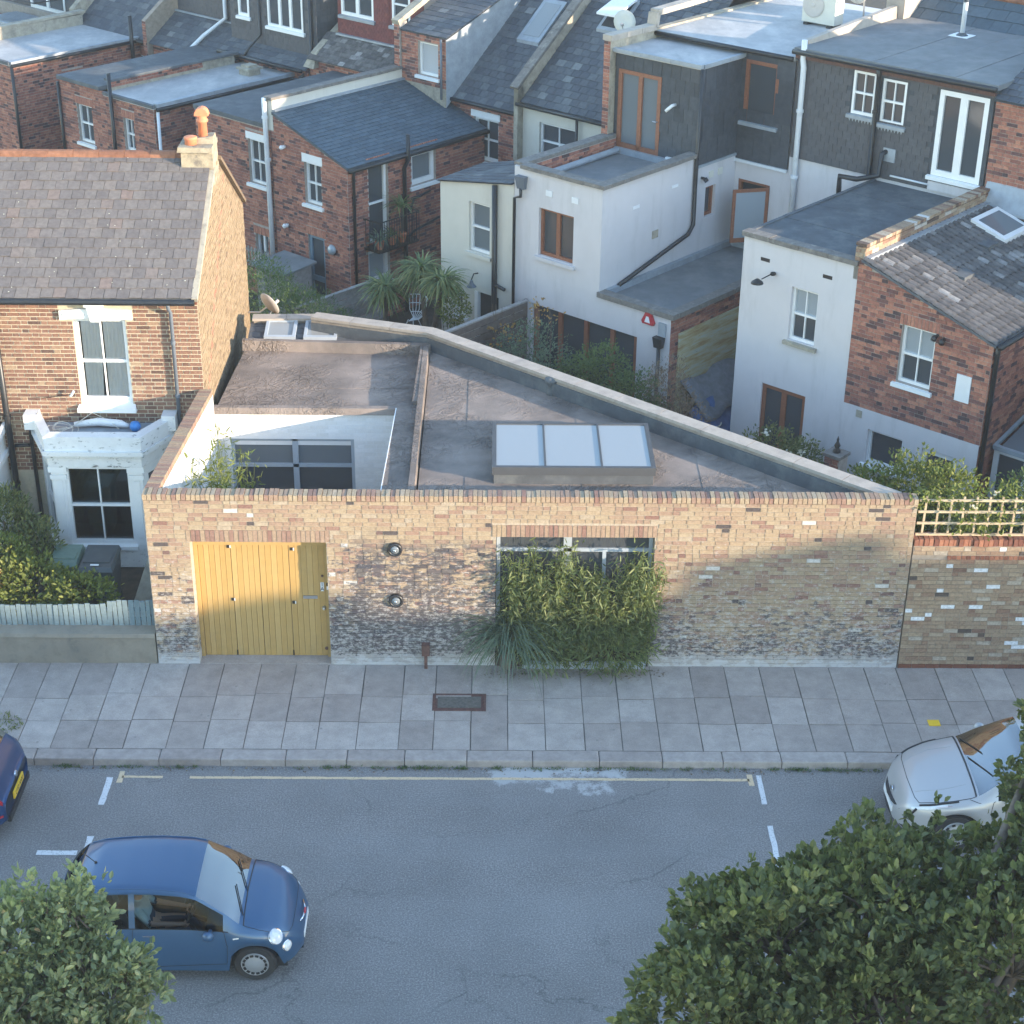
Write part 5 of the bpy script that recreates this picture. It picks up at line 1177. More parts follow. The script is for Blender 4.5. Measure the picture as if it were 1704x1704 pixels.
m = MB(); m.pbox(fB(0, 4.0), -1.52, -1.24, 2.92, 3.42, .008, .03); sg = m.build('wall_plaque', 'plate_white', HR)
lamp_spot(HR, (-2.0, 3.99, 4.0), (0, -1, 0)); lamp_spot(HR, (-1.88, 3.99, 3.97), (.3, -1, 0))
blk(HR, 'air_brick', 'cement', -3.42, -3.30, 3.975, 3.99, 2.0, 2.14)
# dark upper storey behind, roof of the right neighbour
body(HR, -3.75, 1.0, 5.0); bB(HR, -3.75, 1.0, MB_, 3.9, 7.0, (), 103)
main_roof(HR, -3.75, 1.0, 7.0, 104, rz=8.4)
m = MB(); m.hexa([(-3.7, 8.35, 4.9), (1.0, 8.35, 4.9), (1.0, 8.62, 5.4), (-3.7, 8.62, 5.4)], [(-3.7, 8.35, 4.95), (1.0, 8.35, 4.95), (1.0, 8.62, 5.45), (-3.7, 8.62, 5.45)]); m.build('roof_apron', 'lead', HR)
# conservatory
CV = tthing('conservatory', 'white framed glass lean-to against the red brick side wall', 'conservatory', 0, 5.5)
f = MB(); P_ = fB(0, 4.45)
for q in ((-.84, -.74, 0, 1.95), (-.25, -.17, 0, 1.95), (.42, .5, 0, 1.95), (1.1, 1.2, 0, 1.95), (-.84, 1.2, 1.95, 2.08)): f.pbox(P_, *q, -.08, .0)
f.build('front_frame', 'white_paint', CV); f = MB()
for x in (-.84, -.17, .5, 1.16): f.beam((x, 4.42, 2.06), (x, 6.8, 2.55), .06, .06)
f.beam((-.84, 4.42, 2.07), (1.2, 4.42, 2.07), .08, .08); f.beam((-.84, 6.8, 2.56), (1.2, 6.8, 2.56), .08, .08); f.build('roof_bars', 'lead', CV)
for x0, x1 in ((-.74, -.25), (-.17, .42), (.5, 1.1)):
    f = MB(); f.pbox(P_, x0, x1, .0, 1.95, -.05, -.03); f.build('pane', 'glass', CV)
    f = MB(); f.hexa([(x0, 4.45, 2.05), (x1, 4.45, 2.05), (x1, 6.8, 2.53), (x0, 6.8, 2.53)], [(x0, 4.45, 2.07), (x1, 4.45, 2.07), (x1, 6.8, 2.55), (x0, 6.8, 2.55)]); f.build('pane', 'glass_pale', CV)

# ---------------------------------------------------------------- white house with grey slate-hung dormer (W2)
H2 = tthing('terrace_house', 'white-rendered house with grey slate-hung dormer, two small sash windows and white double doors', 'house', -6.0, 6.3, group='terraced houses behind the studio')
w2 = (-5.05, -4.47, 3.08, 4.13); d2 = (-5.53, -4.54, 0, 2.05)
rface(H2, -6.18, -3.712, 4.0, -.05, 4.86, [w2, d2], 'white_render'); m = MB(); wall(m, Pl((-6.18, 8.6), (0, -1)), 0, 4.6, -.05, 4.86); m.build('wall', 'white_render', H2)
wB(H2, 4.0, *w2, pane='glass_frost', low_pane='glass', sill_mat='cement')
f = MB(); P_ = fB(0, 4.0)
for q in ((-5.53, -5.45, 0, 2.05), (-4.62, -4.54, 0, 2.05), (-5.45, -4.62, 1.96, 2.05), (-5.09, -4.98, 0, 1.96), (-5.45, -4.62, 0, .12)): f.pbox(P_, *q, -.12, -.04)
d_ = f.build('door', 'wood_frame', H2)
for x0, x1 in ((-5.45, -5.09), (-4.98, -4.62)): f = MB(); f.pbox(P_, x0, x1, .12, 1.96, -.10, -.07); f.build('pane', 'glass', d_)
for x in (-5.78, -4.42):
    m = MB(); m.pbox(P_, x, x + .2, 4.46, 4.53, -.002, .004); m.build('air_brick', 'black_plastic', H2)
t = MB(); t.tube([(-5.45, 3.98, 4.28), (-5.45, 3.9, 4.3)], .04, 8); t.tube([(-5.45, 3.9, 4.3), (-5.55, 3.72, 4.22)], .012, 6); t.lathe((-5.6, 3.66, 4.14), [(.12, 0), (.11, .03), (.03, .09)], 12); t.build('outdoor_lamp', 'iron', H2, smooth=True)
blk(H2, 'flat_roof', 'felt_dark', -6.20, -3.80, 4.16, 8.6, 4.80, 4.90)
for i in range(4): blk(H2, 'felt_sheet', 'felt_dark', -6.17, -3.82, 4.2 + i * 1.1, 4.2 + (i + 1) * 1.1 - .02, 4.9, 4.905 + .004 * (i % 2))
coping_run(H2, [(-6.21, 4.06, 4.95), (-3.70, 4.06, 4.95)], .24, .09, 'concrete_coping', seed=2)
coping_run(H2, [(-6.16, 4.18, 4.93), (-6.16, 8.58, 4.93)], .08, .05, 'felt_dark', 'roof_edge', 4)
body(H2, -8.25, -3.75, 7.0, mat='white_render'); rface(H2, -8.25, -3.75, MB_, -.05, 4.98, [], 'white_render')
wa = (-6.88, -6.36, 6.16, 7.03); wb_ = (-6.20, -5.66, 6.10, 6.98); dd = (-4.93, -3.87, 5.28, 6.98)
hung(H2, -8.22, -3.78, MB_ - .02, 4.98, 7.17, 'slate_hung', [wa, wb_, dd], 121, .2, .16)
hungA(H2, -3.77, MB_, 12.5, 4.98, 7.17, 'slate_black', (), 122)
wB(H2, MB_ - .02, *wa, rec=.02, sill_mat='lead'); wB(H2, MB_ - .02, *wb_, rec=.02, sill_mat='lead')
wB(H2, MB_ - .02, *dd, rec=.02, style='casement', cols=2, fw=.1, sill_mat='white_paint')
for w_ in (wa, wb_):
    m = MB(); n = 8; u = w_[0] - .03; s = (w_[1] - w_[0] + .06) / n
    for i in range(n): m.add([(u + i * s, MB_ - .05, w_[2] - .08), (u + (i + 1) * s, MB_ - .05, w_[2] - .08), (u + (i + .5) * s, MB_ - .05, w_[2] - .16)], [(0, 1, 2)])
    m.box(w_[0] - .03, w_[1] + .03, MB_ - .05, MB_ - .03, w_[2] - .08, w_[2] - .02); m.build('lead_apron', 'lead', H2)
blk(H2, 'flat_roof', 'felt_grey', -8.28, -3.70, MB_ - .12, 12.75, 7.17, 7.27)
for i in range(5): blk(H2, 'felt_sheet', 'felt_grey', -8.26 + i * .912, -8.26 + (i + 1) * .912 - .015, MB_ - .1, 12.74, 7.27, 7.276 + .005 * (i % 2))
pipe(H2, [(-8.28, MB_ - .16, 7.2), (-3.70, MB_ - .16, 7.2)], .055, 'black_pipe', 'gutter')
blk(H2, 'fascia', 'rust', -8.25, -3.75, MB_ - .1, MB_ - .03, 7.06, 7.17)
slate_roof(H2, (-8.28, 12.75, 7.25), (1.0, 12.75, 7.25), (1.0, 13.5, 7.78), (-8.28, 13.5, 7.78), .42, .30, 'slate_blue', 'slates', 125, lift=.02)
m = MB(); m.tube([(-8.28, 13.52, 7.80), (1.0, 13.52, 7.80)], .10, 8); m.build('ridge', 'ridge_clay', H2)
m = MB(); m.hexa([(-8.28, 12.75, 7.2), (1.0, 12.75, 7.2), (1.0, 14.4, 6.6), (-8.28, 14.4, 6.6)], [(-8.28, 12.75, 7.24), (1.0, 12.75, 7.24), (1.0, 13.5, 7.76), (-8.28, 13.5, 7.76)]); m.build('roof_core', 'felt_dark', H2)
m = MB(); m.lathe((-6.30, 11.82, 7.28), [(.05, 0), (.05, 1.35), (.02, 1.36)], 12); fl = m.build('flue_pipe', 'white_pipe', H2, smooth=True)
m = MB(); m.lathe((-6.30, 11.82, 7.98), [(.056, 0), (.056, .7), (.06, .8)], 12); m.build('flue_top', 'grey_pipe', fl, smooth=True)
m = MB(); m.box(-6.52, -6.08, 11.62, 12.02, 7.282, 7.292); m.build('flue_flashing', 'white_paint', fl); m = MB(); m.lathe((-6.30, 11.82, 7.285), [(.14, 0), (.06, .06)], 12); m.build('flue_collar', 'felt_dark', fl)
m = MB(); m.hexa([(-8.36, 8.9, 7.0), (-8.18, 8.9, 7.0), (-8.18, 12.6, 7.0), (-8.36, 12.6, 7.0)], [(-8.33, 8.9, 7.36), (-8.21, 8.9, 7.36), (-8.21, 12.6, 7.55), (-8.33, 12.6, 7.55)]); m.build('party_parapet', 'stone_coping', H2)
blk(H2, 'chimney', 'stone_coping', -8.5, -8.05, 12.4, 13.2, 7.0, 8.6)
pipe(H2, [(-8.06, MB_ - .10, 7.45), (-8.06, MB_ - .10, 7.05), (-8.03, MB_ - .10, 6.9), (-8.03, MB_ - .10, 3.2)], .06, 'white_pipe', 'soil_pipe', collars=[(-8.03, MB_ - .1, 6.0), (-8.03, MB_ - .1, 4.6)])
pipe(H2, [(-6.27, MB_ - .16, 7.2), (-6.27, MB_ - .10, 7.0), (-6.27, MB_ - .10, 4.95), (-6.45, MB_ - .3, 4.93)], .05, 'black_pipe', collars=[(-6.27, MB_ - .1, 6.3)])
pipe(H2, [(-5.95, MB_ - .02, 5.55), (-6.0, MB_ - .14, 5.5), (-6.02, MB_ - .14, 5.05), (-6.3, 8.1, 5.0), (-6.7, 8.1, 4.98), (-6.75, 8.2, 4.7), (-6.75, 8.3, 3.2)], .055, 'black_pipe', 'waste_pipe')
blk(H2, 'vent_plate', 'lead', -6.02, -5.74, MB_ - .06, MB_ - .03, 5.35, 5.62); pipe(H2, [(-5.8, MB_ - .06, 5.08), (-4.95, MB_ - .06, 5.08)], .02, 'white_pipe', 'overflow_pipe')
blk(H2, 'white_upstand', 'white_render', -4.95, -3.8, MB_ - .055, MB_ - .025, 4.98, 5.16)

# ---------------------------------------------------------------- white house with roof terrace and black dormer (W1)
H1 = tthing('terrace_house', 'white-rendered house with black slate dormer, roof terrace and wooden windows', 'house', -10.0, 6.3, group='terraced houses behind the studio')
w1 = (-11.25, -10.32, 3.25, 4.27); bf = (-11.42, -8.58, 0, 2.14)
rface(H1, -11.93, -9.60, 4.0, 2.75, 5.02, [w1], 'white_render'); rface(H1, -11.93, -7.76, 4.0, -.05, 2.75, [bf], 'white_render', .25)
m = MB(); wall(m, fA(-9.60, 4.0), 0, 3.13, 2.6, 5.02); m.build('wall', 'white_render', H1); m = MB(); wall(m, Pl((-11.93, 7.1), (0, -1)), 0, 3.1, -.05, 5.02); m.build('wall', 'white_render', H1)
wB(H1, 4.0, *w1, frame='wood_frame', style='casement', cols=2, fw=.06, sill_mat='white_render')
P_ = fB(0, 4.0)
f = MB(); f.pbox(P_, -11.40, -11.30, 0, 2.12, -.20, -.08); 
bfd = f.build('folding_doors', 'wood_frame', H1)
for x in (-10.68, -9.98, -9.28, -8.66): f = MB(); f.pbox(P_, x - .05, x + .05, 0, 2.12, -.20, -.08); f.build('door_post', 'wood_frame', bfd)
for x0, x1 in ((-11.30, -10.73), (-10.63, -10.03), (-9.93, -9.33), (-9.23, -8.71)): f = MB(); f.pbox(P_, x0, x1, .02, 2.10, -.17, -.14); f.build('pane', 'glass', bfd)
# terrace floor and parapets
blk(H1, 'terrace_floor', 'felt_grey', -11.75, -9.74, 4.12, 7.13, 4.60, 4.70)
bA(H1, -11.74, 4.16, 7.1, 4.62, 5.0, (), 131, heads=False)
m = MB(); m.box(-11.93, -11.745, 4.003, 7.1, 4.5, 5.02); m.box(-9.75, -9.603, 4.14, 7.1, 4.5, 5.02); m.box(-11.74, -9.76, 4.003, 4.13, 4.5, 5.02); m.build('parapet', 'white_render', H1)
coping_run(H1, [(-11.86, 4.05, 5.09), (-11.86, 7.1, 5.09)], .26, .08, 'concrete_coping', seed=3); coping_run(H1, [(-11.72, 4.05, 5.092), (-9.50, 4.05, 5.092)], .26, .08, 'concrete_coping', seed=4); coping_run(H1, [(-9.64, 4.19, 5.09), (-9.64, 7.1, 5.09)], .26, .08, 'concrete_coping', seed=5)
blk(H1, 'lead_upstand', 'lead', -11.73, -9.76, 7.02, 7.12, 4.7, 4.82); m = MB(); m.tube([(-11.6, 4.4, 4.76), (-11.62, 7.0, 4.78)], .07, 8); m.build('rolled_felt', 'lead', H1)
# black dormer
dw = (-11.74, -10.60, 4.80, 6.50)
hung(H1, -11.84, -9.62, 7.13, 4.76, 6.83, 'slate_black', [dw], 132, .26, .3); 
f = MB(); P_ = fB(0, 7.13)
for q in ((-11.74, -11.65, 4.8, 6.5), (-10.69, -10.60, 4.8, 6.5), (-11.65, -10.69, 6.42, 6.5), (-11.20, -11.10, 4.8, 6.42), (-11.65, -10.69, 4.8, 4.92)): f.pbox(P_, *q, -.08, .02)
tdr = f.build('terrace_doors', 'wood_frame', H1)
for x0, x1 in ((-11.65, -11.20), (-11.10, -10.69)): f = MB(); f.pbox(P_, x0, x1, 4.92, 6.42, -.05, -.03); f.build('pane', 'glass_pale', tdr)
f = MB(); f.tube([(-10.65, 7.10, 5.55), (-10.65, 7.06, 5.55), (-10.75, 7.06, 5.55)], .012, 6); f.build('handle', 'steel', tdr)
hungA(H1, -9.62, 7.13, MB_, 4.76, 6.83, 'slate_black', (), 133, .4, .5)
sw = (7.53, 7.90, 3.58, 4.25); rfaceA(H1, -9.60, 7.13, MB_, 2.6, 4.76, [sw], 'white_render'); wA(H1, -9.60, *sw, frame='wood_frame', style='casement', cols=1, fw=.06, sill=False)
blk(H1, 'lead_ledge', 'lead', -9.63, -9.57, 7.13, MB_, 4.74, 4.79)
blk(H1, 'dormer_roof', 'felt_pale', -11.88, -9.56, 7.06, 8.95, 6.83, 6.90); coping_run(H1, [(-11.88, 7.07, 6.94), (-9.54, 7.07, 6.94)], .1, .08, 'lead', 'roof_edge', 3); coping_run(H1, [(-9.57, 7.13, 6.94), (-9.57, 8.9, 6.94)], .1, .08, 'lead', 'roof_edge', 2)
m = MB(); m.box(-12.02, -11.86, 6.95, 13.0, 4.9, 7.1); m.build('party_wall', 'cement', H1)
bB(H1, -12.03, -11.855, 6.94, 4.9, 7.1, (), 134, heads=False)
coping_run(H1, [(-11.94, 6.92, 7.2), (-11.94, 8.5, 7.2), (-11.94, 8.55, 7.5), (-11.94, 13.0, 7.6)], .24, .12, 'stone_coping', seed=6)
m = MB(); m.tube([(-10.2, 7.1, 6.0), (-10.2, 6.98, 6.0), (-10.3, 6.9, 5.88)], .035, 8); m.build('outdoor_lamp', 'plate_white', H1, smooth=True); blk(H1, 'utility_box', 'plate_white', -10.36, -10.2, 7.05, 7.12, 4.72, 4.86)
# recessed part of the dormer and wall below
kw = (-9.50, -8.66, 5.52, 6.82); bd_ = (-9.50, -8.68, 3.0, 4.24)
hung(H1, -9.62, -8.27, MB_ - .01, 4.68, 7.0, 'slate_black', [kw], 135, .4, .5); wB(H1, MB_ - .01, *kw, rec=.02, frame='wood_frame', style='casement', cols=1, fw=.08, sill_mat='lead')
rface(H1, -9.60, -8.25, MB_ + .003, -.05, 4.68, [bd_], 'white_render', .14)
blk(H1, 'room_shade', 'unlit_interior', -9.5, -8.66, MB_ + .13, MB_ + .15, 2.9, 4.3)  # flat dark sheet for the shade behind the open door
f = MB(); P_ = fB(0, MB_)
for q in ((-9.50, -9.43, 3.0, 4.24), (-9.43, -8.68, 4.18, 4.24), (-9.43, -8.68, 3.0, 3.06)): f.pbox(P_, *q, -.1, -.02)
d_ = f.build('door_frame', 'wood_frame', H1)
Q = Pl((-9.16, 7.93), (.48, .66)); f = MB()
for q in ((0, .07, 3.02, 4.2), (.74, .81, 3.02, 4.2), (.07, .74, 4.13, 4.2), (.07, .74, 3.02, 3.12)): f.pbox(Q, *q, -.02, .02)
d_ = f.build('open_door', 'wood_frame', H1); f = MB(); f.pbox(Q, .07, .74, 3.12, 4.13, -.006, .006); f.build('pane', 'glass_frost', d_)
body(H1, -11.95, -8.25, 6.95, mat='white_render'); blk(H1, 'flat_roof', 'felt_pale', -11.95, -8.27, MB_ - .08, 13.4, 6.98, 7.06)
pipe(H1, [(-11.9, MB_ - .1, 7.02), (-8.3, MB_ - .1, 7.02)], .05, 'black_pipe', 'gutter')
blk(H1, 'lead_ledge', 'white_pipe', -9.6, -8.27, MB_ - .07, MB_ - .012, 4.62, 4.68)
pipe(H1, [(-9.52, 7.06, 6.85), (-9.54, 7.06, 4.6), (-9.53, 7.06, 3.55), (-9.53, 6.9, 3.38), (-9.53, 4.55, 2.86)], .045, 'black_pipe', collars=[(-9.54, 7.06, 5.0)])
m = MB(); m.hexa([(-11.78, 3.9, 4.58), (-11.6, 3.9, 4.58), (-11.6, 3.99, 4.58), (-11.78, 3.99, 4.58)], [(-11.82, 3.86, 4.85), (-11.56, 3.86, 4.85), (-11.56, 3.99, 4.85), (-11.82, 3.99, 4.85)]); m.build('rainwater_hopper', 'grey_pipe', H1)
pipe(H1, [(-11.69, 3.92, 4.6), (-11.69, 3.92, 4.42), (-11.86, 3.92, 4.36), (-11.87, 3.92, 0)], .035, 'black_pipe')
for a_ in (-11.07, -10.38): blk(H1, 'air_brick', 'plate_white', a_, a_ + .17, 3.985, 3.999, 4.56, 4.68)
for b_, z in ((5.0, 4.35), (6.3, 4.5)): blk(H1, 'air_brick', 'plate_white', -9.602, -9.588, b_, b_ + .22, z, z + .06)
blk(H1, 'air_brick', 'cement', -9.602, -9.586, 5.7, 5.9, 3.55, 3.72); lamp_spot(H1, (-9.6, 7.35, 4.5), (1, 0, 0))
for b_ in (7.62, 7.95): blk(H1, 'vent_cover', 'cream_plastic', -9.602, -9.575, b_, b_ + .14, 4.44, 4.58)
# ground floor extension with flat roof, brick and painted panel on its side
blk(H1, 'extension_roof', 'felt_grey', -9.62, -7.78, 4.14, MB_, 2.64, 2.74); bA(H1, -7.76, 4.0, MB_, -.05, 2.75, (), 136, heads=False)
coping_run(H1, [(-9.62, 4.06, 2.86), (-7.66, 4.06, 2.86)], .24, .11, 'concrete_coping', seed=7); coping_run(H1, [(-7.78, 4.19, 2.86), (-7.78, MB_, 2.86)], .24, .11, 'concrete_coping', seed=8)
m = MB(); m.beam((-9.55, 4.2, 2.80), (-9.55, 8.5, 2.80), .1, .12); m.build('lead_flashing', 'lead', H1); m = MB(); m.beam((-9.55, 8.54, 2.80), (-7.85, 8.54, 2.80), .1, .12); m.build('lead_flashing', 'lead', H1)
m = MB(); m.pbox(fA(-7.76, 0), 4.25, 7.4, .55, 2.38, .02, .05); m.build('painted_panel', 'mural_panel', H1)
# alarm box, drain and lamp on the front of the extension
ab_ = tthing('alarm_box', 'red and white triangular burglar alarm box on the white extension wall', 'alarm box', -8.30, 3.98, 2.6)
m = MB(); v = [(-8.44, 2.50), (-8.16, 2.50), (-8.13, 2.56), (-8.24, 2.78), (-8.36, 2.78), (-8.47, 2.56)]
m.add([(x, 3.995, z) for x, z in v] + [(x * .9 - .83, 3.94, z * .92 + .21) for x, z in v], [tuple(range(6))[::-1][::-1], tuple(range(6, 12))] + [(i, (i + 1) % 6, 6 + (i + 1) % 6, 6 + i) for i in range(6)]); m.build('case', 'red_plastic', ab_)
m = MB(); m.add([(-8.37, 3.937, 2.55), (-8.23, 3.937, 2.55), (-8.27, 3.937, 2.68), (-8.33, 3.937, 2.68)], [(0, 1, 2, 3)]); m.build('badge', 'plate_white', ab_)
m = MB(); m.hexa([(-8.07, 3.88, 2.1), (-7.90, 3.88, 2.1), (-7.90, 3.99, 2.1), (-8.07, 3.99, 2.1)], [(-8.10, 3.86, 2.32), (-7.87, 3.86, 2.32), (-7.87, 3.99, 2.32), (-8.10, 3.99, 2.32)]); m.build('rainwater_hopper', 'black_pipe', H1); pipe(H1, [(-7.98, 3.93, 2.1), (-7.98, 3.93, 0)], .04, 'black_pipe'); blk(H1, 'hopper_box', 'lead', -8.03, -7.86, 3.95, 3.995, 2.34, 2.62)

# ---------------------------------------------------------------- cream house
HC = tthing('terrace_house', 'cream-rendered house with patchy dark slate roof and open rooflight', 'house', -13.0, 6.3, group='terraced houses behind the studio')
wc = (-13.22, -12.62, 2.88, 3.98); dc = (-13.05, -12.35, 0, 2.0); sc = (-13.62, -13.30, 1.32, 1.82)
rface(HC, -14.06, -11.94, 4.0, -.05, (4.25, 4.62), [wc, dc, sc], 'cream_render'); wB(HC, 4.0, *wc, cols=1, pane='glass_pale', sill_mat='cream_render'); wB(HC, 4.0, *sc, style='casement', cols=2, fw=.035)
blk(HC, 'doorway_shade', 'unlit_interior', -13.05, -12.35, 4.09, 4.1, 0, 2.0); blk(HC, 'door_jamb', 'white_paint', -13.05, -12.96, 3.99, 4.09, 0, 2.0)  # dark sheet fills the door hole in place of room shade
m = MB(); m.add([(-14.06, 5.4, -.05), (-11.94, 5.4, -.05), (-11.94, 5.4, 4.62), (-14.06, 5.4, 4.25)], [(3, 2, 1, 0)]); m.build('wall', 'cream_render', HC); m = MB(); wall(m, Pl((-14.06, 5.4), (0, -1)), 0, 1.4, -.05, 4.25); m.build('wall', 'cream_render', HC)
slate_roof(HC, (-14.12, 3.92, 4.25), (-11.94, 3.92, 4.62), (-11.94, 5.45, 4.86), (-14.12, 5.45, 4.30), .25, .2, 'slate', 'slates', 141)
m = MB(); m.add([(-14.12, 3.93, 4.24), (-11.94, 3.93, 4.61), (-11.94, 5.45, 4.85), (-14.12, 5.45, 4.29)], [(0, 1, 2, 3)]); m.build('roof', 'felt_dark', HC)
pipe(HC, [(-12.42, 3.93, 4.5), (-12.42, 3.93, 0)], .06, 'black_pipe'); pipe(HC, [(-12.42, 3.93, 2.32), (-12.1, 3.9, 2.28)], .04, 'black_pipe', 'branch_pipe')
m = MB(); m.tube([(-12.95, 3.99, 2.42), (-12.95, 3.86, 2.44), (-13.0, 3.84, 2.3)], .015, 6); lmp = m.build('outdoor_lamp', 'iron', HC); m = MB(); m.lathe((-13.0, 3.84, 2.14), [(.11, 0), (.05, .07), (.03, .14)], 12); m.build('shade', 'grey_pipe', lmp)
wm = (-15.22, -14.12, 3.5, 4.40)
rface(HC, -15.85, -11.95, MB_, -.05, 4.78, [wm], 'cream_render'); wB(HC, MB_, *wm, sill_mat='cream_render'); body(HC, -15.85, -11.97, 4.7, mat='cream_render')
rfc = main_roof(HC, -15.72, -12.03, 4.80, 142, rz=7.75)
pipe(HC, [(-15.8, 8.42, 4.76), (-12.0, 8.42, 4.76)], .05, 'black_pipe', 'gutter'); pipe(HC, [(-14.0, 8.5, 4.75), (-14.02, 8.53, 3)], .035, 'black_pipe')
S_ = lambda a, b, h=0: (a, b, 4.80 + (b - 8.48) * (7.75 - 4.80) / (RIDGE_B - 8.48) + h)
m = MB(); m.hexa([S_(-15.0, 10.35, .02), S_(-14.35, 10.35, .02), S_(-14.35, 11.15, .02), S_(-15.0, 11.15, .02)], [S_(-15.0, 10.35, .1), S_(-14.35, 10.35, .1), S_(-14.35, 11.15, .1), S_(-15.0, 11.15, .1)]); rl = m.build('rooflight_frame', 'lead', rfc)
m = MB(); m.hexa([S_(-14.92, 10.43, .1), S_(-14.43, 10.43, .1), S_(-14.43, 11.08, .1), S_(-14.92, 11.08, .1)], [S_(-14.92, 10.43, .106), S_(-14.43, 10.43, .106), S_(-14.43, 11.08, .106), S_(-14.92, 11.08, .106)]); m.build('opening_shade', 'unlit_interior', rl)  # dark sheet drawn for the shaded hole under the raised sash
m = MB(); m.hexa([S_(-14.97, 10.3, .48), S_(-14.38, 10.3, .48), S_(-14.38, 11.1, .14), S_(-14.97, 11.1, .14)], [S_(-14.97, 10.3, .53), S_(-14.38, 10.3, .53), S_(-14.38, 11.1, .19), S_(-14.97, 11.1, .19)]); m.build('open_sash', 'white_paint', rl)
m = MB(); m.box(-15.86, -15.74, 8.4, 8.6, 3.4, 5.2); m.hexa([(-15.86, 8.4, 4.7), (-15.74, 8.4, 4.7), (-15.74, 12.3, 7.6), (-15.86, 12.3, 7.6)], [(-15.86, 8.4, 5.15), (-15.74, 8.4, 5.15), (-15.74, 12.3, 8.05), (-15.86, 12.3, 8.05)]); m.build('party_wall', 'cement', HC)
coping_run(HC, [(-15.8, 8.33, 5.18), (-15.8, 12.3, 8.14)], .24, .07, 'concrete_coping', seed=12)
t = tthing('satellite_dish', 'cream satellite dish by the open rooflight on the dark slate roof', 'satellite dish', -13.9, 10.0, 6.3)
dish(t, (-13.75, 9.85, 6.75), (.35, -.9, .35), .28, 'cream_plastic'); m = MB(); m.tube([(-13.95, 10.3, 6.3), (-13.9, 10.1, 6.75), (-13.78, 9.9, 6.75)], .02, 6); m.build('bracket', 'steel', t)

# ---------------------------------------------------------------- red brick house with blue-slate outrigger (red1)
H3 = tthing('terrace_house', 'red brick house with blue slate lean-to roof, small balcony and blue back door', 'house', -18.0, 6.3, group='terraced houses behind the studio')
wv = (-18.42, -17.86, 2.80, 3.78); d3 = (-18.39, -17.83, 0, 2.04)
bB(H3, -19.52, -16.98, 4.0, 0, (4.78, 3.93), [wv, d3], 151); wB(H3, 4.0, *wv)
blk(H3, 'lintel', 'white_paint', -18.48, -17.80, 3.985, 4.05, 3.78, 3.98)
f = MB(); P_ = fB(0, 4.0)
for q in ((-18.39, -18.30, 0, 2.04), (-17.90, -17.83, 0, 2.04), (-18.30, -17.90, 1.97, 2.04), (-18.30, -17.90, .92, 1.05), (-18.30, -17.90, .0, .15)): f.pbox(P_, *q, -.12, -.03)
d_ = f.build('door', 'blue_door', H3)
for z0, z1 in ((1.05, 1.97), (.15, .92)): f = MB(); f.pbox(P_, -18.30, -17.90, z0, z1, -.1, -.07); f.build('pane', 'glass', d_)
fd = (4.65, 5.28, 1.95, 3.80); w6 = (6.06, 6.88, 3.02, 3.80); wl3 = (4.58, 5.28, .95, 1.78)
bA(H3, -16.98, 4.0, MB_, 0, 3.92, [fd, w6, wl3], 152); wA(H3, -16.98, *fd, style='sash', cols=1, fw=.07, sill=False); wA(H3, -16.98, *w6, style='casement', cols=1, fw=.1, pane='glass_pale'); wA(H3, -16.98, *wl3, style='casement', cols=1, fw=.1, pane='glass_frost')
m = MB(); m.hexa([(-19.4, 3.93, 4.70), (-16.90, 3.93, 3.87), (-16.90, MB_, 3.87), (-19.4, MB_, 4.70)], [(-19.4, 3.93, 4.74), (-16.90, 3.93, 3.91), (-16.90, MB_, 3.91), (-19.4, MB_, 4.74)]); rf3 = m.build('roof', 'felt_dark', H3)
slate_roof(rf3, (-16.88, 3.92, 3.915), (-16.88, MB_, 3.915), (-19.40, MB_, 4.75), (-19.40, 3.92, 4.75), .3, .13, 'slate_blue', 'slates', 153)
m = MB(); m.box(-19.62, -19.42, 3.98, 8.4, 4.3, 5.02); m.build('party_wall', 'cream_render', H3); coping_run(H3, [(-19.52, 3.93, 5.08), (-19.52, 8.4, 5.08)], .26, .07, 'concrete_coping', seed=15)
m = MB(); m.beam((-19.38, 3.98, 4.78), (-19.38, 8.5, 4.78), .12, .04); m.build('lead_flashing', 'lead', H3)
pipe(H3, [(-16.84, 3.95, 3.86), (-16.84, MB_, 3.86)], .05, 'black_pipe', 'gutter'); pipe(H3, [(-16.86, 4.12, 3.84), (-16.92, 4.14, 3.7), (-16.93, 4.14, 0)], .035, 'black_pipe')
pipe(H3, [(-16.82, 5.80, 4.35), (-16.82, 5.80, 3.75), (-16.91, 5.76, 3.55), (-16.91, 5.76, 0)], .05, 'black_pipe', 'soil_pipe')
pipe(H3, [(-16.90, 5.78, 2.5), (-16.90, 5.95, 2.55), (-16.90, 6.05, 2.75), (-16.90, 6.6, 2.82)], .03, 'black_pipe', 'branch_pipe'); pipe(H3, [(-16.90, 5.78, 1.8), (-16.90, 6.0, 1.95), (-16.90, 6.9, 2.1)], .03, 'black_pipe', 'branch_pipe')
pipe(H3, [(-19.62, 3.92, 5.05), (-19.62, 3.92, 4.7), (-19.60, 3.92, 0)], .06, 'white_pipe', 'soil_pipe', collars=[(-19.62, 3.92, 4.6), (-19.6, 3.92, 3.6)])
for p_ in ((-19.05, 3.98, 4.0), (-19.08, 3.98, 2.1)): m = MB(); m.tube([p_, (p_[0], p_[1] - .1, p_[2])], .05, 8); m.lathe((p_[0], p_[1] - .1, p_[2] - .05), [(.03, 0), (.06, .05), (.03, .1)], 10); m.build('outdoor_lamp', 'plate_white', H3, smooth=True)
m = MB(); m.lathe((-17.55, 3.99, 1.85), [(.12, 0), (.13, .02), (.10, .08), (.03, .11)], 16, axis='y'); m.build('outdoor_lamp', 'glass_frost', H3, smooth=True)
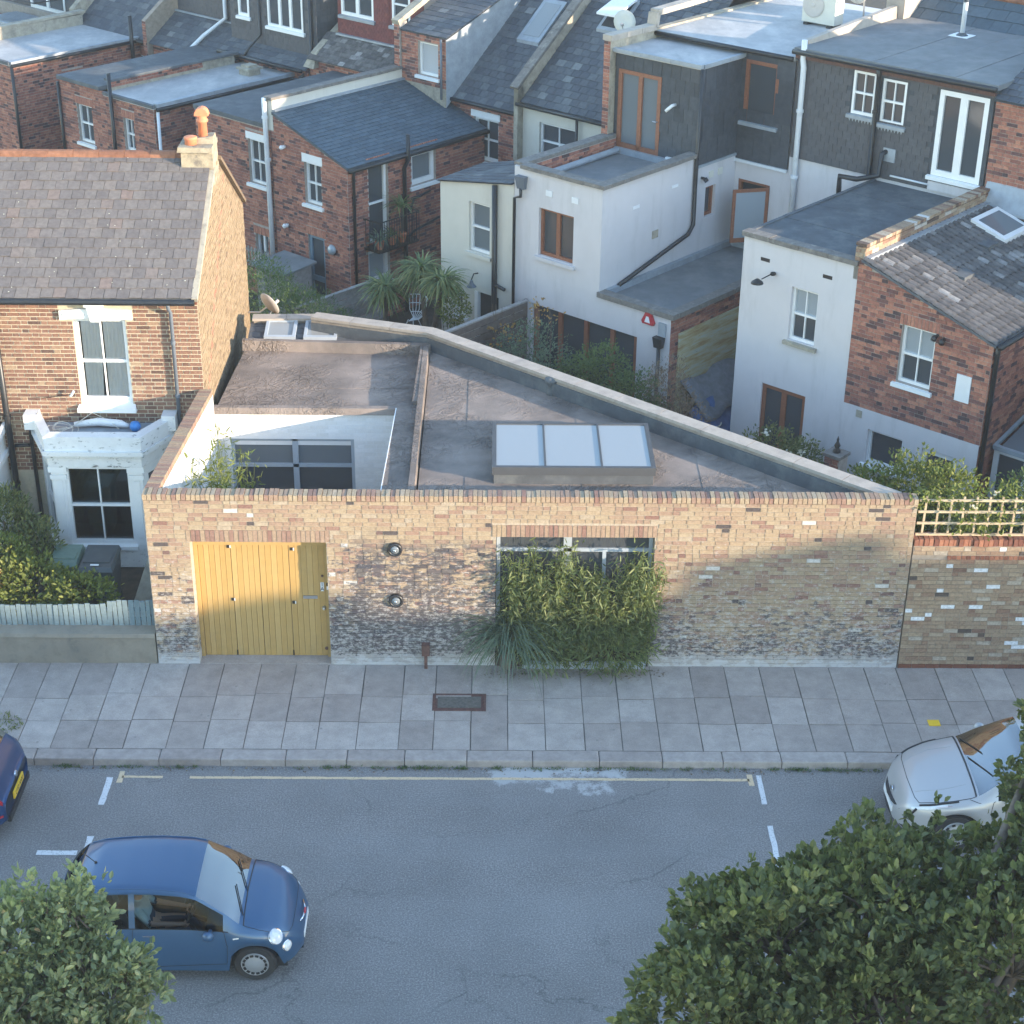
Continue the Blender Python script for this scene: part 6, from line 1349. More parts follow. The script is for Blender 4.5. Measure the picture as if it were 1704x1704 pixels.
# iron balcony
bl_ = tthing('balcony', 'small black iron balcony outside the first floor door of the red brick house', 'balcony', -16.75, 5.1, 1.9)
m = MB(); m.box(-16.97, -16.45, 4.45, 5.75, 1.88, 1.93); m.build('deck', 'iron', bl_)
m = MB()
m.tube([(-16.97, 4.45, 2.62), (-16.45, 4.45, 2.62), (-16.45, 5.75, 2.62), (-16.97, 5.75, 2.62)], .014, 6); m.build('top_rail', 'iron', bl_)
for i in range(17):
    m = MB(); b_ = 4.45 + 1.3 * i / 16; m.tube([(-16.45, b_, 1.93), (-16.45, b_, 2.62)], .008, 5); m.build('baluster', 'iron', bl_)
for i in range(4):
    for b_ in (4.45, 5.75): m = MB(); a_ = -16.9 + .12 * i; m.tube([(a_, b_, 1.93), (a_, b_, 2.62)], .008, 5); m.build('baluster', 'iron', bl_)
def blades(name, mat, parent, c, n, L, seed, up=.8, droop=.6, w=.02, rad=.05, segs=5, tone=None):
    r = np.random.default_rng(seed); V, F, T = [], [], []; k = 0
    for i in range(n):
        az = r.uniform(0, 2 * math.pi); el = r.uniform(up - .5, up + .45); l = L * r.uniform(.65, 1.1); d = np.array([math.cos(az) * math.cos(el), math.sin(az) * math.cos(el), math.sin(el)]); sd = np.array([-math.sin(az), math.cos(az), 0])
        p = np.array(c) + r.normal(size=3) * rad * np.array([1, 1, .3]); t_ = r.random(); v = d.copy()
        for s in range(segs + 1):
            ww = w * (1 - (s / segs) ** 2 * .95) / 2 * (.6 + .4 * min(1, s)); V += [p - sd * ww, p + sd * ww]
            if s < segs: F.append((k, k + 1, k + 3, k + 2)); T.append(t_)
            k += 2; p = p + v * l / segs; v = v + np.array([0, 0, -droop / segs]); v /= np.linalg.norm(v)
    me = np_mesh(name, V, F, T, _base(parent)); return mesh_obj(name, me, parent, mat)
def potted(label, a, b, z, L, n, seed, trunk=0.0, mat='leaf_palm'):
    t = tthing('potted_plant', label, 'plant', a, b, z, 'pot plants on the balcony')
    m = MB(); m.lathe((a, b, z), [(.07, 0), (.11, .18), (.12, .18), (.12, .21), (.1, .21)], 12); m.build('pot', 'terracotta', t, smooth=False)
    if trunk: m = MB(); m.tube([(a, b, z + .15), (a + .02, b, z + .2 + trunk)], .03, 6); m.build('trunk', 'bark', t)
    blades('foliage', mat, t, (a, b, z + .2 + trunk), n, L, seed, .7, 1.6, .035)
potted('bushy pot plant at the left corner of the iron balcony', -16.62, 4.62, 1.93, .45, 70, 1, mat='leaf_blue'); potted('small pot plant in the middle of the iron balcony', -16.65, 5.05, 1.93, .35, 50, 2, mat='leaf_dark'); potted('tall palm in a pot on the iron balcony', -16.62, 5.35, 1.93, .6, 60, 3, .65)
# main wall, roof, velux
wm3 = (-17.34, -16.52, 3.1, 4.16)
body(H3, -19.5, -15.87, 4.4); bB(H3, -18.4, -15.87, MB_, 3.0, 4.5, [wm3], 154, heads=False); wB(H3, MB_, *wm3, fw=.07); blk(H3, 'lintel', 'white_paint', -17.40, -16.46, MB_ - .03, MB_ + .05, 4.16, 4.32)
rf4 = main_roof(H3, -18.3, -15.87, 4.52, 155, rz=7.5)
pipe(H3, [(-18.3, 8.42, 4.5), (-15.87, 8.42, 4.5)], .05, 'black_pipe', 'gutter')
S_ = lambda a, b, h=0: (a, b, 4.52 + (b - 8.48) * (7.5 - 4.52) / (RIDGE_B - 8.48) + h)
m = MB(); m.hexa([S_(-17.2, 10.0, .02), S_(-16.5, 10.0, .02), S_(-16.5, 11.05, .02), S_(-17.2, 11.05, .02)], [S_(-17.2, 10.0, .11), S_(-16.5, 10.0, .11), S_(-16.5, 11.05, .11), S_(-17.2, 11.05, .11)]); rl = m.build('rooflight', 'lead', rf4)
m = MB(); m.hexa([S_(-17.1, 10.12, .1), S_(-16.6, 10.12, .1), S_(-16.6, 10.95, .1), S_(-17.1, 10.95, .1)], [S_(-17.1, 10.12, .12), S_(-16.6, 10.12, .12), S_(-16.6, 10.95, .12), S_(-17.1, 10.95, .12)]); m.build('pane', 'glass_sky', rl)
wd3 = (-18.86, -18.18, 4.98, 5.78)
bB(H3, -19.42, -17.92, 8.25, 4.75, 5.97, [wd3], 156, heads=False); wB(H3, 8.25, *wd3, style='casement', cols=1, fw=.05, pane='glass_curtain'); rface(H3, -19.42, -17.92, 8.25, 4.3, 4.75, [], 'cement')
m = MB(); m.add([(-17.92, 8.25, 4.3), (-17.92, 11.6, 6.97), (-17.92, 11.6, 7.05), (-17.92, 8.25, 5.97)], [(0, 1, 2, 3)]); m.build('lead_cheek', 'lead', H3)
slate_roof(H3, (-19.45, 8.2, 5.98), (-17.85, 8.2, 5.98), (-17.85, 12.3, 7.4), (-19.45, 12.3, 7.4), .25, .2, 'slate', 'slates', 157); m = MB(); m.add([(-19.45, 8.2, 5.96), (-17.85, 8.2, 5.96), (-17.85, 12.3, 7.38), (-19.45, 12.3, 7.38)], [(0, 1, 2, 3)]); m.build('dormer_roof', 'felt_dark', H3)
m = MB(); m.box(-19.62, -19.43, 8.2, 8.45, 4.5, 6.15); m.build('party_wall', 'red_mortar', H3); bB(H3, -19.62, -19.43, 8.19, 4.9, 6.15, (), 158, heads=False); coping_run(H3, [(-19.53, 8.15, 6.2), (-19.53, 12.0, 7.8)], .24, .12, 'cement', seed=16)
pipe(H3, [(-18.02, 8.18, 5.95), (-18.02, 8.18, 4.5)], .03, 'grey_pipe')

# ---------------------------------------------------------------- red brick house with maroon tile-hung dormer
H4 = tthing('terrace_house', 'red brick house with maroon tile-hung dormer beside the white soil pipe', 'house', -21.3, 6.3, group='terraced houses behind the studio')
wp = (-20.38, -19.80, 2.88, 3.95); wq = (-20.3, -19.85, .95, 1.62)
bB(H4, -22.3, -19.54, 4.0, 0, 4.32, [wp, wq], 161); wB(H4, 4.0, *wp); wB(H4, 4.0, *wq, style='casement', cols=2, fw=.04)
blk(H4, 'lintel', 'white_paint', -20.44, -19.74, 3.985, 4.05, 3.95, 4.12); blk(H4, 'flat_roof', 'felt_dark', -22.3, -19.62, 3.95, MB_, 4.32, 4.42)
bA(H4, -19.53, 4.0, 4.05, 4.3, 4.4, (), 162, heads=False)
body(H4, -23.2, -19.6, 4.5); wz = (-21.75, -21.1, 3.2, 4.05); wy = (-22.9, -22.2, 3.2, 4.02); bB(H4, -23.2, -19.62, MB_, 2.9, 4.62, [wz, wy], 163); wB(H4, MB_, *wz); wB(H4, MB_, *wy, pane='glass_frost')
slate_roof(H4, (-23.15, 8.45, 4.62), (-19.62, 8.45, 4.62), (-19.62, 9.25, 5.2), (-23.15, 9.25, 5.2), .2, .14, 'pantile', 'apron_tiles', 164); m = MB(); m.add([(-23.15, 8.45, 4.61), (-19.62, 8.45, 4.61), (-19.62, 9.25, 5.19), (-23.15, 9.25, 5.19)], [(0, 1, 2, 3)]); m.build('roof_apron', 'felt_dark', H4)
wr = (-22.62, -21.42, 5.72, 6.7); ws = (-20.75, -20.1, 5.72, 6.8)
slate_roof(H4, (-22.75, 9.24, 5.2), (-19.62, 9.24, 5.2), (-19.62, 9.24, 7.4), (-22.75, 9.24, 7.4), .12, .08, 'maroon_tile', 'hung_tiles', 165, .005, .005, skip=hole(wr, ws), slip=.0)
m = MB(); wall(m, fB(-22.75, 9.25), 0, 3.13, 5.1, 7.4, [(x[0] + 22.75, x[1] + 22.75, x[2], x[3]) for x in (wr, ws)], .1); m.build('dormer_wall', 'maroon_tile', H4)
wB(H4, 9.25, *wr, rec=.02, style='casement', cols=2, fw=.07, sill_mat='lead'); wB(H4, 9.25, *ws, rec=.02, cols=1, fw=.07, sill_mat='lead')
blk(H4, 'dormer_roof', 'felt_grey', -22.8, -19.6, 9.2, 13.5, 7.4, 7.5); m = MB(); m.beam((-22.75, 9.22, 5.21), (-19.62, 9.22, 5.21), .16, .05); m.build('lead_flashing', 'lead', H4)
m = MB(); m.hexa([(-23.25, 8.4, 4.4), (-22.85, 8.4, 4.4), (-22.85, 10.4, 4.4), (-23.25, 10.4, 4.4)], [(-23.1, 8.6, 4.8), (-22.9, 8.6, 4.8), (-22.9, 10.4, 5.9), (-23.1, 10.4, 5.9)]); m.build('party_wall', 'cement', H4)

# ---------------------------------------------------------------- pair of flat-roofed outriggers with grey dormers (F0)
H5 = tthing('terrace_house', 'red brick house with pale flat roof and grey dormer with white casement windows', 'house', -25.0, 6.3, group='terraced houses behind the studio')
wF = (-25.23, -24.80, 2.70, 3.54); wG = (5.60, 6.28, 2.55, 3.45)
bB(H5, -25.92, -23.94, 4.0, 1.0, 4.0, [wF], 171); wB(H5, 4.0, *wF); bA(H5, -23.94, 4.0, MB_, 1.0, 4.0, [wG], 172); wA(H5, -23.94, *wG)
blk(H5, 'flat_roof', 'felt_pale', -25.9, -23.88, 3.94, MB_, 3.98, 4.06); coping_run(H5, [(-25.9, 3.96, 4.09), (-23.86, 3.96, 4.09)], .1, .08, 'felt_dark', 'roof_edge', 2); coping_run(H5, [(-23.88, 4.02, 4.12), (-23.88, MB_, 4.12)], .16, .1, 'lead', 'roof_edge', 5)
pipe(H5, [(-23.80, 4.0, 3.98), (-23.80, 8.5, 3.98)], .05, 'black_pipe', 'gutter'); pipe(H5, [(-23.84, 4.05, 3.95), (-23.86, 4.05, 1)], .04, 'white_pipe')
m = MB(); m.box(-26.05, -25.9, 4.2, 8.3, 3.9, 4.3); m.build('party_wall', 'cement', H5); bA(H5, -25.895, 4.2, 7.2, 4.14, 4.3, (), 173, heads=False); coping_run(H5, [(-25.97, 4.15, 4.36), (-25.97, 8.4, 4.36)], .3, .06, 'felt_dark', seed=17)
m = MB(); m.box(-24.9, -24.5, 7.6, 8.0, 4.06, 4.2); m.box(-24.95, -24.45, 7.55, 8.05, 4.2, 4.26); m.box(-24.85, -24.55, 7.65, 7.95, 4.26, 4.32); m.build('roof_vent', 'cement', H5)
pipe(H5, [(-25.55, 3.9, 4.62), (-25.55, 3.9, 1.0)], .05, 'black_pipe', 'soil_pipe')
body(H5, -26.7, -23.25, 4.3); bB(H5, -26.7, -23.25, MB_, 3.2, 4.3, [], 174)
slate_roof(H5, (-26.7, 8.45, 4.28), (-23.22, 8.45, 4.28), (-23.22, 8.95, 4.55), (-26.7, 8.95, 4.55), .25, .2, 'slate', 'apron_slates', 175); m = MB(); m.add([(-26.7, 8.45, 4.27), (-23.22, 8.45, 4.27), (-23.22, 8.95, 4.54), (-26.7, 8.95, 4.54)], [(0, 1, 2, 3)]); m.build('roof_apron', 'lead', H5)
wI = (-25.15, -23.75, 5.1, 6.3); wJ = (-26.35, -25.9, 5.2, 6.2)
hung(H5, -26.7, -23.25, 8.93, 4.55, 6.9, 'slate_hung', [wI, wJ], 176, .2, .16); wB(H5, 8.93, *wI, rec=.0, style='casement', cols=3, fw=.06, sill_mat='white_paint'); wB(H5, 8.93, *wJ, rec=.0, style='casement', cols=1, fw=.07, sill_mat='white_paint')
hungA(H5, -23.24, 8.93, 12, 4.6, 6.9, 'slate_black', (), 177); blk(H5, 'dormer_roof', 'felt_grey', -26.7, -23.2, 8.85, 13.4, 6.9, 7.0)
pipe(H5, [(-26.7, 8.38, 4.26), (-23.3, 8.38, 4.26)], .05, 'black_pipe', 'gutter'); pipe(H5, [(-25.45, 8.88, 6.9), (-25.45, 8.88, 4.8), (-25.6, 8.6, 4.5), (-25.6, 8.4, 4.3)], .035, 'black_pipe'); pipe(H5, [(-23.4, 8.86, 6.9), (-23.4, 8.86, 4.3), (-23.5, 8.45, 4.0), (-24.0, 8.4, 3.95)], .05, 'black_pipe')
H6 = tthing('terrace_house', 'red brick house with dark felt roof and diagonal white drainpipe', 'house', -28.0, 6.3, group='terraced houses behind the studio')
wK = (-27.20, -26.55, 2.55, 3.55); bB(H6, -27.85, -25.92, 4.0, 1.0, 4.08, [wK], 181); wB(H6, 4.0, *wK); m = MB(); wall(m, Pl((-27.85, MB_), (0, -1)), 0, 4.6, 1, 4.08); m.build('wall', 'red_mortar', H6)
blk(H6, 'flat_roof', 'felt_dark', -27.9, -26.06, 3.93, MB_, 4.08, 4.18); pipe(H6, [(-27.88, 3.95, 4.0), (-27.88, 3.95, 1)], .04, 'black_pipe')
body(H6, -30.0, -26.7, 3.9); wL = (-29.2, -28.6, 2.9, 3.5); bB(H6, -30.0, -26.7, MB_, 2.2, 3.95, [wL], 182); wB(H6, MB_, *wL)
slate_roof(H6, (-29.9, 8.45, 3.95), (-26.72, 8.45, 3.95), (-26.72, 9.55, 4.72), (-29.9, 9.55, 4.72), .25, .2, 'slate', 'apron_slates', 183); m = MB(); m.add([(-29.9, 8.45, 3.94), (-26.72, 8.45, 3.94), (-26.72, 9.55, 4.71), (-29.9, 9.55, 4.71)], [(0, 1, 2, 3)]); m.build('roof_apron', 'felt_dark', H6)
m = MB(); m.beam((-29.9, 9.52, 4.74), (-26.72, 9.52, 4.74), .14, .04); m.build('lead_flashing', 'lead', H6)
hung(H6, -29.75, -26.72, 9.53, 4.72, 6.6, 'slate_hung', [], 184, .2, .16); blk(H6, 'dormer_roof', 'felt_grey', -29.8, -26.7, 9.45, 13.4, 6.6, 6.7)
pipe(H6, [(-27.55, 9.44, 6.6), (-27.55, 9.44, 4.85), (-27.9, 8.9, 4.4), (-28.0, 8.42, 4.05), (-28.3, 8.4, 3.95)], .06, 'white_pipe', 'soil_pipe')
m = MB(); m.hexa([(-30.0, 8.4, 3.3), (-29.84, 8.4, 3.3), (-29.84, 10.5, 3.3), (-30.0, 10.5, 3.3)], [(-30.0, 8.4, 4.6), (-29.84, 8.4, 4.6), (-29.84, 10.5, 6.0), (-30.0, 10.5, 6.0)]); m.build('party_wall', 'garden_mortar', H6); bB(H6, -30.0, -29.84, 8.39, 3.3, 4.6, (), 185, heads=False)
# ---------------------------------------------------------------- far left house
H7 = tthing('terrace_house', 'far left red brick house with streaked pale flat roof below dark slates', 'house', -31.8, 6.3, group='terraced houses behind the studio')
wM = (5.9, 6.5, 2.7, 3.3)
bB(H7, -33.0, -30.45, 4.25, 1.0, 3.92, [], 191); bA(H7, -30.45, 4.25, MB_, 1.0, 3.92, [wM], 192); wA(H7, -30.45, *wM)
blk(H7, 'flat_roof', 'felt_pale', -33.0, -30.40, 4.2, MB_, 3.92, 4.0); coping_run(H7, [(-30.42, 4.2, 4.05), (-30.42, MB_, 4.05)], .14, .1, 'lead', 'roof_edge', 5); coping_run(H7, [(-33, 4.2, 4.04), (-30.42, 4.2, 4.04)], .1, .08, 'felt_dark', 'roof_edge', 2)
pipe(H7, [(-30.34, 4.2, 3.94), (-30.34, 8.5, 3.94)], .05, 'black_pipe', 'gutter'); pipe(H7, [(-30.38, 4.22, 3.94), (-30.38, 4.22, 1)], .045, 'black_pipe'); pipe(H7, [(-30.3, 8.2, 4.7), (-30.3, 8.2, 3.0)], .06, 'black_pipe', 'soil_pipe')
m = MB(); m.box(-33.2, -33.0, 4.2, 8.5, 3.5, 4.3); m.build('party_wall', 'cement', H7); coping_run(H7, [(-33.1, 4.2, 4.36), (-33.1, 8.6, 4.4)], .26, .07, 'cement', seed=18)
body(H7, -33.4, -30.05, 3.9); wN = (-30.95, -30.35, 2.9, 3.5); bB(H7, -33.4, -30.0, MB_, 2.2, 3.95, [wN], 193); wB(H7, MB_, *wN)
main_roof(H7, -33.3, -30.02, 3.98, 194, rz=7.0); pipe(H7, [(-33.3, 8.4, 3.95), (-30.02, 8.4, 3.95)], .05, 'black_pipe', 'gutter')
m = MB(); m.hexa([(-33.5, 8.4, 3.4), (-33.3, 8.4, 3.4), (-33.3, 12.3, 3.4), (-33.5, 12.3, 3.4)], [(-33.5, 8.4, 4.4), (-33.3, 8.4, 4.4), (-33.3, 12.3, 7.3), (-33.5, 12.3, 7.3)]); m.build('party_wall', 'cement', H7)
H8 = tthing('terrace_house', 'brick house in the top left corner with glazed balcony and grey dormer', 'house', -35.5, 7.5, group='terraced houses behind the studio')
body(H8, -38, -33.5, 4.0); bB(H8, -38, -33.5, MB_, 1.5, 3.7, [(-36.6, -35.9, 2.2, 3.1)], 195); wB(H8, MB_, -36.6, -35.9, 2.2, 3.1); blk(H8, 'balcony_deck', 'lead', -36.6, -33.8, 7.4, MB_, 3.7, 3.85); hung(H8, -38, -33.5, 8.9, 3.85, 6.2, 'slate_hung', [(-36.2, -34.4, 4.0, 5.4)], 196, .2, .16); wB(H8, 8.9, -36.2, -34.4, 4.0, 5.4, rec=.0, style='casement', cols=2, fw=.08); blk(H8, 'dormer_roof', 'felt_grey', -38, -33.5, 8.8, 13, 6.2, 6.3)
m = MB(); 
for q in ((-36.5, 7.5, -33.9, 7.5), (-33.9, 7.5, -33.9, 8.6)):
    m.add([(q[0], q[1], 3.85), (q[2], q[3], 3.85), (q[2], q[3], 4.6), (q[0], q[1], 4.6)], [(0, 1, 2, 3)])
m.build('glass_balustrade', 'clear_glass', H8); m = MB(); m.tube([(-36.5, 7.5, 4.62), (-33.9, 7.5, 4.62), (-33.9, 8.6, 4.62)], .02, 6); m.build('handrail', 'iron', H8)

# ---------------------------------------------------------------- air conditioner on the roof
ac = tthing('air_conditioner', 'cream outdoor air conditioning unit on the flat roof beside the chimney', 'air conditioner', -9.55, 11.55, 7.06)
m = MB(); m.box(-9.98, -9.14, 11.35, 11.70, 7.12, 7.85); m.build('casing', 'cream_plastic', ac)
m = MB(); m.lathe((-9.70, 11.345, 7.50), [(.27, 0), (.27, .01), (.24, .02), (.05, .02), (.045, .035), (.02, .04)], 24, axis='y'); m.build('fan_grille', 'dish_grey', ac)
for a_ in (-9.9, -9.3): m = MB(); m.box(a_, a_ + .1, 11.3, 11.75, 7.06, 7.12); m.build('foot', 'black_plastic', ac)
t = tthing('satellite_dish', 'grey satellite dish beside the air conditioning unit at the top edge', 'satellite dish', -8.7, 11.8, 7.3); dish(t, (-8.75, 11.6, 7.85), (.2, -.95, .3), .24); m = MB(); m.tube([(-8.75, 11.9, 7.3), (-8.75, 11.85, 7.85), (-8.75, 11.66, 7.85)], .02, 6); m.build('bracket', 'steel', t)

# ---------------------------------------------------------------- unseen houses continue the row to the right, raised to shade the back walls, and houses stand across the next street
def plain_house(label, a0, a1, seed, ez=7.0, rz=8.6, outr=True):
    t = tthing('terrace_house', label, 'house', (a0 + a1) / 2, 11.5, group='terraced houses beyond the picture')
    body(t, a0, a1, ez, MB_); m = MB(); m.hexa([(a0, MB_ - .1, ez), (a1, MB_ - .1, ez), (a1, 14.6, ez), (a0, 14.6, ez)], [(a0, 11.5, rz), (a1, 11.5, rz), (a1, 11.6, rz), (a0, 11.6, rz)]); m.build('roof', 'felt_dark', t)
    blk(t, 'chimney', 'garden_mortar', a0, a0 + .5, 11.1, 12.1, ez, rz + 1.0)
    if outr: blk(t, 'outrigger', 'red_mortar', a0 + .1, a0 + 2.6, 4.0, MB_, -.05, 4.6)
    for k in range(2): wB(t, MB_ - .001, a0 + 2.9, a0 + 3.7, 1.0 + 2.8 * k, 2.4 + 2.8 * k, rec=-.02)
    return t
plain_house('first brick house along the back terrace beyond the right edge', 1.0, 5.3, 1, 8.0, 9.6); plain_house('second brick house along the back terrace beyond the right edge', 5.3, 9.4, 2, 8.8, 10.2, False)
FR = tthing('far_house_row', 'orange-brown brick house front across the far street at the top right', 'house', -2, 24, 0)
ops = [(-5.6 + 2.4 * k, -4.5 + 2.4 * k, z, z + 1.5) for k in range(5) for z in (1.2, 4.3)]
m = MB(); wall(m, fB(-12, 23.5), 0, 20, 0, 8, [(o[0] + 12, o[1] + 12, o[2], o[3]) for o in ops], .1, thick=6); m.build('wall', 'orange_brick', FR)
for o in ops: wB(FR, 23.5, *o)

# ================================================================== houses across the street, out of the picture on the right: they shade the road
for i, (x0, x1, ez, rz) in enumerate(((20, 29, 6.8, 8.6), (29, 38, 6.9, 8.85), (38, 46.5, 7.0, 8.95), (46.5, 56, 7.9, 10.1), (56, 66, 7.9, 10.1))):
    t = thing('street_house', ['first', 'second', 'third', 'fourth', 'fifth'][i] + ' tall brick house along the near side of the street beyond the right edge', 'house', ((x0 + x1) / 2, -18, 0), group='houses on the near side of the street')
    m = MB(); m.box(x0, x1 - .02, -23, -14.6, -.1, ez); m.build('wall', 'garden_mortar', t)
    m = MB(); m.hexa([(x0, -23.2, ez), (x1 - .02, -23.2, ez), (x1 - .02, -14.4, ez), (x0, -14.4, ez)], [(x0, -18.9, rz), (x1 - .02, -18.9, rz), (x1 - .02, -18.8, rz), (x0, -18.8, rz)]); m.build('roof', 'slate', t)
    m = MB(); m.box(x0 + .1, x0 + .8, -19.6, -18.2, ez, rz + .12); m.build('chimney', 'garden_mortar', t)
    for k in range(3):
        for z in (1.0, 4.0): window(t, Pl((x1, -14.6), (-1, 0)), 1 + 2.6 * k, 2.2 + 2.6 * k, z, z + 1.7, rec=-.02)

# ================================================================== planting
def stems(parent, pts, h, mat='bark', r=.012):
    m = MB()
    for (x, y, dx, dy) in pts: m.tube([(x, y, 0), (x + dx * .5, y + dy * .5, h * .55), (x + dx, y + dy, h)], [r, r * .8, r * .4], 5)
    return m.build('stems', mat, parent)
# bamboo in front of the street window
BB = thing('window_bamboo', 'dense bamboo growing up in front of the recessed street window', 'bamboo', (6.7, -.05, 0))
r_ = random.Random(15); cm = MB(); tips = []
for i in range(150):
    x = r_.uniform(5.62, 7.98); y = r_.uniform(-.02, .14); h = (r_.uniform(1.5, 2.28) if x < 6.7 else r_.uniform(1.2, 1.95)) if not 7.45 < x < 7.9 else r_.uniform(1.7, 2.3); dx, dy = r_.uniform(-.25, .25), -r_.uniform(.02, .42)
    P3 = [(x, y, .2), (x + dx * .3, y + dy * .25, h * .6), (x + dx, y + dy, h)]; cm.tube(P3, [.010, .008, .003], 5)
    for k in range(70):
        t = r_.uniform(.12, 1.0) ** .85; a, b = (P3[0], P3[1]) if t < .6 else (P3[1], P3[2]); s = t / .6 if t < .6 else (t - .6) / .4
        tips.append([a[j] + (b[j] - a[j]) * s + r_.gauss(0, .07) for j in range(3)])
cm.build('canes', 'leaf_lime', BB)
P = np.array(tips); P[:, 1] = np.minimum(P[:, 1], .12); P[:, 0] = np.clip(P[:, 0], 5.52, 8.12); D = np.zeros_like(P); D[:, 1] = -.45; D[:, 2] = -.1
leaves('foliage', 'leaf_bamboo', BB, P, .125, D, .17, 16, 1.1, .15)
P, D = shell([(6.2, -.28, .5, .55, .2, .4), (7.3, -.28, .5, .75, .22, .45), (6.9, -.2, .9, .9, .2, .5)], 3800, 17, .3, 4, .05); D[:, 2] -= .1; D[:, 1] -= .4
leaves('low_foliage', 'leaf_bamboo', BB, P, .125, D, .17, 18, 1.1)
GC = thing('grass_clump', 'arching blue-green grass clump spilling onto the pavement beside the bamboo', 'grass', (5.62, -.12, 0))
blades('blades', 'leaf_blue', GC, (5.66, -.02, .55), 340, 1.25, 5, .8, 2.3, .02, .10, 8); blades('inner_blades', 'leaf_blue', GC, (5.68, .02, .25), 160, .95, 6, 1.0, 1.7, .016, .08, 7)
m = MB(); m.lathe((5.66, .02, 0), [(.14, 0), (.12, .3), (.08, .6)], 10); m.build('crown_base', 'leaf_dry', GC)
# courtyard bamboo
CB = thing('courtyard_bamboo', 'airy bamboo growing in the left corner of the white courtyard', 'bamboo', (.8, 1.6, 0)); tips = []; cm = MB(); r_ = random.Random(25)
for i in range(26):
    x = r_.uniform(.5, 1.35); y = r_.uniform(.9, 2.6); h = r_.uniform(2.3, 3.15); dx, dy = r_.uniform(-.15, .3), r_.uniform(-.25, .25); P3 = [(x, y, 0), (x + dx * .3, y + dy * .3, h * .6), (x + dx, y + dy, h)]; cm.tube(P3, [.010, .008, .003], 5)
    for k in range(46):
        t = r_.uniform(.62, 1.0); s = (t - .6) / .4; tips.append([P3[1][j] + (P3[2][j] - P3[1][j]) * s + r_.gauss(0, .07) for j in range(3)])
cm.build('canes', 'leaf_lime', CB); leaves('foliage', 'leaf_lime', CB, np.array(tips), .13, None, .17, 26, 1, .15)
# gardens behind
def shrub(name, label, blobs, n, size, mat, seed, aspect=.5, cat='shrub', rosette=4, inner=.45, terr=True, up=.2, hs=None):
    if terr: bl = [(*W(b[0], b[1], b[2]), *b[3:]) for b in blobs]
    else: bl = blobs
    cx, cy = sum(b[0] for b in bl) / len(bl), sum(b[1] for b in bl) / len(bl)
    t = thing(name, label, cat, (cx, cy, 0)); P, D = shell(bl, n, seed, inner, rosette, size * .6); leaves('foliage', mat, t, P, size, D, aspect, seed, 1.0, up=up)
    r = random.Random(seed); stems(t, [(b[0] + r.uniform(-.15, .15), b[1] + r.uniform(-.15, .15), r.uniform(-.2, .2), r.uniform(-.2, .2)) for b in bl for _ in range(4)], max(b[2] for b in bl)); return t
shrub('conifer_hedge', 'loose green conifer hedge behind the satellite dish', [(-16.3, .7, 1.6, .9, .9, 1.0), (-15.3, .7, 1.5, .95, .8, .95), (-14.3, .6, 1.35, .9, .7, .9), (-17.0, 1.2, 1.6, .9, .9, 1.0), (-15.9, 1.6, 1.1, 1.0, .9, .8)], 16000, .075, 'leaf_conifer', 51, .22, 'hedge', 5, .55, up=.5)
shrub('evergreen_shrub', 'rounded mid-green shrub in front of the white extension doors', [(-8.4, 2.7, 1.7, .6, .55, .8), (-7.6, 2.6, 1.4, .65, .55, .75), (-9.0, 2.7, 1.4, .55, .5, .7), (-7.1, 2.5, 1.2, .5, .45, .6)], 9500, .06, 'leaf_conifer', 52, .5)
shrub('grey_shrub', 'thin greyish shrub with bare stems left of the evergreen shrub', [(-10.2, 2.7, 1.65, .8, .5, .85), (-9.6, 2.5, 1.4, .6, .4, .7), (-10.9, 2.7, 1.4, .5, .4, .6)], 3800, .06, 'leaf_blue', 53, .4, inner=.2)
shrub('orange_rose', 'straggly shrub with a few orange leaves before the wooden doors', [(-10.2, 3.0, 2.55, .4, .3, .3), (-11.0, 2.7, 1.9, .4, .3, .3)], 120, .08, 'leaf_orange', 54, .5, inner=.1)
shrub('dry_stems', 'patch of dry brown seed-headed stems right of the evergreen shrub', [(-6.7, 2.6, 1.8, .5, .45, .9), (-6.2, 2.5, 1.5, .45, .4, .7)], 3800, .06, 'leaf_dry', 55, .25, 'plant', inner=.2, up=.8)
shrub('lime_hedge', 'bright yellow-green hedge between the parapet end and the white ground floor', [(-1.7, 1.7, 1.65, .5, .5, .75), (-1.0, 1.8, 1.95, .6, .55, .9), (-.3, 1.7, 2.0, .6, .5, .9), (.4, 1.4, 1.6, .6, .5, .9)], 10500, .075, 'leaf_lime', 56, .5, 'hedge')
WF = shrub('white_flowering_shrub', 'dark shrub with white blooms in front of the wooden double doors', [(-4.5, 2.9, 1.2, .6, .5, .65), (-3.8, 2.8, 1.25, .5, .5, .6), (-3.2, 2.7, 1.0, .45, .4, .5)], 4500, .075, 'leaf_dark', 57, .4)
r_ = np.random.default_rng(4); bl = np.array([W(a, b, z) for a, b, z in ((-4.45, 2.6, 1.85), (-3.9, 2.5, 1.62), (-3.6, 2.5, 1.7), (-3.3, 2.4, 1.35), (-3.05, 2.4, 1.2), (-4.9, 2.6, 1.5), (-3.5, 2.4, 1.25), (-4.1, 2.5, 1.3), (-2.9, 2.4, 1.05))]); leaves('blooms', 'petal', WF, np.repeat(bl, 10, 0) + r_.normal(size=(90, 3)) * .03, .075, None, .8, 58, shape=4, tone=r_.uniform(0, .6, 90))
shrub('side_shrub', 'dark green shrub beside the conservatory at the right edge', [(.5, 3.0, 1.7, .6, .5, .9), (1.2, 2.6, 1.6, .7, .6, .9)], 4500, .07, 'leaf_conifer', 59, .5)
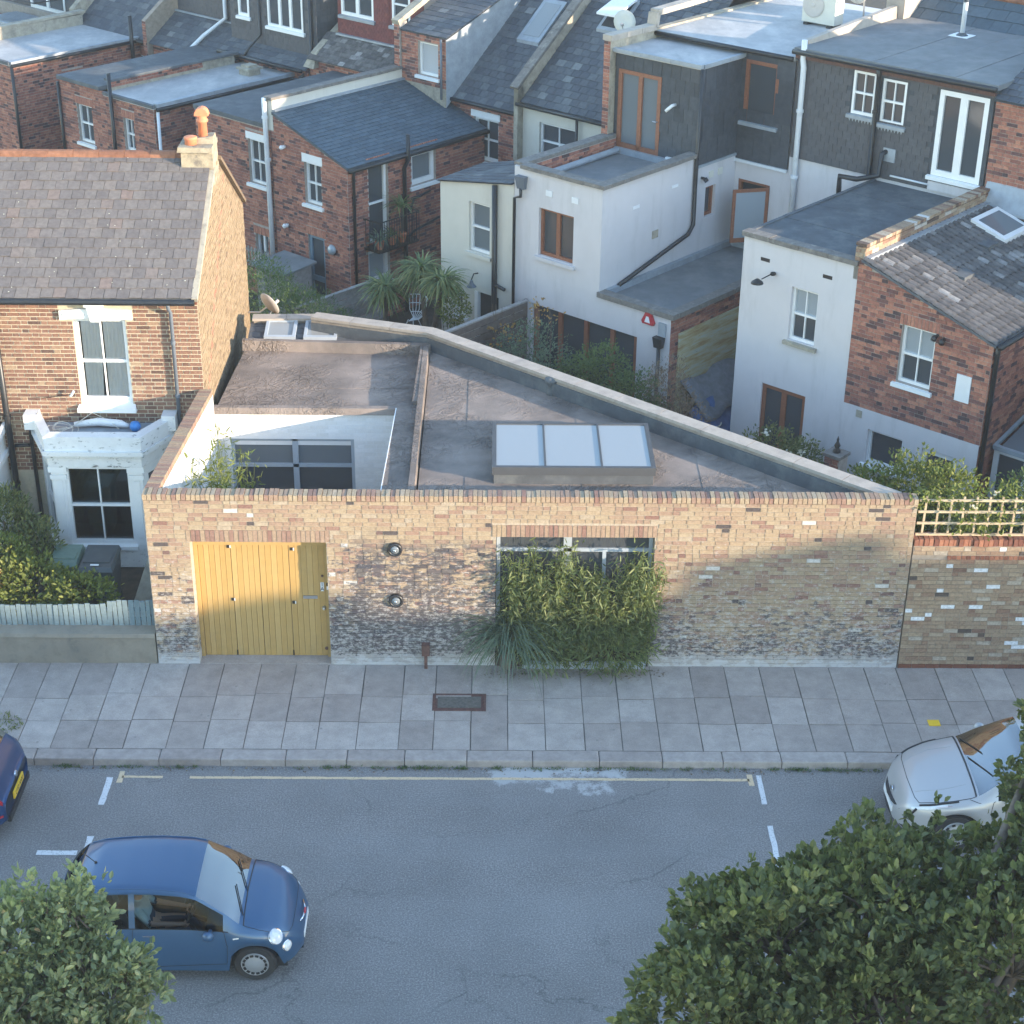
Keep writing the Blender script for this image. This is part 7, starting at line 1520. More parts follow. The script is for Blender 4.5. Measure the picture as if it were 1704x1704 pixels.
shrub('round_shrub', 'small round shrub beside the cordylines', [(-12.75, 3.0, 1.95, .34, .32, .45)], 1300, .055, 'leaf_lime', 60, .5)
def cordyline(label, heads, a, b, seed):
    x, y, _ = W(a, b); t = thing('cordyline', label, 'palm', (x, y, 0), group='cordylines in the back garden')
    for i, (ha, hb, hz, L) in enumerate(heads):
        hx, hy, _ = W(ha, hb); m = MB(); m.tube([(x, y, 0), (x + (hx - x) * .4, y + (hy - y) * .4, hz * .55), (hx, hy, hz)], [.07, .055, .05], 8); m.build('trunk', 'bark', t)
        blades('leaf_head', 'leaf_palm', t, (hx, hy, hz), 230, L, seed + i, .55, 1.7, .045, .05, 6); blades('hanging_leaves', 'leaf_palm', t, (hx, hy, hz - .08), 90, L * .9, seed + 20 + i, -.2, 1.4, .04, .05, 5)
cordyline('single-headed cordyline with a round spiky crown', [(-14.42, 2.6, 2.05, .75)], -14.42, 2.6, 1); cordyline('two-headed cordyline right of the round spiky one', [(-13.72, 3.0, 2.55, .75), (-12.98, 2.9, 2.5, .72)], -13.45, 2.95, 5)
def board_fence(label, a, b0, b1, zt, n, mat='timber_dark', drop=0.0, posts=True):
    t = tthing('board_fence', label, 'fence', a, (b0 + b1) / 2); r = random.Random(int(a * 10)); h = zt / n
    for i in range(n): piece('slat', mat, r.random(), (a, (b0 + b1) / 2, h * (i + .5)), (.025, b1 - b0, h - .02), t, (0, r.uniform(-.01, .01), 0))
    k = int((b1 - b0) / 1.2) + 1
    for i in range(k + 1): m = MB(); b = b0 + (b1 - b0) * i / k; m.box(a - .07, a - .02, b - .04, b + .04, 0, zt + .03); m.build('post', mat, t)
    m = MB(); m.box(a - .05, a + .05, b0, b1, zt, zt + .035); m.build('cap_rail', 'timber_grey', t); return t
board_fence('dark brown horizontal slat fence beside the cream house', -11.45, .4, 3.9, 2.2, 13); board_fence('weathered grey board fence left of the cordylines', -15.8, 1.2, 3.9, 1.62, 9, 'timber_grey')
t = tthing('picket_fence', 'low weathered picket fence beside the grey shed', 'fence', -20.0, 3.4); r_ = random.Random(5)
for i in range(14): piece('picket', 'timber_grey', r_.random(), (-20.6 + i * .12, 3.3, 1.35), (.05, .02, .5), t)
for z in (1.2, 1.5): piece('rail', 'timber_grey', .5, (-19.9, 3.32, z), (1.8, .03, .05), t)
t = tthing('shed', 'small grey timber shed with a flat felt roof beside the blue door', 'shed', -18.5, 3.2)
m = MB(); m.box(-18.95, -18.0, 2.85, 3.7, 0, 1.42); m.build('body', 'timber_grey', t); m = MB(); m.hexa([(-19.05, 2.75, 1.42), (-17.9, 2.75, 1.40), (-17.9, 3.8, 1.48), (-19.05, 3.8, 1.48)], [(-19.05, 2.75, 1.47), (-17.9, 2.75, 1.45), (-17.9, 3.8, 1.53), (-19.05, 3.8, 1.53)]); m.build('roof', 'felt_grey', t)
for i in range(8): piece('plank', 'timber_grey', r_.random(), (-18.89 + i * .12, 2.84, .7), (.112, .02, 1.38), t)
# brick pier with finial
t = tthing('brick_pier', 'short garden wall end of dark brick with a black finial', 'wall', -2.9, 2.7)
bB(t, -3.1, -2.8, 2.45, 0, 1.85, (), 71, heads=False); m = MB(); m.box(-3.1, -2.8, 2.452, 2.75, 0, 1.85); m.build('core', 'red_mortar', t); m = MB(); m.box(-3.13, -2.77, 2.42, 2.78, 1.85, 1.91); m.build('cap', 'concrete_coping', t)
m = MB(); m.lathe((-2.95, 2.6, 1.91), [(.07, 0), (.07, .04), (.03, .07), (.06, .13), (.03, .19), (.02, .22), (.025, .25), (.006, .31)], 10); m.build('finial', 'iron', t, smooth=True)
# tarpaulin heap, bowl, chairs
t = tthing('tarpaulin_heap', 'heap of blue and grey tarpaulins against the painted panel', 'tarpaulin', -7.2, 5.5)
def sheet(name, mat, a0, a1, b0, b1, z0, z1, seed):
    r = random.Random(seed); n, k = 12, 7; V = []; ph = r.uniform(0, 5)
    for i in range(n):
        for j in range(k):
            s, u = i / (n - 1), j / (k - 1); V.append((a0 + (a1 - a0) * u + .04 * math.sin(9 * s + ph), b0 + (b1 - b0) * s, z0 + (z1 - z0) * u + .07 * math.sin(13 * s + 3 * u + ph) + .03 * math.sin(29 * s + ph) - .05))
    m = MB(); m.add(V, [(i * k + j, i * k + j + 1, (i + 1) * k + j + 1, (i + 1) * k + j) for i in range(n - 1) for j in range(k - 1)]); o = m.build(name, mat, t, smooth=True); md = o.modifiers.new('thickness', 'SOLIDIFY'); md.thickness = .03
sheet('grey_sheet', 'tarpaulin_grey', -7.68, -6.95, 4.3, 6.9, 1.35, .75, 1); sheet('blue_sheet', 'tarpaulin_blue', -7.3, -6.55, 4.2, 6.6, .95, .3, 2); sheet('lower_sheet', 'tarpaulin_grey', -7.0, -6.4, 4.4, 6.2, .5, .1, 3)
t = MB(); t.lathe(W(-7.0, 4.55, .35), [(.09, 0), (.17, .12), (.21, .2), (.19, .2), (.1, .08)], 18); t.build('bowl', 'cream_plastic', smooth=True, label='pale round bowl on a stand beside the tarpaulin heap', cat='bowl')
t = tthing('plant_stand', 'low stone stand under the pale bowl', 'stand', -7.0, 4.55); m = MB(); m.lathe((-7.0, 4.55, -.03), [(.2, 0), (.17, .3), (.2, .38)], 12); m.build('column', 'cement', t)
t = tthing('wire_chair', 'white wire bucket chair on the patio behind the cordylines', 'chair', -15.6, 4.7)
m = MB()
for i in range(9):
    a = -1.2 + 2.4 * i / 8; m.tube([(-15.6 + .3 * math.sin(a), 4.7 + .3 * math.cos(a), .95), (-15.6 + .26 * math.sin(a), 4.7 + .24 * math.cos(a), .6), (-15.6 + .1 * math.sin(a), 4.7 + .05, .45), (-15.6, 4.5, .45)], .008, 5)
for rr, z in ((.3, .95), (.27, .75), (.22, .55)): m.tube([(-15.6 + rr * math.sin(a), 4.7 + rr * math.cos(a), z) for a in [(-1.2 + 2.4 * k / 10) for k in range(11)]], .01, 5)
m.build('shell', 'plate_white', t)
for sx, sy in ((-1, -1), (1, -1), (1, 1), (-1, 1)): m = MB(); m.tube([(-15.6 + .08 * sx, 4.65 + .08 * sy, .45), (-15.6 + .22 * sx, 4.65 + .22 * sy, 0)], .01, 5); m.build('leg', 'plate_white', t)
t = tthing('garden_trug', 'small green framed garden trolley beside the brick pier', 'trolley', -2.5, 3.3); m = MB(); m.tube([(-2.7, 3.2, .8), (-2.7, 3.2, 1.45), (-2.3, 3.2, 1.5), (-2.3, 3.2, .8)], .03, 6); m.build('handle', 'green_plastic', t); m = MB(); m.box(-2.68, -2.32, 3.15, 3.5, .2, 1.15); m.build('body', 'plate_white', t)

# ================================================================== street trees in the foreground
def tree(label, name, base, blobs, n, size, mat, seed, aspect, trunk_r, rosette=6, inner=.55, fold=.2):
    t = thing(name, label, 'tree', (base[0], base[1], 0)); r = random.Random(seed); top = max(b[2] for b in blobs)
    fork = (base[0] + .05, base[1], min(b[2] - b[5] for b in blobs) + .3)
    m = MB(); m.tube([(base[0], base[1], -.1), (base[0] + .03, base[1], fork[2] * .5), fork], [trunk_r * 1.25, trunk_r, trunk_r * .85], 10); m.build('trunk', 'bark', t, smooth=True)
    for b in blobs:
        m = MB(); c = (b[0], b[1], b[2] + b[5] * .3); mid = tuple((fork[k] + c[k]) / 2 + r.uniform(-.15, .15) for k in range(3)); m.tube([fork, mid, c], [trunk_r * .6, trunk_r * .4, .015], 7)
        for k in range(12):
            d = Vector((r.gauss(0, 1), r.gauss(0, 1), r.gauss(.2, 1))).normalized(); q = Vector((b[0], b[1], b[2])); e = q + Vector((d.x * b[3], d.y * b[4], d.z * b[5])) * .9; m.tube([q, q + (e - q) * .5 + Vector((0, 0, .08)), e], [.018, .012, .005], 5)
        m.build('branch', 'bark', t, smooth=True)
    spr = []
    for b in blobs:
        for k in range(9):
            d = Vector((r.gauss(0, 1), r.gauss(0, 1), r.gauss(.25, 1))).normalized(); q = r.uniform(.14, .27); spr.append((b[0] + d.x * b[3] * 1.02, b[1] + d.y * b[4] * 1.02, b[2] + d.z * b[5] * 1.02, q, q, q * 1.1))
    P, D = shell(blobs, n, seed, inner, rosette, size * .34); P2, D2 = shell(spr, n // 3, seed + 5, .1, rosette, size * .34); P = np.concatenate([P, P2]); D = np.concatenate([D, D2]); leaves('crown', mat, t, P, size, D, aspect, seed, .9, fold, .5, up=.35); return t
PT = [(.75, -9.7, 2.6, .8, .75, .72), (.2, -9.85, 2.5, .8, .7, .7), (1.2, -9.95, 2.35, .6, .6, .6), (1.62, -9.95, 2.5, .26, .26, .26), (.35, -10.4, 2.0, .8, .7, .7), (1.25, -10.5, 1.9, .6, .6, .6), (-.4, -10.2, 2.3, .8, .8, .7), (.95, -9.5, 2.9, .35, .35, .3)]
tree('small-leaved glossy street tree crown at the lower left, partly hiding the blue car', 'street_tree', (.5, -10.95), PT, 17000, .085, 'leaf_photinia', 71, .48, .08, rosette=8, inner=.45)
RT = [(9.2, -10.6, 3.8, 1.0, .9, .8), (8.2, -10.9, 3.7, .9, .85, .75), (10.2, -10.4, 3.75, .8, .75, .7), (10.75, -9.75, 3.9, .45, .45, .4), (9.0, -11.6, 3.6, 1.1, .8, .8), (7.4, -11.7, 3.6, .75, .7, .65), (8.1, -12.2, 3.4, .9, .7, .7), (11.3, -10.2, 4.2, .8, .85, .85), (10.4, -11.3, 3.8, 1.0, .8, .9), (9.6, -9.85, 3.85, .7, .6, .5), (8.6, -10.15, 3.75, .55, .5, .45), (7.75, -10.5, 3.8, .4, .4, .35), (11.15, -9.35, 4.55, .4, .45, .5), (11.3, -8.7, 4.9, .22, .3, .4), (8.9, -9.95, 3.7, .35, .3, .3)]
tree('large broad-leaved street tree filling the lower right corner', 'street_tree', (9.6, -11.9), RT, 38000, .082, 'leaf_dark', 72, .62, .16, rosette=9, inner=.3)

# leaf litter and weeds along the kerb and planter
r_ = np.random.default_rng(8)
P = np.stack([r_.uniform(-4, 14, 420), -2.68 - np.abs(r_.normal(0, .05, 420)), np.full(420, ROAD_Z + .012)], 1); D = r_.normal(size=P.shape); D[:, 2] = .02
leaves('fallen_leaves', 'leaf_dry', None, P, .035, D, .6, 81, .02, shape=4, kind='stuff'); tag(bpy.data.objects['fallen_leaves'], 'dry leaf litter lying along the gutter', 'leaf litter')
P = np.stack([r_.uniform(5.3, 8.2, 260), -.14 - np.abs(r_.normal(0, .13, 260)), np.full(260, .012)], 1); D = r_.normal(size=P.shape); D[:, 2] = .03
leaves('planter_litter', 'leaf_dry', None, P, .05, D, .3, 82, .02, shape=4, kind='stuff'); tag(bpy.data.objects['planter_litter'], 'dry bamboo leaves fallen below the planter', 'leaf litter')
wv_ = [(x, -2.66 - r_.random() * .03, ROAD_Z) for x in np.concatenate([r_.uniform(-1.2, 1.2, 14), r_.uniform(2.5, 9.5, 46), r_.uniform(9.5, 11.5, 22)])]
P = np.repeat(np.array(wv_), 22, 0); P += r_.normal(size=P.shape) * np.array([.05, .012, .012]); P[:, 2] = ROAD_Z + np.abs(P[:, 2] - ROAD_Z); leaves('gutter_weeds', 'leaf_conifer', None, P, .04, None, .3, 83, up=.8, shape=4, kind='stuff'); tag(bpy.data.objects['gutter_weeds'], 'low weeds growing in the gutter', 'weeds')
P = np.stack([r_.uniform(-3.2, -1.72, 900), r_.uniform(-2.2, -1.35, 900), np.full(900, .0)], 1); P = P[(P[:, 0] + 2.6) ** 2 / .7 + (P[:, 1] + 1.75) ** 2 / .14 < 1]
leaves('verge_grass', 'leaf_lime', None, P, .07, None, .2, 84, up=1.2, shape=4, kind='stuff'); tag(bpy.data.objects['verge_grass'], 'patch of grass in the pavement beside the navy car', 'grass')

# ================================================================== thin haze volume added to lift the dark tones
hz = bpy.data.materials.new('haze'); hz.use_nodes = True; hn = hz.node_tree; hn.nodes.remove(hn.nodes['Principled BSDF'])
pv = hn.nodes.new('ShaderNodeVolumePrincipled'); pv.inputs['Color'].default_value = (0.80, 0.89, 1.0, 1); pv.inputs['Density'].default_value = HAZE; pv.inputs['Anisotropy'].default_value = 0.2
hn.links.new(pv.outputs[0], hn.nodes['Material Output'].inputs['Volume']); MAT['haze'] = hz
m = MB(); m.box(-76, 86, -46, 76, -1.2, 17.0); m.build('haze', 'haze', kind='stuff', label='thin pale evening haze hanging over the street and gardens', cat='haze')

# ================================================================== cars
def interp(x, pts):
    xs = [p[0] for p in pts]; return float(np.interp(x, xs, [p[1] for p in pts]))
def smoothed(x, pts, h=.05): return (interp(x - h, pts) + 2 * interp(x, pts) + interp(x + h, pts)) / 4
class Car:
    def __init__(s, name, label, paint, pr, loc, rotz, scale=1.0):
        s.pr = pr; s.root = thing(name, label, 'car', loc, rotz, base=(0, 0, 0)); s.root.scale = (scale,) * 3; s.paint = paint; s.L = pr['L']; s.wx = pr['wheels']; s.rw = pr['rw']
        s.build_body()
    def sec(s, x):
        p = s.pr; w = smoothed(x, p['w'], .06); zs = smoothed(x, p['belt']); zc = smoothed(x, p['top'], .04); zb = smoothed(x, p['bot'], .03)
        for xw in s.wx:
            ra = s.rw + .055
            if abs(x - xw) < ra: zb = max(zb, s.rw + math.sqrt(ra * ra - (x - xw) ** 2) * .98)
        zb = min(zb, zs - .06); wr = smoothed(x, p['roofw'], .06) * w; zr = zs + (zc - zs) * smoothed(x, p['edge'], .06); h = zs - zb; ws = w * .955
        g = lambda k: (ws + (wr - ws) * k[0], zs + (zr - zs) * k[1])
        return [(w * .94, zb), (w * .985, zb + .25 * h), (w, zb + .5 * h), (w * .99, zb + .76 * h), (ws, zs), g((.06, .07)), g((.42, .5)), g((.86, .9)), (wr, zr), (wr * .82, zr + (zc - zr) * .55), (wr * .5, zr + (zc - zr) * .86), (0, zc)]
    def P(s, x, j, side=1, out=0.0):
        i = int(j); q = s.sec(x); a = q[i]; b = q[min(i + 1, len(q) - 1)]; t = j - i; y, z = a[0] + (b[0] - a[0]) * t, a[1] + (b[1] - a[1]) * t
        return (x, side * (y + out * .8), z + out * .6)
    def build_body(s):
        p = s.pr; xs = sorted(set(list(np.round(np.linspace(0, s.L, int(s.L / .04)), 3)) + p.get('cuts', []))); N = 12; S = [s.sec(x) for x in xs]
        body, glass_, n2 = MB(), {}, 2 * N - 1
        ring = [[(x, -q[j][0], q[j][1]) for j in range(N)] + [(x, q[j][0], q[j][1]) for j in range(N - 2, -1, -1)] for x, q in zip(xs, S)]
        V = [v for r in ring for v in r]; faces = {'body': []}
        for i in range(len(xs) - 1):
            xm = (xs[i] + xs[i + 1]) / 2
            for j in range(n2 - 1):
                jj = min(j, n2 - 2 - j); side = 'near' if j < N - 1 else 'far'; key = 'body'
                if jj in (5, 6):
                    for nm, a, b in p['side_glass']:
                        if a < xm < b: key = nm + side
                if jj >= 8:
                    if p['screen'][0] < xm < p['screen'][1]: key = 'windscreen'
                    if p['rear_glass'][0] < xm < p['rear_glass'][1]: key = 'rear_window'
                faces.setdefault(key, []).append((i * n2 + j, (i + 1) * n2 + j, (i + 1) * n2 + j + 1, i * n2 + j + 1))
        faces['body'] += [tuple(range(n2 - 1, -1, -1))[::-1][::-1], tuple((len(xs) - 1) * n2 + k for k in range(n2))[::-1]]
        def sub(fs):
            idx = sorted({k for f in fs for k in f}); mp = {k: i for i, k in enumerate(idx)}; m = MB(); m.add([V[k] for k in idx], [tuple(mp[k] for k in f)[::-1] for f in fs]); return m
        s.body = sub(faces['body']).build('body', s.paint, s.root, smooth=True)
        for k, fs in faces.items():
            if k != 'body': sub(fs).build('windscreen' if k == 'windscreen' else 'rear_window' if k == 'rear_window' else 'side_window', 'car_glass' if k in ('windscreen', 'rear_window') else 'car_side_glass', s.root, smooth=True)
        # underside and wheel wells
        m = MB(); m.box(.15, s.L - .2, -.62, .62, .17, .34); m.build('underbody', 'car_trim', s.root)
        for xw in s.wx:
            for sd in (-1, 1):
                yo = s.sec(xw)[0][0]; m = MB(); m.lathe((xw, sd * (yo - .26), s.rw), [(s.rw + .05, -.1), (s.rw + .05, .1)], 22, axis='x' if False else 'y'); m.build('wheel_well', 'car_trim', s.root)
                s.wheel(xw, sd, yo)
    def wheel(s, xw, sd, yo):
        r = s.rw; y1 = sd * (yo - .015); m = MB()
        prof = [(r * .64, -.09), (r * .93, -.095), (r, -.06), (r, .06), (r * .93, .095), (r * .64, .09)]
        m.lathe((xw, y1 - sd * .09, r), [(a, -b) for a, b in prof], 30, axis='y'); w = m.build('wheel', 'tyre', s.root, smooth=False)
        m = MB(); f = -sd; m.lathe((xw, y1, r), [(r * .66, -.02 * f * -1 if False else 0), (r * .64, f * .012), (r * .50, f * .006), (r * .3, f * .02), (r * .12, f * .028), (r * .02, f * .03)], 30, axis='y'); m.build('hubcap', 'hubcap', w, smooth=False)
        for k in range(s.pr.get('slots', 12)):
            a = 2 * math.pi * k / s.pr.get('slots', 12); c = Vector((xw + r * .53 * math.cos(a), y1 + sd * .012, r + r * .53 * math.sin(a))); m = MB(); tdir = Vector((-math.sin(a), 0, math.cos(a))); rdir = Vector((math.cos(a), 0, math.sin(a)))
            m.beam(c - rdir * r * .055, c + rdir * r * .055, r * .16, .012, up=(0, 1, 0)); m.build('slot', 'ink', w)
    def line(s, pts, wd=.008, mat='ink', name='panel_gap', out=.003, parent=None):
        """thin strip following the surface through (x, j, side) points"""
        V = []; 
        dens = []
        for (a, b) in zip(pts, pts[1:]):
            for k in range(8): t = k / 8; dens.append((a[0] + (b[0] - a[0]) * t, a[1] + (b[1] - a[1]) * t, a[2]))
        dens.append(pts[-1]); Q = [Vector(s.P(x, j, sd, out)) for x, j, sd in dens]; m = MB(); m.tube(Q, wd / 2, 4); return m.build(name, mat, parent or s.body)
    def patch(s, x0, x1, j0, j1, side, mat, name, out=.006, n=6, parent=None, shape=None):
        V, F = [], []
        for a in range(n + 1):
            for b in range(n + 1):
                u, v = a / n, b / n
                if shape == 'oval':
                    uu, vv = 2 * u - 1, 2 * v - 1; uu, vv = uu * math.sqrt(1 - vv * vv / 2), vv * math.sqrt(1 - uu * uu / 2); u, v = (uu + 1) / 2, (vv + 1) / 2
                V.append(s.P(x0 + (x1 - x0) * u, j0 + (j1 - j0) * v, side, out))
        k = n + 1; m = MB(); m.add(V, [(a * k + b, (a + 1) * k + b, (a + 1) * k + b + 1, a * k + b + 1) for a in range(n) for b in range(n)]); return m.build(name, mat, parent or s.root, smooth=True)
    def mirror(s, x, side):
        b = Vector(s.P(x, 5, side)); m = MB(); m.tube([b, b + Vector((0, side * .1, .02))], [.03, .025], 8); m.lathe(b + Vector((-.01, side * .15, -.05)), [(.03, 0), (.075, .03), (.085, .08), (.06, .13), (.02, .15)], 12, squash=.7); return m.build('door_mirror', s.paint, s.root, smooth=True)
    def wiper(s, x0, y0, x1, y1, j=None):
        def at(x, y):
            q = s.sec(x); yy = abs(y)
            for i in range(11, 7, -1):
                if q[i][0] <= yy <= q[i - 1][0] or i == 8:
                    t = (yy - q[i][0]) / max(1e-6, q[i - 1][0] - q[i][0]); return q[i][1] + (q[i - 1][1] - q[i][1]) * t
        m = MB(); m.tube([(x0 + (x1 - x0) * k / 4, y0 + (y1 - y0) * k / 4, at(x0 + (x1 - x0) * k / 4, y0 + (y1 - y0) * k / 4) + .02) for k in range(5)], .008, 5); m.build('wiper', 'ink', s.root)

SMALL = dict(L=3.55, wheels=(.62, 2.92), rw=.292, slots=14, cuts=[.2, .52, 2.17, 2.74],
    top=[(0, .50), (.04, .66), (.12, .84), (.2, 1.0), (.34, 1.22), (.5, 1.37), (.75, 1.45), (1.2, 1.485), (1.6, 1.485), (1.95, 1.455), (2.17, 1.40), (2.45, 1.22), (2.74, 1.02), (2.85, .985), (3.05, .945), (3.25, .87), (3.4, .755), (3.5, .62), (3.55, .46)],
    belt=[(0, .47), (.04, .62), (.12, .77), (.25, .86), (.6, .90), (2.0, .895), (2.75, .87), (3.05, .82), (3.25, .735), (3.4, .64), (3.5, .53), (3.55, .43)],
    bot=[(0, .34), (.1, .26), (.4, .21), (3.2, .20), (3.45, .25), (3.55, .32)],
    w=[(0, .46), (.05, .58), (.15, .69), (.4, .78), (1.0, .81), (2.6, .81), (3.0, .79), (3.2, .74), (3.35, .655), (3.46, .54), (3.52, .43), (3.55, .33)],
    roofw=[(0, .9), (.3, .74), (.7, .70), (1.8, .72), (2.2, .74), (2.74, .86), (2.9, .88), (3.55, .86)], edge=[(0, .55), (.3, .84), (.6, .93), (2.1, .94), (2.6, .86), (2.78, .55), (3.55, .5)],
    side_glass=[('rear', .62, 1.28), ('door', 1.36, 2.52)], screen=(2.17, 2.74), rear_glass=(.2, .52))
BC = Car('blue_car', 'small rounded blue hatchback driving along the road with a driver inside', 'paint_blue', SMALL, (-.23, -6.50, ROAD_Z), 0.0, .92)
for sd in (-1, 1):
    BC.line([(1.30, 0.1, sd), (1.30, 2, sd), (1.32, 4.9, sd)]); BC.line([(2.56, 1.0, sd), (2.58, 2.5, sd), (2.52, 4.9, sd)]); BC.line([(1.30, .35, sd), (2.55, .9, sd)]); BC.line([(2.80, 8, sd), (3.0, 6.6, sd), (3.2, 6.2, sd), (3.36, 7.2, sd), (3.42, 9, sd), (3.43, 11, sd)], .007)
    BC.line([(.62, 4.9, sd), (2.6, 4.95, sd)], .012, 'car_trim', 'waist_trim'); BC.mirror(2.36, sd)
    BC.line([(1.45, 3.6, sd), (1.62, 3.62, sd)], .03, 'chrome', 'door_handle', .012); BC.patch(2.66, 2.74, 2.9, 3.15, sd, 'lamp_glass', 'side_repeater', .008, 3)
    c = Vector(BC.P(3.22, 4.6, sd)); nrm = Vector((.55, sd * .45, .55)).normalized()
    for cc, rad, nm in ((c, .105, 'headlight'), (Vector(BC.P(3.36, 2.9, sd)), .075, 'fog_light')):
        nn = nrm if nm == 'headlight' else Vector((.75, sd * .55, .2)).normalized(); x_ = nn.orthogonal().normalized(); y_ = nn.cross(x_); m = MB(); V = []
        for rr, hh in ((1.0, -.02), (1.0, .012), (.8, .03), (.4, .045), (.02, .05)): V += [tuple(cc + (x_ * math.cos(k * math.pi / 10) + y_ * math.sin(k * math.pi / 10)) * rad * rr + nn * hh) for k in range(20)]
        m.add(V, [(i * 20 + k, i * 20 + (k + 1) % 20, (i + 1) * 20 + (k + 1) % 20, (i + 1) * 20 + k) for i in range(4) for k in range(20)]); hl = m.build(nm, 'lamp_glass', BC.root, smooth=True)
        m = MB(); m.tube([tuple(cc + (x_ * math.cos(k * math.pi / 10) + y_ * math.sin(k * math.pi / 10)) * rad + nn * .01) for k in range(21)], .008, 5); m.build('lamp_ring', 'chrome', hl)
BC.line([(2.80, 8, -1), (2.79, 9.5, -1), (2.78, 11, -1)], .02, 'car_trim', 'scuttle', .0); BC.line([(2.80, 8, 1), (2.79, 9.5, 1), (2.78, 11, 1)], .02, 'car_trim', 'scuttle', .0)
m = MB(); m.tube([(3.50, -.22, .62), (3.535, -.1, .60), (3.54, 0, .60), (3.535, .1, .60), (3.50, .22, .62)], .014, 6); m.build('nose_bar', 'chrome', BC.root, smooth=True)
m = MB(); m.lathe((3.53, 0, .62), [(.02, 0), (.045, .01), (.04, .03), (.01, .035)], 14, axis='x'); m.build('nose_badge', 'lamp_red', BC.root)
m = MB(); m.box(3.535, 3.56, -.26, .26, .36, .46); m.build('number_plate', 'plate_white', BC.root); m = MB(); m.box(3.50, 3.545, -.36, .36, .26, .34); m.build('lower_grille', 'car_trim', BC.root)
BC.wiper(2.78, -.05, 2.60, .48); BC.wiper(2.78, -.55, 2.63, -.05)
m = MB(); m.tube([(.72, .0, 1.44), (.55, .0, 1.62)], .006, 5); m.lathe((.72, 0, 1.435), [(.025, 0), (.012, .03)], 8); m.build('aerial', 'ink', BC.root)
BC.line([(.56, 8.2, -1), (2.14, 8.1, -1)], .016, 'paint_blue', 'roof_seam', .004); BC.line([(.56, 8.2, 1), (2.14, 8.1, 1)], .016, 'paint_blue', 'roof_seam', .004)
# cabin
m = MB(); m.box(.5, 2.6, -.68, .68, .30, .36); m.build('cabin_floor', 'seat_cloth', BC.root)
m = MB(); m.hexa([(2.25, -.68, .55), (2.85, -.68, .55), (2.85, .68, .55), (2.25, .68, .55)], [(2.28, -.66, .90), (2.72, -.66, .93), (2.72, .66, .93), (2.28, .66, .90)]); m.build('dashboard', 'car_trim', BC.root)
for y in (-.34, .34):
    m = MB(); m.hexa([(1.35, y - .22, .45), (1.85, y - .22, .45), (1.85, y + .22, .45), (1.35, y + .22, .45)], [(1.33, y - .23, .60), (1.85, y - .22, .62), (1.85, y + .22, .62), (1.33, y + .23, .60)]); st = m.build('seat', 'seat_cloth', BC.root)
    m = MB(); m.hexa([(1.25, y - .22, .55), (1.42, y - .22, .55), (1.42, y + .22, .55), (1.25, y + .22, .55)], [(1.02, y - .2, 1.12), (1.12, y - .2, 1.12), (1.12, y + .2, 1.12), (1.02, y + .2, 1.12)]); m.build('backrest', 'seat_cloth', st)
    m = MB(); m.hexa([(1.02, y - .11, 1.12), (1.1, y - .11, 1.12), (1.1, y + .11, 1.12), (1.02, y + .11, 1.12)], [(.99, y - .1, 1.3), (1.07, y - .1, 1.3), (1.07, y + .1, 1.3), (.99, y + .1, 1.3)]); m.build('headrest', 'seat_cloth', st)
m = MB(); m.box(.55, 1.0, -.6, .6, .45, .75); m.hexa([(.52, -.6, .7), (.7, -.6, .7), (.7, .6, .7), (.52, .6, .7)], [(.42, -.56, 1.12), (.52, -.56, 1.12), (.52, .56, 1.12), (.42, .56, 1.12)]); m.build('rear_seat', 'seat_cloth', BC.root)
sw_c = Vector((2.02, -.34, .86)); sn = Vector((-.85, 0, .5)).normalized(); sy = Vector((0, 1, 0)); sx = sn.cross(sy)
SWP = lambda a, rr=.185: sw_c + (sy * math.cos(a) + sx * math.sin(a)) * rr
m = MB(); m.tube([SWP(k * math.pi / 12) for k in range(25)], .014, 6)
for a in (0.2, math.pi - .2, -math.pi / 2): m.tube([sw_c, SWP(a)], .012, 5)
m.tube([sw_c, sw_c - sn * .25], .03, 6); m.build('steering_wheel', 'car_trim', BC.root, smooth=True)
# driver
def skinned(name, label, verts, edges, rad, mats, pick, parent=None, loc=(0, 0, 0), rot=0, scale=1.0, level=2):
    me = bpy.data.meshes.new(name); me.from_pydata(verts, edges, []); o = bpy.data.objects.new(name, me); COL.objects.link(o); o.modifiers.new('skin', 'SKIN')
    for i, r in enumerate(rad): me.skin_vertices[0].data[i].radius = (r, r) if not isinstance(r, tuple) else r
    me.skin_vertices[0].data[0].use_root = True; md = o.modifiers.new('sub', 'SUBSURF'); md.levels = md.render_levels = level
    bpy.context.view_layer.update(); ev = o.evaluated_get(bpy.context.evaluated_depsgraph_get()); nm = bpy.data.meshes.new_from_object(ev); bpy.data.objects.remove(o)
    o = bpy.data.objects.new(name, nm); COL.objects.link(o); nm.materials.clear()
    for k in mats: nm.materials.append(MAT[k])
    for p in nm.polygons: p.material_index = pick(p.center); p.use_smooth = True
    o.location = loc; o.rotation_euler = (0, 0, rot); o.scale = (scale,) * 3; return o
Y = -.34
hr, hl = SWP(math.pi - .35), SWP(.35)
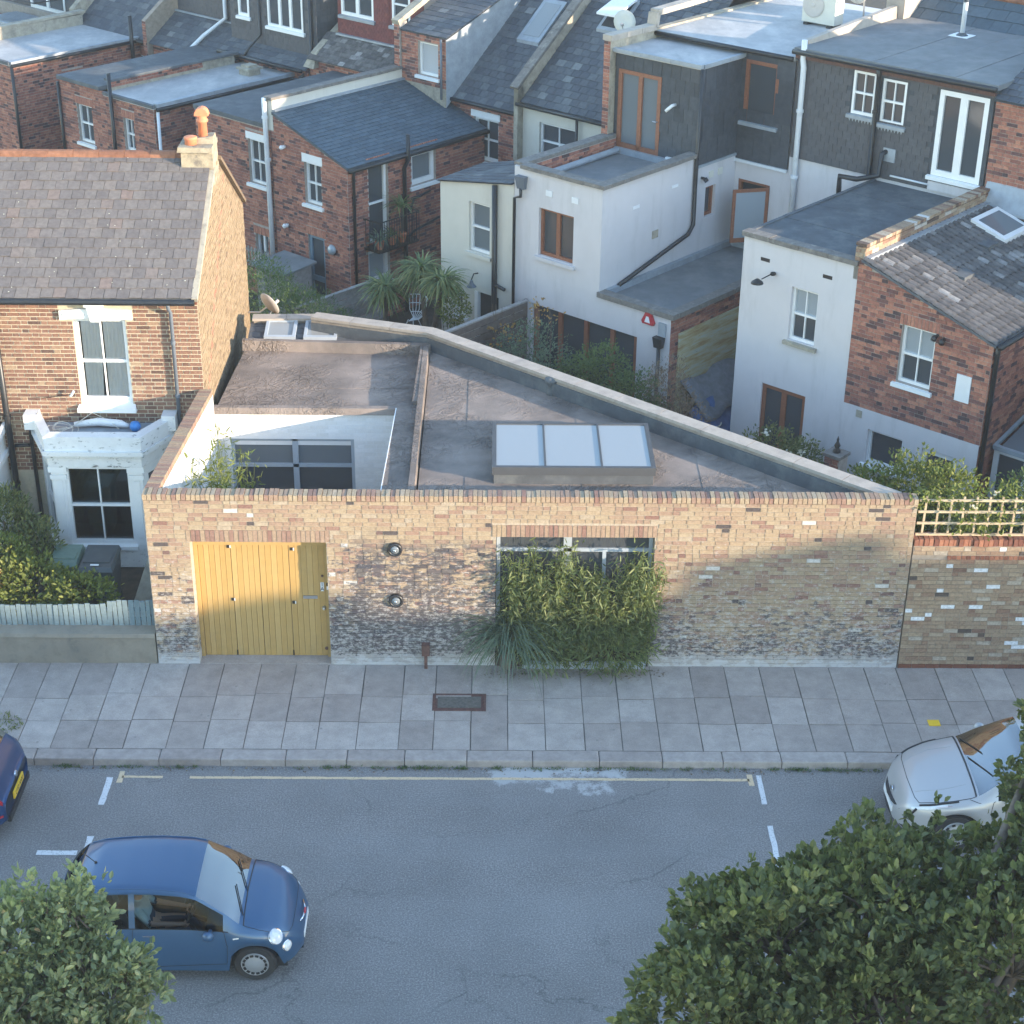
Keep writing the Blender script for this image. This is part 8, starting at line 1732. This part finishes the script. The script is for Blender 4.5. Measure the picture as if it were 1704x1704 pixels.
V = [(1.45, Y, .68), (1.40, Y, .85), (1.34, Y, 1.02), (1.32, Y, 1.10), (1.34, Y, 1.19), (1.37, Y, 1.27), (1.38, Y, 1.35),
     (1.33, Y - .17, 1.06), (1.50, Y - .24, .86), tuple(hr + Vector((-.05, -.01, .015))), tuple(hr + Vector((.03, 0, .02))),
     (1.33, Y + .17, 1.06), (1.50, Y + .24, .86), tuple(hl + Vector((-.05, .01, .015))), tuple(hl + Vector((.03, 0, .02))),
     (1.55, Y - .11, .66), (1.95, Y - .12, .72), (2.15, Y - .1, .42), (1.55, Y + .11, .66), (1.95, Y + .1, .70), (2.2, Y + .1, .42)]
E_ = [(0, 1), (1, 2), (2, 3), (3, 4), (4, 5), (5, 6), (2, 7), (7, 8), (8, 9), (9, 10), (2, 11), (11, 12), (12, 13), (13, 14), (0, 15), (15, 16), (16, 17), (0, 18), (18, 19), (19, 20)]
rad = [.13, .125, .13, .07, .055, .085, .07, .065, .045, .03, .028, .065, .045, .03, .028, .085, .06, .045, .085, .06, .045]
def pick(c):
    if c.z > 1.13 and c.x < 1.5: return 1
    if c.x > 1.53 and c.z > .74: return 1
    if c.x > 1.5: return 2
    return 0
drv = skinned('person', None, V, E_, rad, ['shirt', 'skin', 'denim'], pick, loc=BC.root.location, scale=.92)
tag(drv, 'driver in a pale blue short-sleeved top holding the wheel of the blue car', 'person')
# hair, face, fingers
def pchild(m, name, mat, smooth=True):
    o = mesh_obj(name, m.mesh(name, (0, 0, 0), smooth), drv, mat); return o
m = MB(); m.lathe((1.36, Y, 1.30), [(.098, -.06), (.107, 0), (.1, .06), (.075, .11), (.03, .135)], 16); pchild(m, 'hair', 'hair')
m = MB(); m.hexa([(1.45, Y - .015, 1.25), (1.485, Y - .012, 1.25), (1.485, Y + .012, 1.25), (1.45, Y + .015, 1.25)], [(1.45, Y - .01, 1.30), (1.458, Y - .008, 1.30), (1.458, Y + .008, 1.30), (1.45, Y + .01, 1.30)]); pchild(m, 'nose', 'skin')
for s_ in (-1, 1):
    m = MB(); m.lathe((1.452, Y + s_ * .035, 1.29), [(.006, 0), (.011, .004), (.006, .01)], 8, axis='x'); pchild(m, 'eye', 'ink')
    m = MB(); m.lathe((1.375, Y + s_ * .095, 1.25), [(.01, 0), (.02, .02), (.02, .05), (.008, .065)], 8, squash=.5); pchild(m, 'ear', 'skin')
m = MB(); m.tube([(1.452, Y - .025, 1.215), (1.462, Y, 1.213), (1.452, Y + .025, 1.215)], .006, 5); pchild(m, 'mouth', 'lamp_red')
for h_ in (hr, hl):
    s_ = -1 if h_.y < Y else 1
    for k in range(4):
        a = (math.pi - .35 if s_ < 0 else .35) + (k - 1.5) * .11 * s_; c = SWP(a); o_ = (c - sw_c).normalized(); m = MB(); m.tube([c + sn * .03 - o_ * .03, c + sn * .03 + o_ * .012, c + o_ * .03, c - sn * .02 + o_ * .018, c - sn * .028 - o_ * .012], [.011, .0105, .010, .009, .007], 6); pchild(m, 'finger', 'skin')
    c = SWP((math.pi - .35 if s_ < 0 else .35) + .30 * s_); o_ = (c - sw_c).normalized(); m = MB(); m.tube([h_ + sn * .03 - o_ * .02, c + sn * .025 - o_ * .03, c - o_ * .02 - sn * .005], [.013, .012, .009], 6); pchild(m, 'thumb', 'skin')

# parked silver car, nose to the left
HATCH = dict(L=4.1, wheels=(.75, 3.28), rw=.315, slots=10, cuts=[.25, .8, 2.25, 3.02],
    top=[(0, .62), (.05, .80), (.2, 1.0), (.5, 1.28), (.85, 1.42), (1.3, 1.49), (1.8, 1.50), (2.2, 1.455), (2.4, 1.39), (2.7, 1.21), (3.02, 1.01), (3.2, .965), (3.5, .90), (3.75, .82), (3.93, .72), (4.03, .60), (4.1, .46)],
    belt=[(0, .58), (.1, .82), (.5, .95), (1.5, .95), (2.6, .93), (3.1, .88), (3.5, .80), (3.8, .70), (3.98, .60), (4.06, .52), (4.1, .42)],
    bot=[(0, .34), (.2, .24), (3.7, .19), (3.95, .2), (4.1, .27)], w=[(0, .6), (.1, .73), (.4, .82), (1.2, .86), (3.0, .86), (3.4, .84), (3.7, .77), (3.88, .67), (4.0, .54), (4.07, .4), (4.1, .28)],
    roofw=[(0, .88), (.5, .72), (1.0, .68), (2.0, .70), (2.4, .73), (3.02, .86), (3.2, .86), (4.1, .84)], edge=[(0, .6), (.5, .85), (1.0, .93), (2.2, .93), (2.8, .84), (3.06, .55), (4.1, .5)],
    side_glass=[('rear', .75, 1.55), ('door', 1.64, 2.78)], screen=(2.25, 3.02), rear_glass=(.25, .8))
SV = Car('silver_car', 'silver hatchback parked at the kerb on the right, half hidden by the tree', 'paint_silver', HATCH, (11.10 + 4.1 * .97, -3.80, ROAD_Z), math.pi, .97)
for sd in (-1, 1):
    SV.line([(3.06, 8, sd), (3.12, 7.0, sd), (3.55, 6.6, sd), (3.80, 7.4, sd), (3.86, 9, sd), (3.88, 11, sd)], .009); SV.line([(3.0, 4.6, sd), (3.15, 6.6, sd)], .008); SV.line([(2.75, 1, sd), (2.85, 3, sd), (2.8, 4.9, sd)]); SV.line([(1.6, .3, sd), (1.6, 2, sd), (1.63, 4.9, sd)]); SV.mirror(2.62, sd)
    SV.patch(3.46, 3.92, 3.85, 5.6, sd, 'lamp_glass', 'headlight', .007, 6); SV.patch(3.40, 3.60, 4.0, 4.5, sd, 'lamp_orange', 'indicator', .009, 4); SV.line([(3.3, 6.4, sd), (3.6, 6.15, sd), (3.82, 6.2, sd)], .03, 'car_trim', 'headlight_brow', .004)
    SV.line([(3.86, 4.0, sd), (3.99, 2.3, sd)], .035, 'car_trim', 'bumper_vent', .004); SV.line([(3.15, 9.6, sd), (3.5, 9.4, sd), (3.84, 9.6, sd)], .006, 'paint_silver', 'bonnet_crease', .003)
m = MB(); m.tube([(4.02, -.42, .50), (4.09, -.2, .48), (4.11, 0, .48), (4.09, .2, .48), (4.02, .42, .50)], .03, 6); m.build('upper_grille', 'car_trim', SV.root); m = MB(); m.box(4.08, 4.12, -.27, .27, .33, .44); m.build('number_plate', 'plate_white', SV.root)
m = MB(); m.tube([(3.95, -.56, .26), (4.07, -.25, .25), (4.09, 0, .25), (4.07, .25, .25), (3.95, .56, .26)], .035, 6); m.build('lower_grille', 'car_trim', SV.root); m = MB(); m.lathe((4.07, 0, .56), [(.05, 0), (.05, .012), (.03, .02)], 16, axis='x', squash=.7); m.build('nose_badge', 'chrome', SV.root)
SV.line([(3.06, 8, -1), (3.05, 11, -1)], .03, 'car_trim', 'scuttle', .0); SV.line([(3.06, 8, 1), (3.05, 11, 1)], .03, 'car_trim', 'scuttle', .0); SV.wiper(3.0, -.1, 2.8, .5); SV.wiper(3.0, -.6, 2.82, -.05)
m = MB(); m.box(.8, 2.9, -.7, .7, .30, .38); m.hexa([(2.6, -.72, .6), (3.15, -.72, .6), (3.15, .72, .6), (2.6, .72, .6)], [(2.6, -.70, .95), (3.0, -.70, .98), (3.0, .70, .98), (2.6, .70, .95)]); m.build('cabin', 'car_trim', SV.root)
for y in (-.36, .36): m = MB(); m.hexa([(1.35, y - .24, .5), (1.95, y - .24, .5), (1.95, y + .24, .5), (1.35, y + .24, .5)], [(1.2, y - .22, 1.2), (1.32, y - .22, 1.2), (1.32, y + .22, 1.2), (1.2, y + .22, 1.2)]); m.build('seat', 'seat_cloth', SV.root)
# navy car, only its tail in view
NV = Car('navy_car', 'dark blue hatchback at the left edge showing its yellow rear plate', 'paint_navy', HATCH, (-1.33, -3.78, ROAD_Z), math.pi, .97)
for sd in (-1, 1):
    NV.patch(.03, .30, 3.3, 4.9, sd, 'lamp_red', 'tail_light', .006, 5); NV.line([(.1, 1.2, sd), (.04, 1.4, sd)], .04, 'lamp_red', 'rear_reflector', .006)
m = MB(); m.box(-.035, -.01, -.26, .26, .46, .57); m.build('number_plate', 'plate_yellow', NV.root)
text('LF52 AHV', .095, (-.037, 0, .515), (R(90), 0, R(-90)), 'ink', NV.root, sx=1.0)
m = MB(); m.box(-.03, .02, -.55, .55, .27, .37); m.build('bumper_trim', 'car_trim', NV.root); m = MB(); m.lathe((.0, 0, .72), [(.05, 0), (.05, -.02), (.03, -.03)], 16, axis='x'); m.build('tail_badge', 'chrome', NV.root)
NV.wiper(.27, .0, .36, .4); m = MB(); m.box(.8, 2.9, -.7, .7, .30, .7); m.build('cabin', 'car_trim', NV.root)
